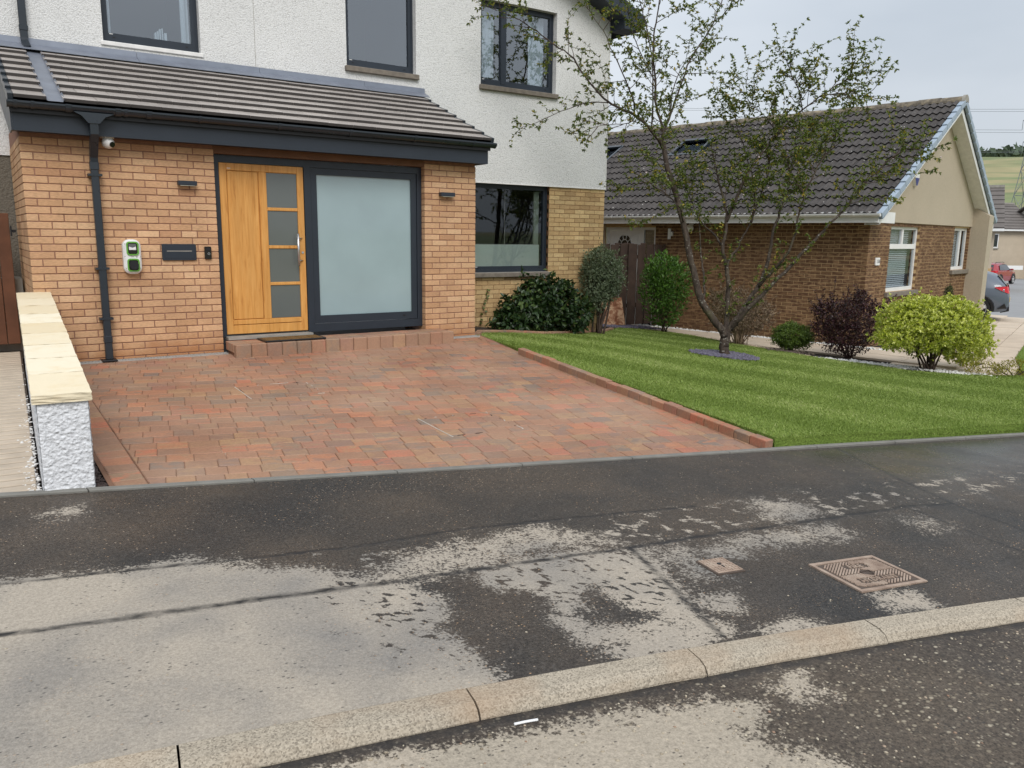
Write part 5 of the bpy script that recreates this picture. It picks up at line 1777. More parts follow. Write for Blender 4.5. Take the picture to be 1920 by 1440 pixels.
# beige panel left of the neighbour's door
MB(NB).box(-.004, .05, dH[1] + .02, LWL, ZB, ZT).build('beige_panel', M_BEIGE, nwall)
cand = []
for k in range(33):
    z1 = ZT - .008 - k * .075; z0 = z1 - .064
    if z1 < ZB: break
    # long wall
    y = 0.0 if k % 2 else -.1125
    while y < 6.3:
        a, b = max(y, .055 if k % 2 == 0 else 0.0), y + .215
        y += .225
        if z0 < dH[3] and b > dH[0] and a < dH[1]:
            if a >= dH[0] - .03: continue
            b = min(b, dH[0] - .002)
        if a > dH[0]: continue
        if b - a > .02: cand.append(('L', a, b, z0, z1))
    x = 0.0 if k % 2 == 0 else -.1125
    while x < GW:
        a, b = max(x, .05 if k % 2 else 0.0), min(x + .215, GW)
        x += .225
        segs = [(a, b)]
        for h in (WA, WB):
            if h[2] < (z0 + z1) / 2 < h[3]:
                ns = []
                for p, q in segs:
                    if q <= h[0] or p >= h[1]: ns.append((p, q)); continue
                    if p < h[0]: ns.append((p, h[0]))
                    if q > h[1]: ns.append((h[1], q))
                segs = ns
        for p, q in segs:
            if q - p > .02: cand.append(('G', p, q, z0, z1))
# nearest stretch of the long wall first
cand.sort(key=lambda t: (0 if t[0] == 'L' and t[1] < 3.6 else 1, t[1]))
rest = MB(NB)
nobj = 0
for kind_, a, b, z0, z1 in cand:
    w, h = b - a, z1 - z0
    if kind_ == 'L' and nobj < 300 and w > .12:
        me = brick_me('brown', .06, w, h, M_BROWN)
        link('brick', me, nwall, NB @ Matrix.Translation((.03 + random.gauss(0, .001), (a + b) / 2, (z0 + z1) / 2))); nobj += 1
    elif kind_ == 'L': rest.box(random.gauss(0, .001), .06, a, b, z0, z1)
    else: rest.box(a, b, random.gauss(0, .001), .06, z0, z1)
for k in range(33):
    z1 = ZT - .008 - k * .075; z0 = z1 - .064
    for h in (WA, WB):
        if h[2] < (z0 + z1) / 2 < h[3]:
            rest.box(h[1], h[1] + .06, .062, .159, z0, z1)
rest.build('bricks', M_BROWN, nwall, kind='stuff')
# beige gable triangle
OV = .35
AX, AZ = 3.65, 4.36                     # roof apex
SLL = (AZ - 1.83) / (AX + .48)          # pitch, left
SLR = (AZ - 1.90) / (7.05 - AX)
rz = lambda x: AZ - (AX - x) * SLL if x < AX else AZ - (x - AX) * SLR
gt = MB(NB); gt.prism([(-.01, ZT + .003), (GW + .02, ZT + .003), (GW + .02, rz(GW) - .12), (AX, AZ - .12), (-.01, rz(0) - .10)], 'y', -.035, .12)
gt.build('gable_render', M_BEIGE, bung)
# fin wall at the far end of the gable
MB(NB).prism([(-.40, -.30), (.05, -.30), (.05, rz(6.4) - .13), (-.02, rz(6.4) - .13), (-.40, 2.02 - .02)], 'x', 6.36, 6.72).build('fin_wall', M_BEIGE, bung)
fb = MB(NB).box(6.38, 6.70, -.38, .03, ZB - .25, -.304); fb.build('fin_base', M_BROWN, bung)
# windows
def white_window(rect, label, split):
    x0, x1, z0, z1 = rect
    w = MB(NB); frame_bars(w, x0 + .003, x1 - .003, z0 + .003, z1 - .003, .06, .12, .06, .075)
    if split == 'top':
        w.box(x0 + .06, x1 - .06, .06, .12, z1 - .46, z1 - .36).box((x0 + x1) / 2 - .04, (x0 + x1) / 2 + .04, .06, .12, z1 - .36, z1 - .06)
    else:
        xm = x0 + (x1 - x0) * .6
        w.box(xm - .05, xm + .05, .06, .12, z0 + .075, z1 - .06)
    win = w.build('window', M_WHITE, bung); win['label'] = label
    MB(NB).box(x0 + .05, x1 - .05, .088, .094, z0 + .06, z1 - .05).build('pane', M_GLASSN, win)
    MB(NB).rbox(x0 - .05, x1 + .06, -.07, .10, z0 - .10, z0 - .002, .01).build('sill', M_SILLB, win)
    z = z0 + .09
    me_ = None
    while z < z1 - .06:
        xe = x1 - .30 if split == 'top' else x0 + (x1 - x0) * .56
        if me_ is None: me_ = MB().add([(x0 + .08, .125, 0), (xe, .125, 0), (xe, .158, .029), (x0 + .08, .158, .029)], [(0, 1, 2, 3)]).mesh('blind_slat', M_WHITE)
        link('blind_slat', me_, win, NB @ Matrix.Translation((0, 0, z)))
        z += .040
    m = MB(NB); Y0, Y1 = .125, 1.3
    a, b, c, d = x0 + .004, x1 - .004, z0 + .004, z1 - .004
    m.quad((a, Y1, c), (b, Y1, c), (b, Y1, d), (a, Y1, d)); m.quad((a, Y0, c), (a, Y1, c), (a, Y1, d), (a, Y0, d)); m.quad((b, Y0, c), (b, Y0, d), (b, Y1, d), (b, Y1, c)); m.quad((a, Y0, d), (b, Y0, d), (b, Y1, d), (a, Y1, d)); m.quad((a, Y0, c), (b, Y0, c), (b, Y1, c), (a, Y1, c))
    m.build('room', M_DARKROOM, win)
    return win
white_window(WA, 'white framed window with venetian blind behind the yellow shrub', 'top')
white_window(WB, 'narrow white framed window with blind beside the beige fin wall', 'side')
# door and side light
dd = MB(NB); dd.box(.03, .09, dH[0], dH[0] + .05, ZB, dH[3]).box(.03, .09, 5.28, 5.36, ZB, dH[3]).box(.03, .09, dH[1] - .06, dH[1], ZB, dH[3]).box(.03, .09, dH[0] + .05, 5.28, dH[3] - .06, dH[3]).box(.03, .09, 5.36, dH[1] - .06, dH[3] - .07, dH[3])
ndoor = dd.build('white_door', M_WHITE, bung)
ndoor['label'] = 'white panelled door with arched leaded light behind the fence'
MB(NB).box(.045, .09, 5.362, dH[1] - .062, ZB, dH[3] - .072).build('leaf', M_WHITE, ndoor)
def bar(a, b, c, d): return MB(NB).box(.036, .046, a, b, c, d)
bar(5.46, 5.49, -.4, 1.45).build('moulding', M_WHITE, ndoor); bar(6.21, 6.24, -.4, 1.45).build('moulding', M_WHITE, ndoor); bar(5.49, 6.21, 1.42, 1.45).build('moulding', M_WHITE, ndoor)
arch = [(5.64, .80)] + [(5.85 + .21 * math.cos(R(a)), 1.18 + .28 * math.sin(R(a))) for a in range(180, -1, -15)] + [(6.06, .80)]
MB(NB).prism(arch, 'x', .0400, .0445).build('arched_light', M_BLACKG, ndoor)
lead = MB(NB)
for a in (0, 36, 72, 108, 144, 180):
    c_, s_ = math.cos(R(a)), math.sin(R(a))
    p0 = Vector((.038, 5.85 + .11 * c_, 1.18 + .15 * s_)); p1 = Vector((.038, 5.85 + .21 * c_, 1.18 + .28 * s_))
    lead.tube([p0, p1], .011, 4)
lead.tube([(.038, 5.85 + .11 * math.cos(R(a)), 1.18 + .15 * math.sin(R(a))) for a in range(0, 181, 20)], .011, 4)
lead.tube([(.038, 5.85 + .215 * math.cos(R(a)), 1.18 + .285 * math.sin(R(a))) for a in range(0, 181, 15)], .014, 4)
lead.tube([(.038, 5.74, 1.18), (.038, 5.74, .81)], .011, 4).tube([(.038, 5.96, 1.18), (.038, 5.96, .81)], .011, 4)
lead.build('leading', M_WHITE, ndoor)
MB(NB).box(.055, .06, dH[0] + .05, 5.28, -.5, dH[3] - .06).build('side_light', M_GLASS, ndoor)
MB(NB).box(.12, .14, dH[0], 5.3, ZB, dH[3]).build('room', M_DARKROOM, ndoor)
# roof
nr = MB(NB)
TH = .10
def rpt(x, off): return (x, rz(x) + off)
nr.prism([rpt(-.375, -.005), rpt(AX, -.005), rpt(7.02, -.005), (7.02, rz(7.02) - TH), (AX, AZ - TH * 1.2), (-.375, rz(-.375) - .04)], 'y', -OV + .02, LWL)
nroof = nr.build('roof', M_BLACK, bung)
# interlocking double-roll tiles on the side facing our garden
al = math.atan(SLL); RL = (AX + .50) / math.cos(al)
GA, TW = .322, .300
def roll(u):         # tile profile across its width, u in metres
    return .040 * (0.5 + .5 * math.sin(2 * math.pi * u / .15 - .6)) ** 1.2
nu_ = 13
def tile_geo():
    V, F = [], []
    for s_, dz in ((0, -.004), (0, .034), (GA + .05, .0)):
        for i in range(nu_):
            u = TW * i / (nu_ - 1)
            h = roll(u) if dz != -.004 else roll(u) * .9 - .012
            V.append((u, s_, h + dz if dz != -.004 else h + .004))
    for r_ in range(2):
        for i in range(nu_ - 1):
            F.append((r_ * nu_ + i, r_ * nu_ + i + 1, (r_ + 1) * nu_ + i + 1, (r_ + 1) * nu_ + i))
    return V, F
tv, tf = tile_geo()
# local tile axes: u runs along +y of the house, s up the slope (+x)
def tileM(yy, s_, dz=0.0):
    x = -.50 + math.cos(al) * s_; z = rz(-.50) + math.sin(al) * s_
    up = Vector((-math.sin(al), 0, math.cos(al))); sx = Vector((math.cos(al), 0, math.sin(al))); yx = Vector((0, 1, 0))
    M_ = Matrix((yx, sx, up)).transposed().to_4x4()
    M_.translation = Vector((x, yy, z)) + up * (.018 + dz)
    return NB @ M_
tm = MB().add(tv, [f[::-1] for f in tf]).mesh('roof_tile', [M_TILE2, M_TILE2_SHADE], False)
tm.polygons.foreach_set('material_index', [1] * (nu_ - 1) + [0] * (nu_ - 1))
nrow = int((RL - .05) / GA) + 1; ncol = int((LWL + OV - .1) / TW)
SKY = [(8.05, 9.15, 2.95, 3.9), (5.2, 6.1, 3.05, 3.9)]          # roof windows: y0,y1, s range
tl = []
for r_ in range(nrow):
    for c_ in range(ncol):
        yy = -OV + .07 + c_ * TW; ss = r_ * GA
        if any(a < yy + .15 < b and c0 < ss + .15 < c1 for a, b, c0, c1 in SKY): continue
        tl.append((yy, ss))
tl.sort(key=lambda t: t[0])
rest = MB()
for i, (yy, ss) in enumerate(tl):
    Mt = tileM(yy, ss, random.gauss(0, .002))
    if i < 300: link('roof_tile', tm, nroof, Mt)
    else:
        rest.add([Mt @ Vector(p) for p in tv], [f[::-1] for f in tf])
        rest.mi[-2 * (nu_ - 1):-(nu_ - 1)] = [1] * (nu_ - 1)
rest.build('roof_tiles', [M_TILE2, M_TILE2_SHADE], nroof, kind='stuff')
# far slope seen only at the verge
MB(NB).prism([(AX, AZ + .035), (7.06, rz(7.06) + .03), (7.06, rz(7.06) + .0), (AX, AZ)], 'y', -OV + .06, LWL).build('far_slope', M_TILE2, nroof)
# ridge tiles
rt = None
for i in range(25):
    yy = -OV + .02 + i * .45
    if rt is None:
        pr = [(.15 * math.cos(R(a)), .13 * math.sin(R(a)) - .02) for a in range(0, 181, 20)]
        rt = MB().prism(pr, 'y', 0, .455).mesh('ridge_tile', M_RIDGE)
    link('ridge_tile', rt, nroof, NB @ Matrix.Translation((AX, yy, AZ - .02 + (.012 if i % 2 else 0))) @ Matrix.Rotation(random.gauss(0, .01), 4, 'X'))
MB(NB).prism([(AX + .16 * math.cos(R(a)), AZ - .04 + .155 * math.sin(R(a))) for a in range(0, 181, 15)], 'y', -OV - .04, -OV + .019).build('ridge_end_cap', M_TRIM, nroof)
# verge caps, barge boards
def verge(side):
    sl = SLL if side < 0 else SLR
    a = math.atan(sl)
    L_ = (AX + .50) / math.cos(a) if side < 0 else (7.08 - AX) / math.cos(a)
    n_ = int(L_ / .30)
    me_ = MB().rbox(0, .285, -.045, .06, -.065, .052, .008).add([(.0, -.045, -.075), (.0, .055, -.075), (.285, .055, -.066), (.285, -.045, -.066)], [(0, 1, 2, 3)]).mesh('verge_cap', M_VERGE)
    for i in range(n_):
        s_ = i * .30
        x = -.50 + math.cos(a) * s_ if side < 0 else 7.08 - math.cos(a) * s_
        z = rz(-.5) + math.sin(a) * s_ if side < 0 else rz(7.08) + math.sin(a) * s_
        M_ = Matrix.Translation((x, -OV, z + .012)) @ (Matrix.Rotation(-a + .07, 4, 'Y') if side < 0 else Matrix.Rotation(math.pi, 4, 'Z') @ Matrix.Rotation(-a + .07, 4, 'Y') @ Matrix.Translation((0, -.02, 0)))
        link('verge_cap', me_, nroof, NB @ M_)
    xe = -.40 if side < 0 else 7.0
    MB(NB).prism([(xe, rz(xe) - .075), (AX, AZ - .08), (AX, AZ - .25), (xe, rz(xe) - .21)] if side < 0 else [(AX + .001, AZ - .08), (xe, rz(xe) - .075), (xe, rz(xe) - .21), (AX + .001, AZ - .25)], 'y', -OV + .03, -OV + .05).build('bargeboard', M_WHITE, nroof)
    MB(NB).prism([(xe, rz(xe) - .20), (AX, AZ - .235), (AX, AZ - .25), (xe, rz(xe) - .215)] if side < 0 else [(AX + .001, AZ - .235), (xe, rz(xe) - .20), (xe, rz(xe) - .215), (AX + .001, AZ - .25)], 'y', -OV + .052, -.04).build('verge_soffit', M_WPAINT, nroof)
verge(-1); verge(1)
# eaves: white fascia, soffit, gutter
MB(NB).box(-.485, -.465, -OV + .055, LWL, 1.70, 1.90).build('fascia', M_WHITE, bung)
MB(NB).box(-.465, -.002, -OV + .055, LWL, 1.737, 1.75).build('soffit', M_WHITE, bung)
MB(NB).box(-.485, .35, -OV + .031, -OV + .053, 1.70, 1.905).build('box_end', M_WHITE, bung)
MB(NB).box(6.75, 7.08, -OV + .031, .3, 1.72, 1.86).build('box_end', M_WHITE, bung)
gp = [(-.535 + .052 * math.cos(math.pi + math.pi * i / 8), 1.865 + .058 * math.sin(math.pi + math.pi * i / 8)) for i in range(9)]
ng = MB(NB).prism(gp, 'y', -OV - .02, LWL).build('gutter', M_WHITE, bung)
for y in np.arange(.1, 9.5, .95): MB(NB).prism([(-.535 + .058 * math.cos(math.pi + math.pi * i / 8), 1.866 + .064 * math.sin(math.pi + math.pi * i / 8)) for i in range(9)], 'y', y, y + .03).build('gutter_bracket', M_WHITE, ng)
# roof windows
for (a, b, c0, c1) in SKY:
    up_ = .06
    Mt = tileM(a, c0)
    w = MB(Mt)
    W_, H_ = b - a, c1 - c0
    w.box(0, .07, 0, H_, -.05, up_).box(W_ - .07, W_, 0, H_, -.05, up_).box(.07, W_ - .07, 0, .07, -.05, up_).box(.07, W_ - .07, H_ - .09, H_, -.05, up_ + .02)
    sw = w.build('roof_window', M_GUT, nroof)
    MB(Mt).box(.065, W_ - .065, .065, H_ - .085, .02, .03).build('pane', m_glass('roof glass', .8), sw)
# number plate, alarm box, wall lamps
npl = thing('number_plate', 'small white house number plate on the brown brick corner', 'house number', tuple(nb(.5, -.01, .9)))
pill(MB(NB), .50, .965, .105, .075, .015, -.022, .004, .004).build('plate', M_WHITE, npl)
text_mesh('number', '138', .10, .001, M_BLACK, NB @ Matrix.Translation((.515, -.0235, .965)) @ Matrix.Rotation(R(90), 4, 'X'), npl)
alb = thing('alarm_box', 'small white and blue alarm box high on the beige gable', 'alarm', tuple(nb(2.0, -.06, 2.6)))
MB(NB).prism([(1.88, 2.76), (2.12, 2.76), (2.12, 2.66), (2.03, 2.50), (1.97, 2.50), (1.88, 2.66)], 'y', -.10, -.034).build('case', M_WHITE, alb)
MB(NB).prism([(1.885, 2.655), (2.115, 2.655), (2.028, 2.502), (1.972, 2.502)], 'y', -.106, -.1005).build('blue_band', m_plain('blue plastic', srgb(40, 50, 120), .4), alb)
nl = thing('wall_lamp', 'white cylindrical lamp on the brown brick wall beside the white door', 'wall light', tuple(nb(-.06, 4.5, 1.4)))
MB(NB).cyl((-.07, 4.5, 1.47), 'z', .035, .24, 14).build('tube', M_WHITE, nl); MB(NB).rbox(-.05, .002, 4.44, 4.49, 1.42, 1.52, .005).build('bracket', M_WHITE, nl)
gl = thing('globe_lamp', 'white globe lamp under the white fascia of the bungalow', 'wall light', tuple(nb(-.1, 3.9, 1.5)))
MB(NB).sphere((-.12, 3.93, 1.60), .085, 16, 10).build('globe', m_plain('opal glass', (.75, .74, .7), .2), gl, smooth=True); MB(NB).box(-.12, .002, 3.91, 3.95, 1.665, 1.70).build('bracket', M_WHITE, gl)

# =================================================================== FENCE, BOARD
fence = thing('timber_fence', 'weathered dark brown board fence between the two houses', 'fence', (12.0, 4.2, -.6))
FA, FB = Vector((10.9, 4.25)), Vector((13.25, 4.15))
x = 0.0; k = 0
Lf = (FB - FA).length; fd = (FB - FA).normalized()
while x < Lf - .05:
    w = random.uniform(.13, .155)
    front = k % 2 == 0
    c = FA + fd * (x + w / 2)
    h = 1.84 + random.uniform(-.025, .02)
    me = MB().rbox(-w / 2, w / 2, -.01, .01, 0, h, .004).mesh('board', M_TIMBER)
    link('board', me, fence, Matrix.Translation((c.x, c.y - (.035 if front else 0), -.60)) @ Matrix.Rotation(random.gauss(0, .008), 4, 'Y'))
    x += w * .90; k += 1
for z in (-.2, .9): MB().add([(FA.x, FA.y - .022, z), (FB.x, FB.y - .022, z), (FB.x, FB.y - .013, z), (FA.x, FA.y - .013, z), (FA.x, FA.y - .022, z + .09), (FB.x, FB.y - .022, z + .09), (FB.x, FB.y - .013, z + .09), (FA.x, FA.y - .013, z + .09)], [(0, 3, 2, 1), (4, 5, 6, 7), (0, 1, 5, 4), (1, 2, 6, 5), (2, 3, 7, 6), (3, 0, 4, 7)]).build('rail', M_TIMBER, fence)
def _flag():
    m = Mat('rust stained slab', .85, .2)
    n_ = m.noise(5, 5, None, .65, 1.2)
    m.col(m.ramp(n_, [(.38, srgb(112, 72, 52)), (.5, srgb(146, 104, 80)), (.58, srgb(188, 156, 126))]))
    return m.m
lb_ = MB(Matrix.Translation((11.20, 3.80, -.545)) @ Matrix.Rotation(R(-3), 4, 'Z') @ Matrix.Rotation(R(-16), 4, 'X'))
lb_.rbox(-.33, .33, -.02, .02, 0, .62, .005)
tag(lb_.build('leaning_board', _flag()), 'rust and cream mottled square slab leaning against the timber fence', 'slab')
# =================================================================== PLANTS
def leaves(P, D, N, L, W, fold=.25, curl=.0):
    """P base points, D leaf directions, N normals (n,3); two-panel folded leaves, 4 verts... returns V,F"""
    n = len(P)
    D = D / (np.linalg.norm(D, axis=1, keepdims=True) + 1e-9)
    S = np.cross(D, N); S /= (np.linalg.norm(S, axis=1, keepdims=True) + 1e-9)
    U = np.cross(S, D)
    L = L[:, None]; W = W[:, None]
    V = np.empty((n, 6, 3), np.float32)
    V[:, 0] = P
    V[:, 1] = P + D * L * .38 + S * W * .5 + U * W * fold
    V[:, 2] = P + D * L * .78 + S * W * .30 + U * W * fold * .7 - U * L * curl * .5
    V[:, 3] = P + D * L - U * L * curl
    V[:, 4] = P + D * L * .78 - S * W * .30 + U * W * fold * .7 - U * L * curl * .5
    V[:, 5] = P + D * L * .38 - S * W * .5 + U * W * fold
    b = np.arange(n)[:, None] * 6
    F = np.concatenate([b + np.array([[0, 1, 2]]), b + np.array([[0, 2, 3]]), b + np.array([[0, 3, 4]]), b + np.array([[0, 4, 5]])])
    return V.reshape(-1, 3), F
def rdir(rg, n):
    v = rg.normal(0, 1, (n, 3)); return v / np.linalg.norm(v, axis=1, keepdims=True)

# ---- the ornamental cherry on the lawn
LIMBS = [
('trunk', [(8.9, -1.35, -0.42), (8.9, -1.34, -0.3), (8.91, -1.32, -0.21), (8.94, -1.3, -0.02)], .082, .072),
('b1', [(8.92, -1.32, -0.10), (8.87, -1.28, .02), (8.75, -1.19, 0.19), (8.64, -1.05, 0.47), (8.58, -0.91, 0.91), (8.55, -0.81, 1.26), (8.52, -0.7, 1.66), (8.47, -0.59, 2.02), (8.4, -0.46, 2.41), (8.38, -0.35, 2.79)], .062, .036),
('b1a', [(8.38, -0.35, 2.74), (8.11, -0.38, 2.94), (7.92, -0.2, 3.17), (7.76, -0.08, 3.25), (7.61, 0.05, 3.36), (7.41, 0.25, 3.63), (7.21, 0.40, 3.98), (6.97, 0.58, 4.17), (6.66, 0.75, 4.4), (6.38, .9, 4.56), (6.09, 1.05, 4.65)], .028, .004),
('b1b', [(8.38, -0.35, 2.76), (8.50, -0.2, 3.04), (8.49, -0.06, 3.36), (8.52, 0.02, 3.76), (8.55, 0.12, 4.33), (8.63, 0.15, 4.73), (8.77, 0.18, 5.3)], .026, .008),
('b1c', [(8.40, -0.3, 2.85), (8.61, -0.12, 2.98), (8.74, -0.13, 3.26), (8.9, -0.14, 3.67), (9.08, -0.17, 4.12), (9.32, -0.25, 4.49), (9.53, -0.29, 4.94), (9.67, -0.3, 5.35)], .022, .007),
('b1d', [(7.92, -0.2, 3.15), (7.74, -0.33, 3.39), (7.52, -0.24, 3.85), (7.37, -.06, 4.3), (7.21, 0.1, 4.6)], .013, .004),
('b1e', [(7.61, 0.05, 3.34), (7.30, -0.06, 3.31), (7.02, -0.06, 3.25), (6.68, 0.14, 3.1), (6.45, 0.27, 2.98), (6.25, 0.39, 2.9)], .009, .003),
('b1f', [(8.11, -0.38, 2.96), (8.0, -.5, 3.5), (7.95, -.45, 4.1), (7.9, -.3, 4.6), (7.75, -.25, 5.0)], .013, .004),
('b1g', [(8.52, .0, 3.7), (8.3, .1, 4.1), (8.1, .15, 4.5), (8.0, .2, 5.0)], .011, .004),
('b1h', [(8.74, -.13, 3.3), (9.0, .1, 3.7), (9.3, .2, 4.1), (9.6, .2, 4.4), (9.9, .15, 4.6)], .012, .004),
('b1i', [(7.92, -.2, 3.12), (7.6, -.45, 3.0), (7.3, -.5, 2.95), (7.0, -.45, 2.9), (6.75, -.3, 2.8)], .009, .003),
('b2', [(8.95, -1.3, -.08), (9.01, -1.25, .05), (9.06, -1.2, 0.22), (9.12, -1.15, 0.62), (9.14, -1.08, 0.91), (9.11, -1.0, 1.21), (9.17, -0.98, 1.43), (9.21, -0.96, 1.63), (9.22, -0.89, 1.92), (9.17, -0.76, 2.32), (9.14, -0.65, 2.72)], .048, .012),
('b2a', [(9.14, -1.06, 0.90), (9.3, -.98, 1.05), (9.47, -0.96, 1.21), (9.59, -0.99, 1.44), (9.7, -1.03, 1.63), (9.85, -1.04, 2.01), (9.99, -1.06, 2.39), (10.06, -1.02, 2.76)], .026, .007),
('b2b', [(9.12, -1.0, 1.22), (9.2, -0.75, 1.43), (9.12, -0.55, 1.59), (9.06, -0.4, 1.88), (8.98, -0.29, 2.17)], .02, .007),
('b2c', [(8.66, -1.08, .42), (8.85, -.9, .75), (9.0, -.7, 1.0), (9.1, -.55, 1.3), (9.15, -.45, 1.7)], .022, .008),
('b3', [(8.95, -1.32, -.05), (9.0, -1.38, 0.10), (9.1, -1.42, 0.25), (9.24, -1.46, 0.46), (9.36, -1.51, 0.66), (9.51, -1.53, 0.98), (9.59, -1.52, 1.28), (9.68, -1.51, 1.6), (9.82, -1.52, 1.96), (9.92, -1.51, 2.32), (9.91, -1.44, 2.63)], .05, .010),
('b4', [(8.98, -1.36, 0.02), (8.99, -1.52, .2), (9.05, -1.66, 0.40), (9.14, -1.78, 0.56), (9.25, -1.88, 0.74), (9.54, -2.03, 1.08), (9.74, -2.11, 1.31), (9.95, -2.2, 1.56), (10.15, -2.29, 1.76), (10.35, -2.37, 2.03), (10.61, -2.47, 2.34), (10.89, -2.61, 2.61), (11.06, -2.71, 2.69)], .042, .006),
('b5', [(9.36, -1.52, .66), (9.40, -1.75, 0.92), (9.42, -1.92, 1.12), (9.5, -2.0, 1.42), (9.56, -2.0, 1.75), (9.69, -2.02, 2.13), (9.89, -2.07, 2.51), (10.1, -2.16, 2.74)], .026, .007),
('b6', [(9.21, -0.96, 1.63), (9.33, -1.03, 2.0), (9.47, -1.08, 2.33), (9.78, -1.19, 2.8), (9.91, -1.24, 2.96), (10.26, -1.4, 3.31), (10.56, -1.55, 3.57), (10.85, -1.7, 3.78), (10.96, -1.74, 3.94)], .026, .005),
('b6a', [(10.26, -1.4, 3.3), (10.18, -1.41, 3.51), (10.12, -1.33, 3.75), (10.07, -1.26, 3.91)], .008, .003),
('b6b', [(10.5, -1.52, 3.52), (10.7, -1.78, 3.57), (11.0, -2.0, 3.52)], .008, .003),
('b6c', [(9.91, -1.24, 2.96), (9.8, -1.1, 3.2), (9.65, -.95, 3.4), (9.5, -.9, 3.55)], .008, .003),
('b7', [(9.70, -1.03, 1.62), (9.85, -.95, 1.95), (9.95, -0.8, 2.3), (9.95, -0.6, 2.78), (9.9, -0.44, 3.2), (9.85, -0.35, 3.45)], .016, .004),
('b8', [(8.52, -.72, 1.6), (8.2, -.95, 1.8), (7.97, -1.0, 1.92), (7.84, -1.0, 2.0), (7.69, -0.9, 2.1), (7.52, -0.74, 2.27)], .012, .004),
('b9', [(9.92, -1.51, 2.3), (10.2, -1.4, 2.6), (10.45, -1.35, 2.9), (10.6, -1.3, 3.1)], .01, .004),
]
tree = thing('ornamental_cherry', 'slender multi stemmed cherry tree with sparse green leaves on the lawn', 'tree', (8.9, -1.35, -.4))
trg = np.random.default_rng(42); tr = random.Random(5)
trunk = MB()
twigs = MB()
lp_, ld_, ln_, ll_, lw_ = [], [], [], [], []
flowers = []
def smooth_path(pts, k=4):
    pts = [Vector(p) for p in pts]
    out = []
    for i in range(len(pts) - 1):
        p0, p1, p2, p3 = pts[max(i - 1, 0)], pts[i], pts[i + 1], pts[min(i + 2, len(pts) - 1)]
        for j in range(k):
            t = j / k
            out.append(.5 * ((2 * p1) + (-p0 + p2) * t + (2 * p0 - 5 * p1 + 4 * p2 - p3) * t * t + (-p0 + 3 * p1 - 3 * p2 + p3) * t ** 3))
    out.append(pts[-1]); return out
UPV = Vector((0, 0, 1))
def put_leaves(p, d, n, spread):
    for _ in range(n):
        dd = (d * tr.uniform(.2, .9) + Vector((tr.gauss(0, 1), tr.gauss(0, 1), tr.gauss(-.25, .7))) * spread).normalized()
        lp_.append(p); ld_.append(dd); ln_.append(Vector((tr.gauss(0, .5), tr.gauss(0, .5), 1))); l_ = tr.uniform(.03, .064); ll_.append(l_); lw_.append(l_ * tr.uniform(.42, .58))
def twig(p, d, L_, r_, depth):
    n = max(3, int(L_ / .07)); pts = [p]; q = p.copy(); dd = d.copy()
    for i in range(n):
        dd = (dd + Vector((tr.gauss(0, .16), tr.gauss(0, .16), tr.gauss(.02, .13)))).normalized()
        q = q + dd * (L_ / n); pts.append(q.copy())
        f = (i + 1) / n
        if depth == 0 or f > .3:
            put_leaves(q, dd, tr.choice((3, 4, 4, 5, 6)), .8)
        if depth > 0 and tr.random() < .6 and i > 0:
            sd = (dd * .6 + Vector((tr.gauss(0, .7), tr.gauss(0, .7), tr.gauss(.1, .5)))).normalized()
            twig(q, sd, L_ * tr.uniform(.3, .6), r_ * .55, depth - 1)
    put_leaves(q, dd, 3, .5)
    twigs.tube(pts, [r_ * (1 - .75 * i / n) for i in range(n + 1)], 4, False)
for nm, pts, r0, r1 in LIMBS:
    sp_ = smooth_path(pts, 4)
    n = len(sp_)
    rad = [r0 + (r1 - r0) * (i / (n - 1)) ** .8 for i in range(n)]
    if nm == 'trunk': rad[0] *= 1.35; rad[1] *= 1.2; rad[2] *= 1.1
    sp_ = [p + Vector((tr.gauss(0, .006), tr.gauss(0, .006), tr.gauss(0, .004))) for p in sp_]
    trunk.tube(sp_, [r_ * tr.uniform(.94, 1.06) for r_ in rad], 9 if r0 > .03 else 6)
    L_ = sum((sp_[i + 1] - sp_[i]).length for i in range(n - 1))
    for i in range(2, n):
        z = sp_[i].z
        if nm in ('trunk',): continue
        if rad[i] > .04 and z < 2: continue
        dens = .30 if z < 1.5 else (.95 if z < 3.1 else .8)
        if nm in ('b1', 'b2', 'b3', 'b4') and z < 1.7: dens = .14
        if nm == 'b1e': dens = .35
        t = (sp_[i] - sp_[i - 1]).normalized()
        for _ in range(2 if nm[:2] in ('b6', 'b5', 'b7', 'b2', 'b3', 'b4', 'b9') and z > 1.7 else 1):
            if tr.random() < dens * 2.4:
                side = Vector((tr.gauss(0, 1), tr.gauss(0, 1), tr.gauss(.15, .6))); side = (side - t * side.dot(t)).normalized()
                d = (t * tr.uniform(.3, 1.0) + side * tr.uniform(.5, 1.0)).normalized()
                big = z > 1.8 and tr.random() < .6 and nm != 'b1e'
                twig(sp_[i], d, tr.uniform(.3, .68) if big else tr.uniform(.14, .32), .006 if big else .004, 1 if big else 0)
    d = (sp_[-1] - sp_[-2]).normalized()
    if nm not in ('trunk', 'b1'): twig(sp_[-1], d, .3, .004, 0)
trunk.build('trunk', M_BARK, tree, smooth=True)
twigs.build('twigs', M_TWIG, tree, smooth=True)
_P = np.array([tuple(v) for v in lp_]); _D = np.array([tuple(v) for v in ld_]); _N = np.array([tuple(v) for v in ln_])
V, F = leaves(_P, _D, _N, np.array(ll_), np.array(lw_), .22, .16)
M_CHERRY = m_leaf('cherry leaf', [srgb(70, 84, 38), srgb(92, 108, 50), srgb(80, 96, 44), srgb(112, 126, 60), srgb(86, 100, 50), srgb(100, 114, 54), srgb(132, 138, 66), srgb(176, 152, 64)], .45, .36)
link('crown', np_mesh('crown', V, F, M_CHERRY), tree)
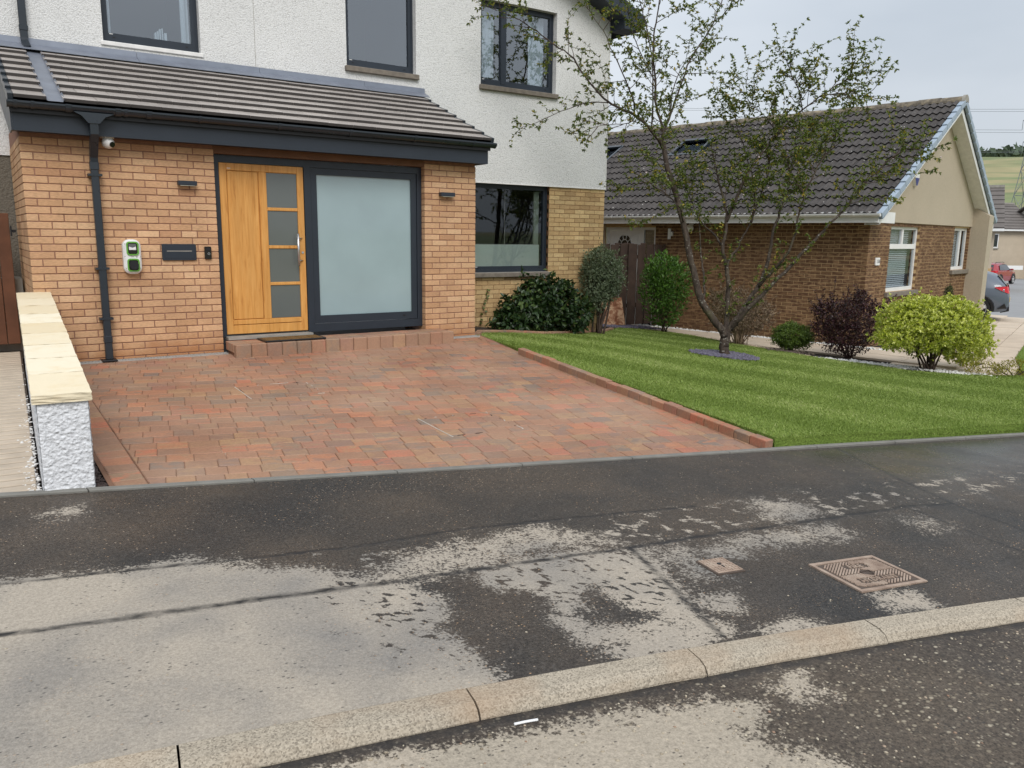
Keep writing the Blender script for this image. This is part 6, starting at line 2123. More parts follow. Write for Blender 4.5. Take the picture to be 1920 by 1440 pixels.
# scattered pale blossom
ids = trg.choice(len(_P), 160, replace=False)
ids = [i for i in ids if 1.9 < _P[i, 2] < 3.3]
BV, BF, k = [], [], 0
for i in ids:
    c = Vector(_P[i]) + Vector((trg.normal(0, .02), trg.normal(0, .02), trg.normal(0, .02)))
    nrm = Vector(rdir(trg, 1)[0]); a = nrm.orthogonal().normalized(); b = nrm.cross(a)
    for q in range(5):
        an = q * 1.2566; u = a * math.cos(an) + b * math.sin(an); w = a * math.cos(an + .5) + b * math.sin(an + .5); x = a * math.cos(an - .5) + b * math.sin(an - .5)
        BV += [c, c + x * .011 + nrm * .003, c + u * .017 + nrm * .004, c + w * .011 + nrm * .003]; BF.append((k, k + 1, k + 2, k + 3)); k += 4
link('blossom', np_mesh('blossom', np.array([tuple(v) for v in BV]), np.array(BF), m_plain('pale blossom', (.8, .66, .66), .7, .1, 20)), tree)

# ---- shrubs
def lumpy(rg, n, lumps):
    """points and outward normals spread through lumps (cx,cy,cz,rx,ry,rz,weight), mostly near the surface"""
    w = np.array([l[6] for l in lumps]); idx = rg.choice(len(lumps), n, p=w / w.sum())
    Lm = np.array([l[:6] for l in lumps])[idx]
    d = rdir(rg, n)
    bump = 1 + .22 * np.sin(d[:, 0] * 6 + idx) * np.cos(d[:, 1] * 5 + d[:, 2] * 5 + idx * 2) + .10 * np.sin(d[:, 0] * 15 + d[:, 2] * 11 + idx * 3) + rg.normal(0, .05, n)
    sh = rg.random(n) < .035
    bump = np.where(sh, bump * rg.uniform(1.1, 1.38, n), bump)
    r_ = np.clip(1 - np.abs(rg.normal(0, .16, n)), .35, 1) * bump
    P = Lm[:, :3] + d * Lm[:, 3:6] * r_[:, None]
    N = d / Lm[:, 3:6]; N /= np.linalg.norm(N, axis=1, keepdims=True)
    return P, N
def shrub(name, label, base, lumps, n, L, W, mat, seed, droop=.0, up=.3, stems=None, stem_r=.012, rosette=0, curl=.1, fold=.2, zmin=None, stem_mat=None, shoots=0, shoot_len=(.12, .3)):
    rg = np.random.default_rng(seed)
    t = thing(name, label, 'shrub', base)
    bx_, by_, bz_ = base
    lm = [(bx_ + l[0], by_ + l[1], bz_ + l[2], l[3], l[4], l[5], l[6] if len(l) > 6 else l[3] * l[4]) for l in lumps]
    if rosette:
        m_ = n // rosette
        P, N = lumpy(rg, m_, lm)
        P = np.repeat(P, rosette, 0); Nn = np.repeat(N, rosette, 0)
        D = Nn * .75 + rdir(rg, len(P)) * .8 + np.array([0, 0, up])
        N2 = Nn
    else:
        P, Nn = lumpy(rg, n, lm)
        D = Nn * .7 + rdir(rg, n) * .8 + np.array([0, 0, up - droop])
        N2 = Nn + rdir(rg, n) * .5 + np.array([0, 0, .4])
    keep = P[:, 2] > bz_ + (zmin if zmin is not None else .02)
    P, D, N2 = P[keep], D[keep], N2[keep]
    sh = MB()
    if shoots:                       # young shoots that break the outline
        SP, SN = lumpy(rg, shoots * 6, lm)
        pick = [i for i in range(len(SP)) if SN[i, 2] > -.1][:shoots]
        EP, ED, EN = [], [], []
        for i in pick:
            d = SN[i] * .8 + np.array([0, 0, .45]) + rg.normal(0, .3, 3); d /= np.linalg.norm(d)
            Ls = rg.uniform(*shoot_len); pts = [SP[i] - d * .08]
            for k in range(6):
                d = d + rg.normal(0, .10, 3); d /= np.linalg.norm(d); pts.append(pts[-1] + d * Ls / 5)
                for _ in range(3 if L[1] > .05 else 6):
                    EP.append(pts[-1] - d * rg.uniform(0, Ls / 5)); ED.append(d * .5 + rg.normal(0, .6, 3)); EN.append(rg.normal(0, .5, 3) + np.array([0, 0, 1]))
            sh.tube([tuple(p) for p in pts], [.003 * (1 - .1 * k) for k in range(7)], 4, False)
        P = np.concatenate([P, np.array(EP)]); D = np.concatenate([D, np.array(ED)]); N2 = np.concatenate([N2, np.array(EN)])
    n = len(P)
    ls = rg.uniform(*L, n); ws = ls * rg.uniform(*W, n)
    V, F = leaves(P, D, N2, ls, ws, fold, curl)
    link('foliage', np_mesh('foliage', V, F, mat), t)
    st = sh; rr = random.Random(seed)
    for i in range(stems or 7):
        l = lm[rr.randrange(len(lm))]
        e = Vector((l[0] + rr.gauss(0, l[3] * .35), l[1] + rr.gauss(0, l[4] * .35), l[2] + rr.uniform(-.1, .5) * l[5]))
        b0 = Vector((bx_ + rr.gauss(0, .04), by_ + rr.gauss(0, .04), bz_ - .03))
        mid = b0.lerp(e, .45) + Vector((rr.gauss(0, .05), rr.gauss(0, .05), .08))
        st.tube(smooth_path([b0, mid, e], 3), [stem_r * (1 - .6 * q / 6) for q in range(7)], 5)
    st.build('stems', stem_mat or M_TWIG, t, smooth=True)
    return t
L_DARK = m_leaf('dark glossy leaf', [srgb(28, 44, 22), srgb(40, 60, 30), srgb(52, 74, 38), srgb(34, 52, 28), srgb(84, 104, 52)], .35, .15)
L_GREY = m_leaf('grey green leaf', [srgb(92, 106, 80), srgb(120, 132, 104), srgb(78, 92, 68), srgb(140, 150, 120)], .5, .2)
L_LAUREL = m_leaf('bright green leaf', [srgb(52, 82, 30), srgb(74, 108, 40), srgb(96, 132, 54), srgb(60, 92, 34)], .32, .22)
L_BOX = m_leaf('box leaf', [srgb(66, 88, 30), srgb(90, 112, 40), srgb(108, 130, 50), srgb(56, 76, 28)], .4, .2)
L_PURP = m_leaf('purple leaf', [srgb(44, 26, 28), srgb(62, 34, 38), srgb(80, 46, 52), srgb(36, 24, 24), srgb(54, 36, 30)], .4, .2)
L_YEL = m_leaf('yellow green leaf', [srgb(182, 192, 68), srgb(210, 214, 100), srgb(156, 170, 58), srgb(232, 232, 148), srgb(116, 138, 50)], .35, .25)
L_DRY = m_leaf('dry brown leaf', [srgb(110, 92, 74), srgb(140, 120, 98), srgb(92, 74, 62), srgb(160, 142, 118)], .8, .15)
L_GOLD = m_leaf('golden low leaf', [srgb(120, 118, 34), srgb(150, 142, 44), srgb(96, 100, 34), srgb(172, 158, 60)], .5, .25)
zb = float(lawn_base(7.3, 1.3))
shrub('dark_bush', 'wide dark green leafy bush under the ground floor window', (7.35, 1.3, zb), [(-.35, 0, .30, .42, .35, .36), (.05, .05, .52, .42, .32, .40), (.40, .02, .42, .42, .34, .38), (.72, .0, .26, .32, .3, .28), (-.62, -.02, .18, .28, .28, .22)], 4200, (.06, .115), (.5, .7), L_DARK, 11, droop=.45, up=.25, curl=.18, shoots=26)
shrub('grey_green_shrub', 'upright grey green shrub with bare stems at the house corner', (8.84, 1.5, -.35), [(-.05, 0, 1.26, .34, .3, .28), (.10, .02, 1.05, .36, .3, .34), (-.14, 0, .92, .26, .26, .34), (.2, .05, .8, .2, .2, .25, .05), (-.08, 0, .62, .2, .2, .22, .04)], 9000, (.028, .052), (.4, .6), L_GREY, 12, up=.3, stems=12, stem_r=.022, shoots=40, shoot_len=(.08, .2))
shrub('laurel_shrub', 'bright green upright laurel shrub in front of the timber fence', (11.63, 2.7, -.57), [(-.1, 0, 1.25, .42, .38, .36), (.15, 0, 1.05, .44, .4, .42), (-.2, 0, .8, .38, .36, .4), (.18, 0, .6, .36, .36, .4), (0, 0, .35, .3, .3, .3, .08)], 4200, (.05, .095), (.32, .45), L_LAUREL, 13, up=.75, stems=9, curl=.1, shoots=34, shoot_len=(.12, .26))
shrub('dry_bush', 'dry brown twiggy bush behind the cherry tree', (11.28, .37, -.53), [(0, 0, .55, .5, .42, .4), (-.32, .1, .72, .36, .3, .28), (.32, -.1, .5, .36, .3, .32)], 5200, (.026, .056), (.35, .55), L_DRY, 14, up=.1, shoots=60, shoot_len=(.15, .35), stems=110, stem_r=.009, stem_mat=m_plain('dry twig', srgb(150, 128, 104), .9, .2, 20))
shrub('box_ball', 'small clipped round green box ball on the lawn edge', (11.5, -.62, -.54), [(0, 0, .22, .33, .33, .22)], 9500, (.02, .034), (.5, .7), L_BOX, 15, up=.2, zmin=-.0)
shrub('purple_berberis', 'dark purple spiky berberis beside the yellow shrub', (12.04, -1.39, -.62), [(0, 0, .55, .50, .44, .42), (-.34, .1, .74, .36, .3, .26), (.30, -.05, .72, .36, .32, .30), (-.1, 0, .3, .42, .4, .28), (-.55, .2, .82, .22, .14, .10, .03), (.25, 0, 1.0, .12, .12, .14, .02), (-.62, .15, .52, .2, .14, .1, .03)], 9500, (.022, .044), (.5, .7), L_PURP, 16, up=.25, stems=26, stem_r=.007, shoots=60, shoot_len=(.18, .42))
shrub('yellow_shrub', 'large rounded yellow green leafy shrub at the lawn edge', (11.88, -2.9, -.66), [(0, 0, .66, .72, .6, .38), (-.60, .12, .84, .44, .38, .30), (.55, -.1, .64, .52, .46, .38), (.15, 0, .84, .64, .52, .32), (.82, -.15, .36, .40, .36, .28), (-.86, .1, .60, .34, .28, .18), (-.35, 0, 1.0, .3, .28, .2, .06), (.35, 0, .98, .34, .3, .18, .06)], 42000, (.034, .062), (.4, .55), L_YEL, 17, up=.55, stems=14, stem_r=.018, rosette=6, curl=.06, shoots=46, shoot_len=(.08, .2))
shrub('golden_groundcover', 'low golden spreading plant along the edge of the lawn', (12.85, -3.75, -.68), [(0, 0, .08, .5, .25, .16), (.6, -.35, .08, .5, .28, .15), (-.45, .25, .08, .35, .22, .15), (1.2, -.75, .08, .5, .3, .15)], 5200, (.02, .045), (.25, .4), L_GOLD, 18, up=.9, stems=8)
shrub('small_conifer', 'small dark conifer against the gable of the bungalow', tuple(nb(4.0, -.35, -.72)), [(0, 0, .5, .12, .12, .5), (0, 0, .9, .09, .09, .22)], 2200, (.02, .04), (.3, .4), L_DARK, 19, up=1.2, stems=4)
# climber on the brick wall under the window
cl = thing('ivy_climber', 'thin ivy shoots climbing the yellow brick wall below the window', 'climber', (6.4, 1.70, -.12))
cs = MB(); CP, CD, CN = [], [], []
cr = random.Random(3)
for x0, h in ((5.75, .85), (5.95, .7), (6.1, .9), (6.25, .8), (6.4, .55), (5.62, .45)):
    p = Vector((x0, 1.728, -.1)); pts = [p.copy()]
    while p.z < h - .1:
        p = p + Vector((cr.gauss(0, .03), 0, .06)); pts.append(p.copy())
        for _ in range(cr.choice((1, 2, 2))):
            CP.append((p.x, p.y - .005, p.z)); CD.append((cr.gauss(0, 1), -.5, cr.gauss(-.2, .6))); CN.append((cr.gauss(0, .3), -1, .4))
    cs.tube(pts, .003, 4)
cs.build('stems', M_TWIG, cl)
CP, CD, CN = map(np.array, (CP, CD, CN))
V, F = leaves(CP, CD, CN, np.full(len(CP), .05), np.full(len(CP), .04), .1, .05)
link('foliage', np_mesh('foliage', V, F, m_leaf('ivy leaf', [srgb(66, 84, 40), srgb(98, 112, 58), srgb(52, 70, 34)])), cl)
# mulch lump by the box ball
def mup(rg): return 11.25 + rg.gauss(0, .16), -.75 + rg.gauss(0, .16)
chips('bark_mulch', 160, mup, lambda x, y: lawn_base(x, y) + .01, (.015, .04), m_plain('bark mulch', srgb(96, 84, 76), .9, .3, 20), 'little heap of bark mulch by the clipped green ball', 'mulch', .5, 17)

# =================================================================== CARS
def car(name, label, M, length, width, height, profile, body_m, wheel_r, rear_x, front_x, suv=False):
    """profile: list of stations (x from rear, half-width at sill, half-width at belt, half-width at roof, z sill, z belt, z roof)"""
    t = thing(name, label, 'car', tuple(M.translation))
    secs = []
    for (x, w0, w1, w2, z0, z1, z2) in profile:
        secs.append([(w0 * .96, z0), (w0, z0 + .10), ((w0 + w1) / 2 + .012, (z0 + z1) / 2), (w1, z1 - .06), (w1 - .012, z1), ((w1 * .45 + w2 * .55), z1 + (z2 - z1) * .55), (w2, z2 - .07), (w2 * .82, z2 - .015), (0, z2)])
    k = len(secs[0])
    V, F, mi = [], [], []
    for si, s_ in enumerate(secs):
        x = profile[si][0]
        for (y, z) in s_: V.append((x, y, z))
        for (y, z) in s_[:-1][::-1]: V.append((x, -y, z))
    kk = 2 * k - 1
    for i in range(len(secs) - 1):
        for j in range(kk - 1):
            a, b = i * kk + j, (i + 1) * kk + j
            F.append((a, a + 1, b + 1, b))
    F.append(tuple(range(kk))); F.append(tuple(range((len(secs) - 1) * kk, len(secs) * kk))[::-1])
    b = MB(M); b.add(V, F); body = b.build('body', body_m, t, smooth=True)
    md = body.modifiers.new('edge', 'EDGE_SPLIT'); md.split_angle = R(38)
    return t
def wheel(t, M, x, y, r_, w, sgn, spokes=5):
    W_ = M @ Matrix.Translation((x, y, r_))
    ty = MB(W_)
    prof = [(r_ * .70, -w / 2), (r_ * .93, -w / 2), (r_, -w * .36), (r_, w * .36), (r_ * .93, w / 2), (r_ * .70, w / 2)]
    n = 28; V, F = [], []
    for i in range(n):
        a = 2 * math.pi * i / n
        for (rr, yy) in prof: V.append((rr * math.cos(a), yy, rr * math.sin(a)))
    m_ = len(prof)
    for i in range(n):
        for j in range(m_): F.append((i * m_ + j, i * m_ + (j + 1) % m_, ((i + 1) % n) * m_ + (j + 1) % m_, ((i + 1) % n) * m_ + j))
    ty.add(V, F); wh = ty.build('wheel', M_BLACK, t, smooth=False)
    rm = MB(W_); yo = sgn * w * .42
    rm.cyl((0, yo, 0), 'y', r_ * .14, .03, 14)
    for s_ in range(spokes):
        a = 2 * math.pi * s_ / spokes + .3
        d = Vector((math.cos(a), 0, math.sin(a))); p = Vector((-math.sin(a), 0, math.cos(a)))
        w0, w1 = r_ * .07, r_ * .17
        rm.add([d * r_ * .1 - p * w0 + Vector((0, yo, 0)), d * r_ * .68 - p * w1 + Vector((0, yo, 0)), d * r_ * .68 + p * w1 + Vector((0, yo, 0)), d * r_ * .1 + p * w0 + Vector((0, yo, 0))], [(0, 1, 2, 3), (3, 2, 1, 0)][:1])
    ring = []
    rm.tube([(r_ * .68 * math.cos(2 * math.pi * i / 24), yo, r_ * .68 * math.sin(2 * math.pi * i / 24)) for i in range(25)], r_ * .035, 5)
    rm.build('rim', M_ALLOY, wh)
    MB(W_).cyl((0, sgn * w * .15, 0), 'y', r_ * .66, .02, 20).build('brake_disc', M_BLACK, wh)
M_ALLOY = m_plain('alloy', (.62, .62, .62), .35, .05, 9, metal=.1)
def paint(name, c):
    m = Mat(name, .38, .5); m.col(m.mix(1.0, c, m.ramp(m.noise(2, 2), [(.3, .95), (.7, 1.05)]), 'MULTIPLY')); m.set('Coat Weight', .8); m.set('Coat Roughness', .06); return m.m
M_CARG = paint('dark grey car paint', srgb(84, 93, 106)); M_CARR = paint('red car paint', srgb(150, 22, 36))
M_TAIL = m_plain('tail light', srgb(200, 26, 40), .15, .1, 20, spec=.6); M_CARGL = m_plain('car glass', (.02, .024, .03), .06, .1, 5, spec=.8); M_PLATE = m_plain('yellow plate', srgb(226, 190, 60), .4, .05, 9)
HATCH = [(0.0, .70, .72, .5, .42, .62, .66), (.06, .80, .82, .56, .30, .80, .90), (.16, .84, .86, .58, .26, .92, 1.10), (.42, .87, .89, .60, .24, .96, 1.34), (.75, .89, .90, .61, .22, .96, 1.43), (1.5, .90, .90, .63, .20, .95, 1.47), (2.3, .90, .90, .62, .20, .94, 1.45), (2.9, .90, .90, .60, .20, .93, 1.27), (3.3, .90, .89, .62, .20, .92, 1.00), (3.9, .88, .86, .60, .22, .82, .88), (4.25, .82, .78, .50, .26, .70, .74), (4.35, .70, .66, .4, .32, .58, .6)]
cxg = Vector((24.2, 2.05, 0))
hd_g = R(-24)          # heading azimuth of the grey car
fwd = Vector((math.sin(hd_g), math.cos(hd_g), 0)); left = Vector((-fwd.y, fwd.x, 0))
gz = float(lawn_base(24.2, 2.05)) + .0
Mg = Matrix((fwd, left, Vector((0, 0, 1)))).transposed().to_4x4()
Mg.translation = Vector((24.15, 2.30, gz)) - fwd * .78 - left * .80
gc = car('grey_hatchback', 'dark grey hatchback parked behind the brown bungalow', Mg, 4.35, 1.8, 1.47, HATCH, M_CARG, .33, .78, 3.45)
for x in (.78, 3.45):
    for s_ in (1, -1): wheel(gc, Mg, x, s_ * .835, .335, .21, s_)
for x in (.78, 3.45):
    for s_ in (1, -1):
        m = MB(Mg); vv = []
        for i in range(13):
            a = R(-10 + 200 * i / 12)
            for rr, yy in ((.345, .94), (.40, .945), (.43, .88)): vv.append((x + rr * math.cos(a), s_ * yy, .335 + rr * math.sin(a)))
        m.add(vv, [(i * 3 + j, i * 3 + j + 1, i * 3 + j + 4, i * 3 + j + 3) for i in range(12) for j in range(2)]); m.build('wheel_arch', M_BLACK, gc)
for s_ in (1, -1):
    MB(Mg).add([(.02, s_ * .74, .80), (.05, s_ * .835, .80), (.42, s_ * .905, .965), (.30, s_ * .90, .99), (.10, s_ * .82, 1.0), (.06, s_ * .72, .98), (.2, s_ * .89, .86)], [(0, 1, 6, 2, 3, 4, 5)]).build('tail_light', M_TAIL, gc)
    MB(Mg).add([(.75, s_ * .905, 1.0), (1.9, s_ * .905, .99), (2.75, s_ * .90, .98), (2.3, s_ * .70, 1.37), (1.5, s_ * .70, 1.40), (1.0, s_ * .73, 1.34)], [(0, 1, 2, 3, 4, 5)]).build('side_window', M_CARGL, gc)
    MB(Mg).add([(.02, s_ * .70, .40), (.05, s_ * .80, .36), (.30, s_ * .895, .34), (.12, s_ * .865, .50)], [(0, 1, 2, 3)]).build('bumper_vent', M_BLACK, gc)
MB(Mg).add([(.085, -.55, .98), (.085, .55, .98), (.36, .5, 1.31), (.36, -.5, 1.31)], [(0, 1, 2, 3)]).build('rear_window', M_CARGL, gc)
MB(Mg).box(-.012, .004, -.26, .26, .52, .63).build('number_plate', M_PLATE, gc)
MB(Mg).prism([(-.02, .28), (.2, .22), (.2, .34), (-.01, .40)], 'y', -.72, .72).build('rear_bumper', M_BLACK, gc)
SUVP = [(0.0, .70, .74, .5, .46, .78, .84), (.05, .82, .84, .58, .34, .92, 1.02), (.16, .86, .88, .60, .30, 1.02, 1.22), (.40, .89, .90, .62, .28, 1.04, 1.50), (.8, .90, .91, .63, .28, 1.04, 1.57), (1.6, .91, .91, .64, .28, 1.03, 1.60), (2.4, .91, .91, .63, .28, 1.02, 1.57), (3.0, .91, .90, .61, .28, 1.0, 1.36), (3.35, .91, .89, .62, .28, .98, 1.08), (4.0, .88, .86, .60, .30, .90, .96), (4.4, .78, .74, .48, .36, .74, .8)]
hd_r = R(83)
fwd = Vector((math.sin(hd_r), math.cos(hd_r), 0)); left = Vector((-fwd.y, fwd.x, 0))
rz0 = float(lawn_base(62.1, 18.4)) - .04
Mr = Matrix((fwd, left, Vector((0, 0, 1)))).transposed().to_4x4()
Mr.translation = Vector((61.8, 18.95, rz0 - .08)) - fwd * .85 + left * .82
rc = car('red_crossover', 'red crossover car parked across the road below the beige houses', Mr, 4.4, 1.8, 1.6, SUVP, M_CARR, .36, .85, 3.5, True)
for x in (.85, 3.5):
    for s_ in (1, -1):
        wheel(rc, Mr, x, s_ * .84, .36, .22, s_)
        m = MB(Mr); vv = []
        for i in range(13):
            a = R(-10 + 200 * i / 12)
            for rr, yy in ((.37, .95), (.44, .955), (.46, .89)): vv.append((x + rr * math.cos(a), s_ * yy, .36 + rr * math.sin(a)))
        m.add(vv, [(i * 3 + j, i * 3 + j + 1, i * 3 + j + 4, i * 3 + j + 3) for i in range(12) for j in range(2)]); m.build('wheel_arch', M_BLACK, rc)
for s_ in (1, -1):
    MB(Mr).add([(-.004, s_ * .50, .88), (.03, s_ * .83, .86), (.22, s_ * .90, .96), (.18, s_ * .885, 1.06), (.045, s_ * .80, 1.04), (.02, s_ * .5, 1.0)], [(0, 1, 2, 3, 4, 5)]).build('tail_light', M_TAIL, rc)
    MB(Mr).add([(.55, s_ * .915, 1.09), (1.9, s_ * .915, 1.08), (2.85, s_ * .91, 1.06), (2.4, s_ * .70, 1.48), (1.5, s_ * .72, 1.51), (.85, s_ * .75, 1.46)], [(0, 1, 2, 3, 4, 5)]).build('side_window', M_CARGL, rc)
    MB(Mr).tube([(.5, s_ * .56, 1.57), (.6, s_ * .58, 1.64), (1.9, s_ * .60, 1.66), (2.3, s_ * .58, 1.60)], .02, 5).build('roof_rail', M_BLACK, rc)
    MB(Mr).rbox(2.75, 2.95, s_ * .98 - .09, s_ * .98 + .09, 1.05, 1.17, .02).build('mirror', M_CARR, rc)
MB(Mr).add([(.085, -.60, 1.08), (.085, .60, 1.08), (.36, .54, 1.47), (.36, -.54, 1.47)], [(0, 1, 2, 3)]).build('rear_window', M_CARGL, rc)
MB(Mr).box(-.02, .0, -.27, .27, .80, .91).build('number_plate', M_PLATE, rc)
MB(Mr).rbox(-.05, .12, -.80, .80, .32, .60, .03).build('rear_bumper', M_BLACK, rc)

# =================================================================== FAR HOUSES, TREES, PYLONS
FROT = R(20)
def far_house(name, label, org, rot, W_, D_, zb_, ze, pitch, wallm, wins, brick_h=0.0, porch=False):
    Mf = Matrix.Translation(Vector((org[0], org[1], 0))) @ Matrix.Rotation(rot, 4, 'Z')
    t = thing(name, label, 'house', (org[0], org[1], zb_))
    MB(Mf).box(0, W_, 0, D_, zb_ - .5, ze).prism([(0, ze), (D_, ze), (D_ / 2, ze + D_ / 2 * pitch)], 'x', 0, W_).build('wall', wallm, t)
    if brick_h: MB(Mf).box(-.02, W_ + .02, -.02, D_ + .02, zb_ - .5, zb_ + brick_h).build('brick_base', M_BUFF2, t)
    o = .4
    rf = MB(Mf).add([(-o, -o, ze - o * pitch), (W_ + o, -o, ze - o * pitch), (W_ + o, D_ / 2, ze + D_ / 2 * pitch + .1), (-o, D_ / 2, ze + D_ / 2 * pitch + .1), (-o, D_ + o, ze - o * pitch), (W_ + o, D_ + o, ze - o * pitch), (-o, -o, ze - o * pitch + .12), (W_ + o, -o, ze - o * pitch + .12), (W_ + o, D_ / 2, ze + D_ / 2 * pitch + .22), (-o, D_ / 2, ze + D_ / 2 * pitch + .22), (-o, D_ + o, ze - o * pitch + .12), (W_ + o, D_ + o, ze - o * pitch + .12)],
        [(6, 7, 8, 9), (9, 8, 11, 10), (0, 3, 2, 1), (3, 4, 5, 2), (0, 1, 7, 6), (4, 10, 11, 5), (0, 6, 9, 3), (3, 9, 10, 4), (1, 2, 8, 7), (2, 5, 11, 8)]).build('roof', M_FARTILE, t)
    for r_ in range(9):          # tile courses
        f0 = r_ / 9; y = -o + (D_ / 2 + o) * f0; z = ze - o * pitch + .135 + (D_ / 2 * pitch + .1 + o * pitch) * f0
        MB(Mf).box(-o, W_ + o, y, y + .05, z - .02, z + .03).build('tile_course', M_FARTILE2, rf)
    MB(Mf).box(-o, W_ + o, -o - .1, -o, ze - o * pitch - .06, ze - o * pitch + .08).build('gutter', M_WHITE, t)
    MB(Mf).box(-o, W_ + o, D_ / 2 - .12, D_ / 2 + .12, ze + D_ / 2 * pitch + .18, ze + D_ / 2 * pitch + .34).build('ridge', M_TRIM, rf)
    for (x0, x1, z0, z1) in wins:
        f = MB(Mf); frame_bars(f, x0, x1, z0, z1, -.06, .0, .08); w = f.build('window', M_WHITE, t)
        MB(Mf).box(x0 + .08, x1 - .08, -.03, -.01, z0 + .08, z1 - .08).build('pane', M_CARGL, w)
        MB(Mf).box(x0 - .08, x1 + .08, -.12, 0, z0 - .12, z0).build('sill', M_TRIM, w)
    return t, Mf
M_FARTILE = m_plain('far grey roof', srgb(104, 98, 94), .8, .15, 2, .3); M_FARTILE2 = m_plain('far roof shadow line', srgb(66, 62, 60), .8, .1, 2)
M_FARW = m_plain('far beige render', srgb(186, 172, 152), .9, .06, 2, .2); M_FARW2 = m_plain('far pale render', srgb(208, 202, 190), .9, .06, 2, .2)
zf = float(lawn_base(80, 27))
t1, M1 = far_house('far_house', 'beige rendered house with dark porch roof behind the red car', (76.5, 29.6), R(-24), 8.6, 8.0, zf, 2.75, .55, M_FARW, [(3.0, 4.2, .9, 2.2)], 0)
MB(M1).box(-2, 5.6, -1.7, -.02, .0 - 1.0, -.75).build('porch_roof', M_BLACK, t1); MB(M1).box(-2, 5.6, -1.82, -1.7, -1.08, -.7).build('porch_fascia', M_WHITE, t1)
t2, M2 = far_house('far_house', 'pale rendered house with white downpipe at the edge of the far road', (83.2, 23.6), R(-24), 9, 8.0, zf, 2.75, .55, M_FARW2, [(1.6, 3.4, -1.5, -.2)], 1.5)
MB(M2).tube([(.2, -.5, 2.5), (.2, -.12, 2.2), (.2, -.12, zf)], .06, 6).build('downpipe', M_WHITE, t2)
t3, M3 = far_house('far_house', 'beige rendered house end close beside the bungalow fin wall', (45.25, 17.4), R(-62), 5.0, 7.0, float(lawn_base(46, 13)), 2.3, .6, M_FARW, [(2.7, 3.5, .9, 2.0), (1.7, 2.6, -1.2, -.1)], 1.2)
# island kerb across the road
ik = MB(); pts = []
for i in range(10):
    a = R(150 + 16 * i); pts.append((49.5 + 3.6 * math.cos(a), 8.6 + 3.6 * math.sin(a), float(lawn_base(49.5, 8.6)) - .02))
ik.tube(pts, .11, 5); tag(ik.build('far_kerb', M_KERB), 'curved kerb at the far road junction', 'kerb')
vg = MB(); vv = [(p[0], p[1], p[2] + .05) for p in pts]; vg.add(vv, [tuple(range(len(vv)))]); o_ = vg.build('far_footway', m_plain('far footway', srgb(150, 140, 128), .9)); o_['kind'] = 'structure'
def far_tree(label, loc, h, r_, seed, n=2600):
    rg = np.random.default_rng(seed); rr = random.Random(seed)
    t = thing('broadleaf_tree', label, 'tree', loc, 'dark trees behind the far houses')
    MB().tube([(loc[0], loc[1], loc[2] - .5), (loc[0] + .1, loc[1], loc[2] + h * .5), (loc[0], loc[1] + .1, loc[2] + h * .8)], [.3, .2, .08], 7).build('trunk', M_BARK, t)
    lm = [(loc[0] + rr.gauss(0, r_ * .5), loc[1] + rr.gauss(0, r_ * .5), loc[2] + h * rr.uniform(.35, .82), r_ * rr.uniform(.4, .7), r_ * rr.uniform(.4, .7), h * rr.uniform(.12, .22), 1) for _ in range(9)]
    P, N = lumpy(rg, n, lm)
    V, F = leaves(P, N + rdir(rg, n), N + rdir(rg, n) * .5, rg.uniform(.35, .7, n), rg.uniform(.25, .5, n), .2, .1)
    link('crown', np_mesh('crown', V, F, L_FAR), t)
L_FAR = m_leaf('far tree leaf', [srgb(40, 56, 28), srgb(58, 76, 36), srgb(48, 66, 32), srgb(72, 88, 44)], .6, .2)
for i, (x, y, h, r_) in enumerate(((108, 47, 8.6, 3.4), (112, 43, 8.0, 3.6), (117, 40.5, 8.8, 3.2), (122, 37, 8.2, 3.6), (104, 50, 7.6, 3.0), (127, 34, 8.4, 3.6), (133, 31, 8.2, 3.6))):
    far_tree('dark green leafy tree rising behind the far roofs', (x, y, -3.2), h, r_, 60 + i)
# dark plantation on the skyline: reads as one mass
rg = np.random.default_rng(4)
n = 5200
th = np.radians(rg.uniform(52, 70, n)); dd_ = rg.normal(880, 26, n)
X = 12 + dd_ * np.sin(th); Y = dd_ * np.cos(th)
keep = fbm(np.degrees(th) * .9, dd_ * .004, 3, 6) > .47
X, Y = X[keep], Y[keep]; n = len(X)
Z = far_h(X, Y) + rg.uniform(0, 7, n)
P = np.stack([X, Y, Z], 1)
V, F = leaves(P, rdir(rg, n) + np.array([0, 0, .6]), rdir(rg, n), rg.uniform(4, 8, n), rg.uniform(3, 6, n), .2, .1)
tag(link('hilltop_wood', np_mesh('hilltop_wood', V, F, m_leaf('hill wood leaf', [srgb(64, 78, 62), srgb(78, 92, 72)], .8, .1)), None, None, 'stuff'), 'dark strip of woodland along the hill skyline', 'wood')
M_PYL = m_plain('galvanised pylon', srgb(120, 126, 132), .6, .05, .2, metal=.3)
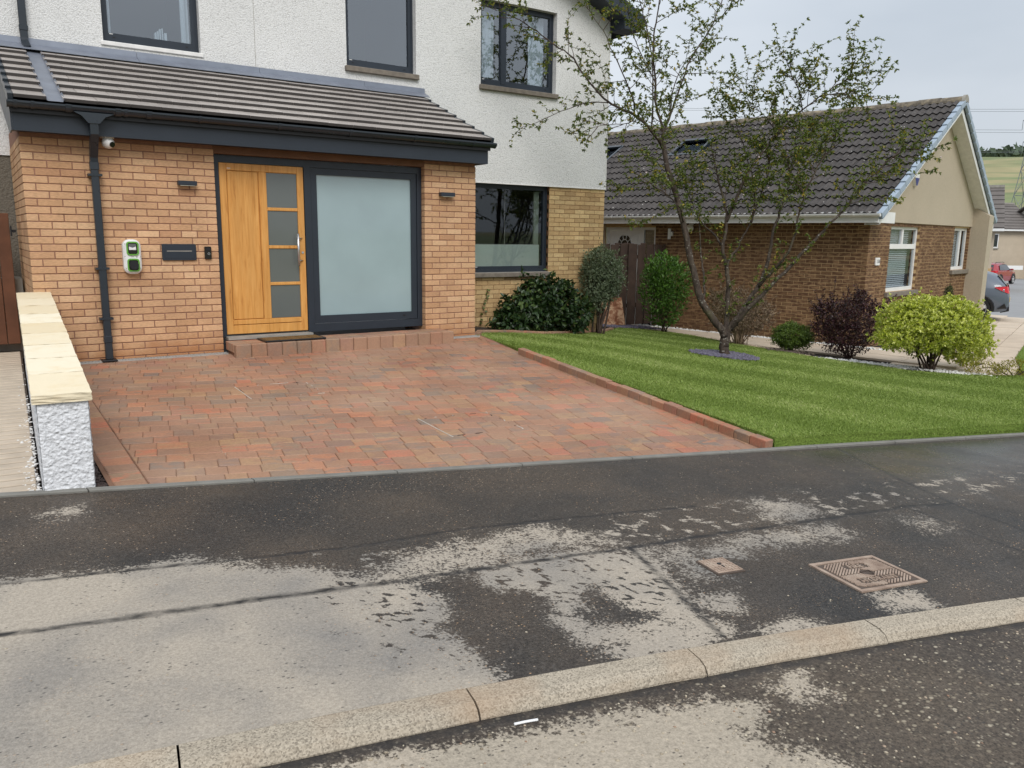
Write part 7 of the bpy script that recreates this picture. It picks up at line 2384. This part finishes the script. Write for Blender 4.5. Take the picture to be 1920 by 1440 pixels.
def pylon(x, y, z, h, rot, label):
    t = thing('pylon', label, 'pylon', (x, y, z), 'power line pylons')
    Mp = Matrix.Translation((x, y, z)) @ Matrix.Rotation(rot, 4, 'Z')
    b = MB(Mp); lv_ = [(0, 4.2), (.2, 3.1), (.4, 2.1), (.55, 1.5), (.68, 1.2), (.8, 1.0), (.92, .7), (1.0, .1)]
    r_ = .16
    for (f0, w0), (f1, w1) in zip(lv_[:-1], lv_[1:]):
        for sx, sy in ((1, 1), (1, -1), (-1, -1), (-1, 1)):
            b.tube([(sx * w0, sy * w0, f0 * h), (sx * w1, sy * w1, f1 * h)], r_, 4, False)
        for (ax, ay), (bx, by) in (((1, 1), (1, -1)), ((1, -1), (-1, -1)), ((-1, -1), (-1, 1)), ((-1, 1), (1, 1))):
            b.tube([(ax * w0, ay * w0, f0 * h), (bx * w1, by * w1, f1 * h)], r_ * .6, 4, False); b.tube([(bx * w0, by * w0, f0 * h), (ax * w1, ay * w1, f1 * h)], r_ * .6, 4, False)
            b.tube([(ax * w1, ay * w1, f1 * h), (bx * w1, by * w1, f1 * h)], r_ * .5, 4, False)
    b.build('tower', M_PYL, t)
    tips = []
    for f in (.60, .76, .92):
        L_ = {.60: 6.2, .76: 7.8, .92: 5.6}[f]
        a = MB(Mp)
        for s_ in (1, -1):
            for sy in (.9, -.9): a.tube([(s_ * 1, sy, f * h), (s_ * L_, 0, f * h + .4)], r_ * .7, 4, False)
            a.tube([(s_ * 1, 0, f * h + 2.0), (s_ * L_, 0, f * h + .4)], r_ * .6, 4, False)
            a.tube([(s_ * L_, 0, f * h + .4), (s_ * L_, 0, f * h - 3.2)], r_ * .7, 4, False)
            tips.append(Mp @ Vector((s_ * L_, 0, f * h - 3.2)))
        a.build('cross_arm', M_PYL, t)
    return t, tips
az_ = R(66)
p1, tp1 = pylon(356, 146.5, far_h(np.array(356.), np.array(146.5)) - 1, 50, R(-8), 'tall lattice pylon standing on the moor beyond the far houses')
p2, tp2 = pylon(760, 292, far_h(np.array(760.), np.array(292.)) - 1, 48, R(-8), 'second lattice pylon farther along the power line on the hill')
dv = Vector((-560, 620, 40))
wb = MB()
for a in tp1:
    e = a + Vector((-330, 420, 30))
    pts = []
    for i in range(13):
        f = i / 12; p = a.lerp(e, f); p.z -= 14 * 4 * f * (1 - f) * .25; pts.append(p)
    wb.tube(pts, .06, 4, False)
tag(wb.build('power_cables', M_PYL), 'sagging power cables running from the lattice pylon', 'cable')
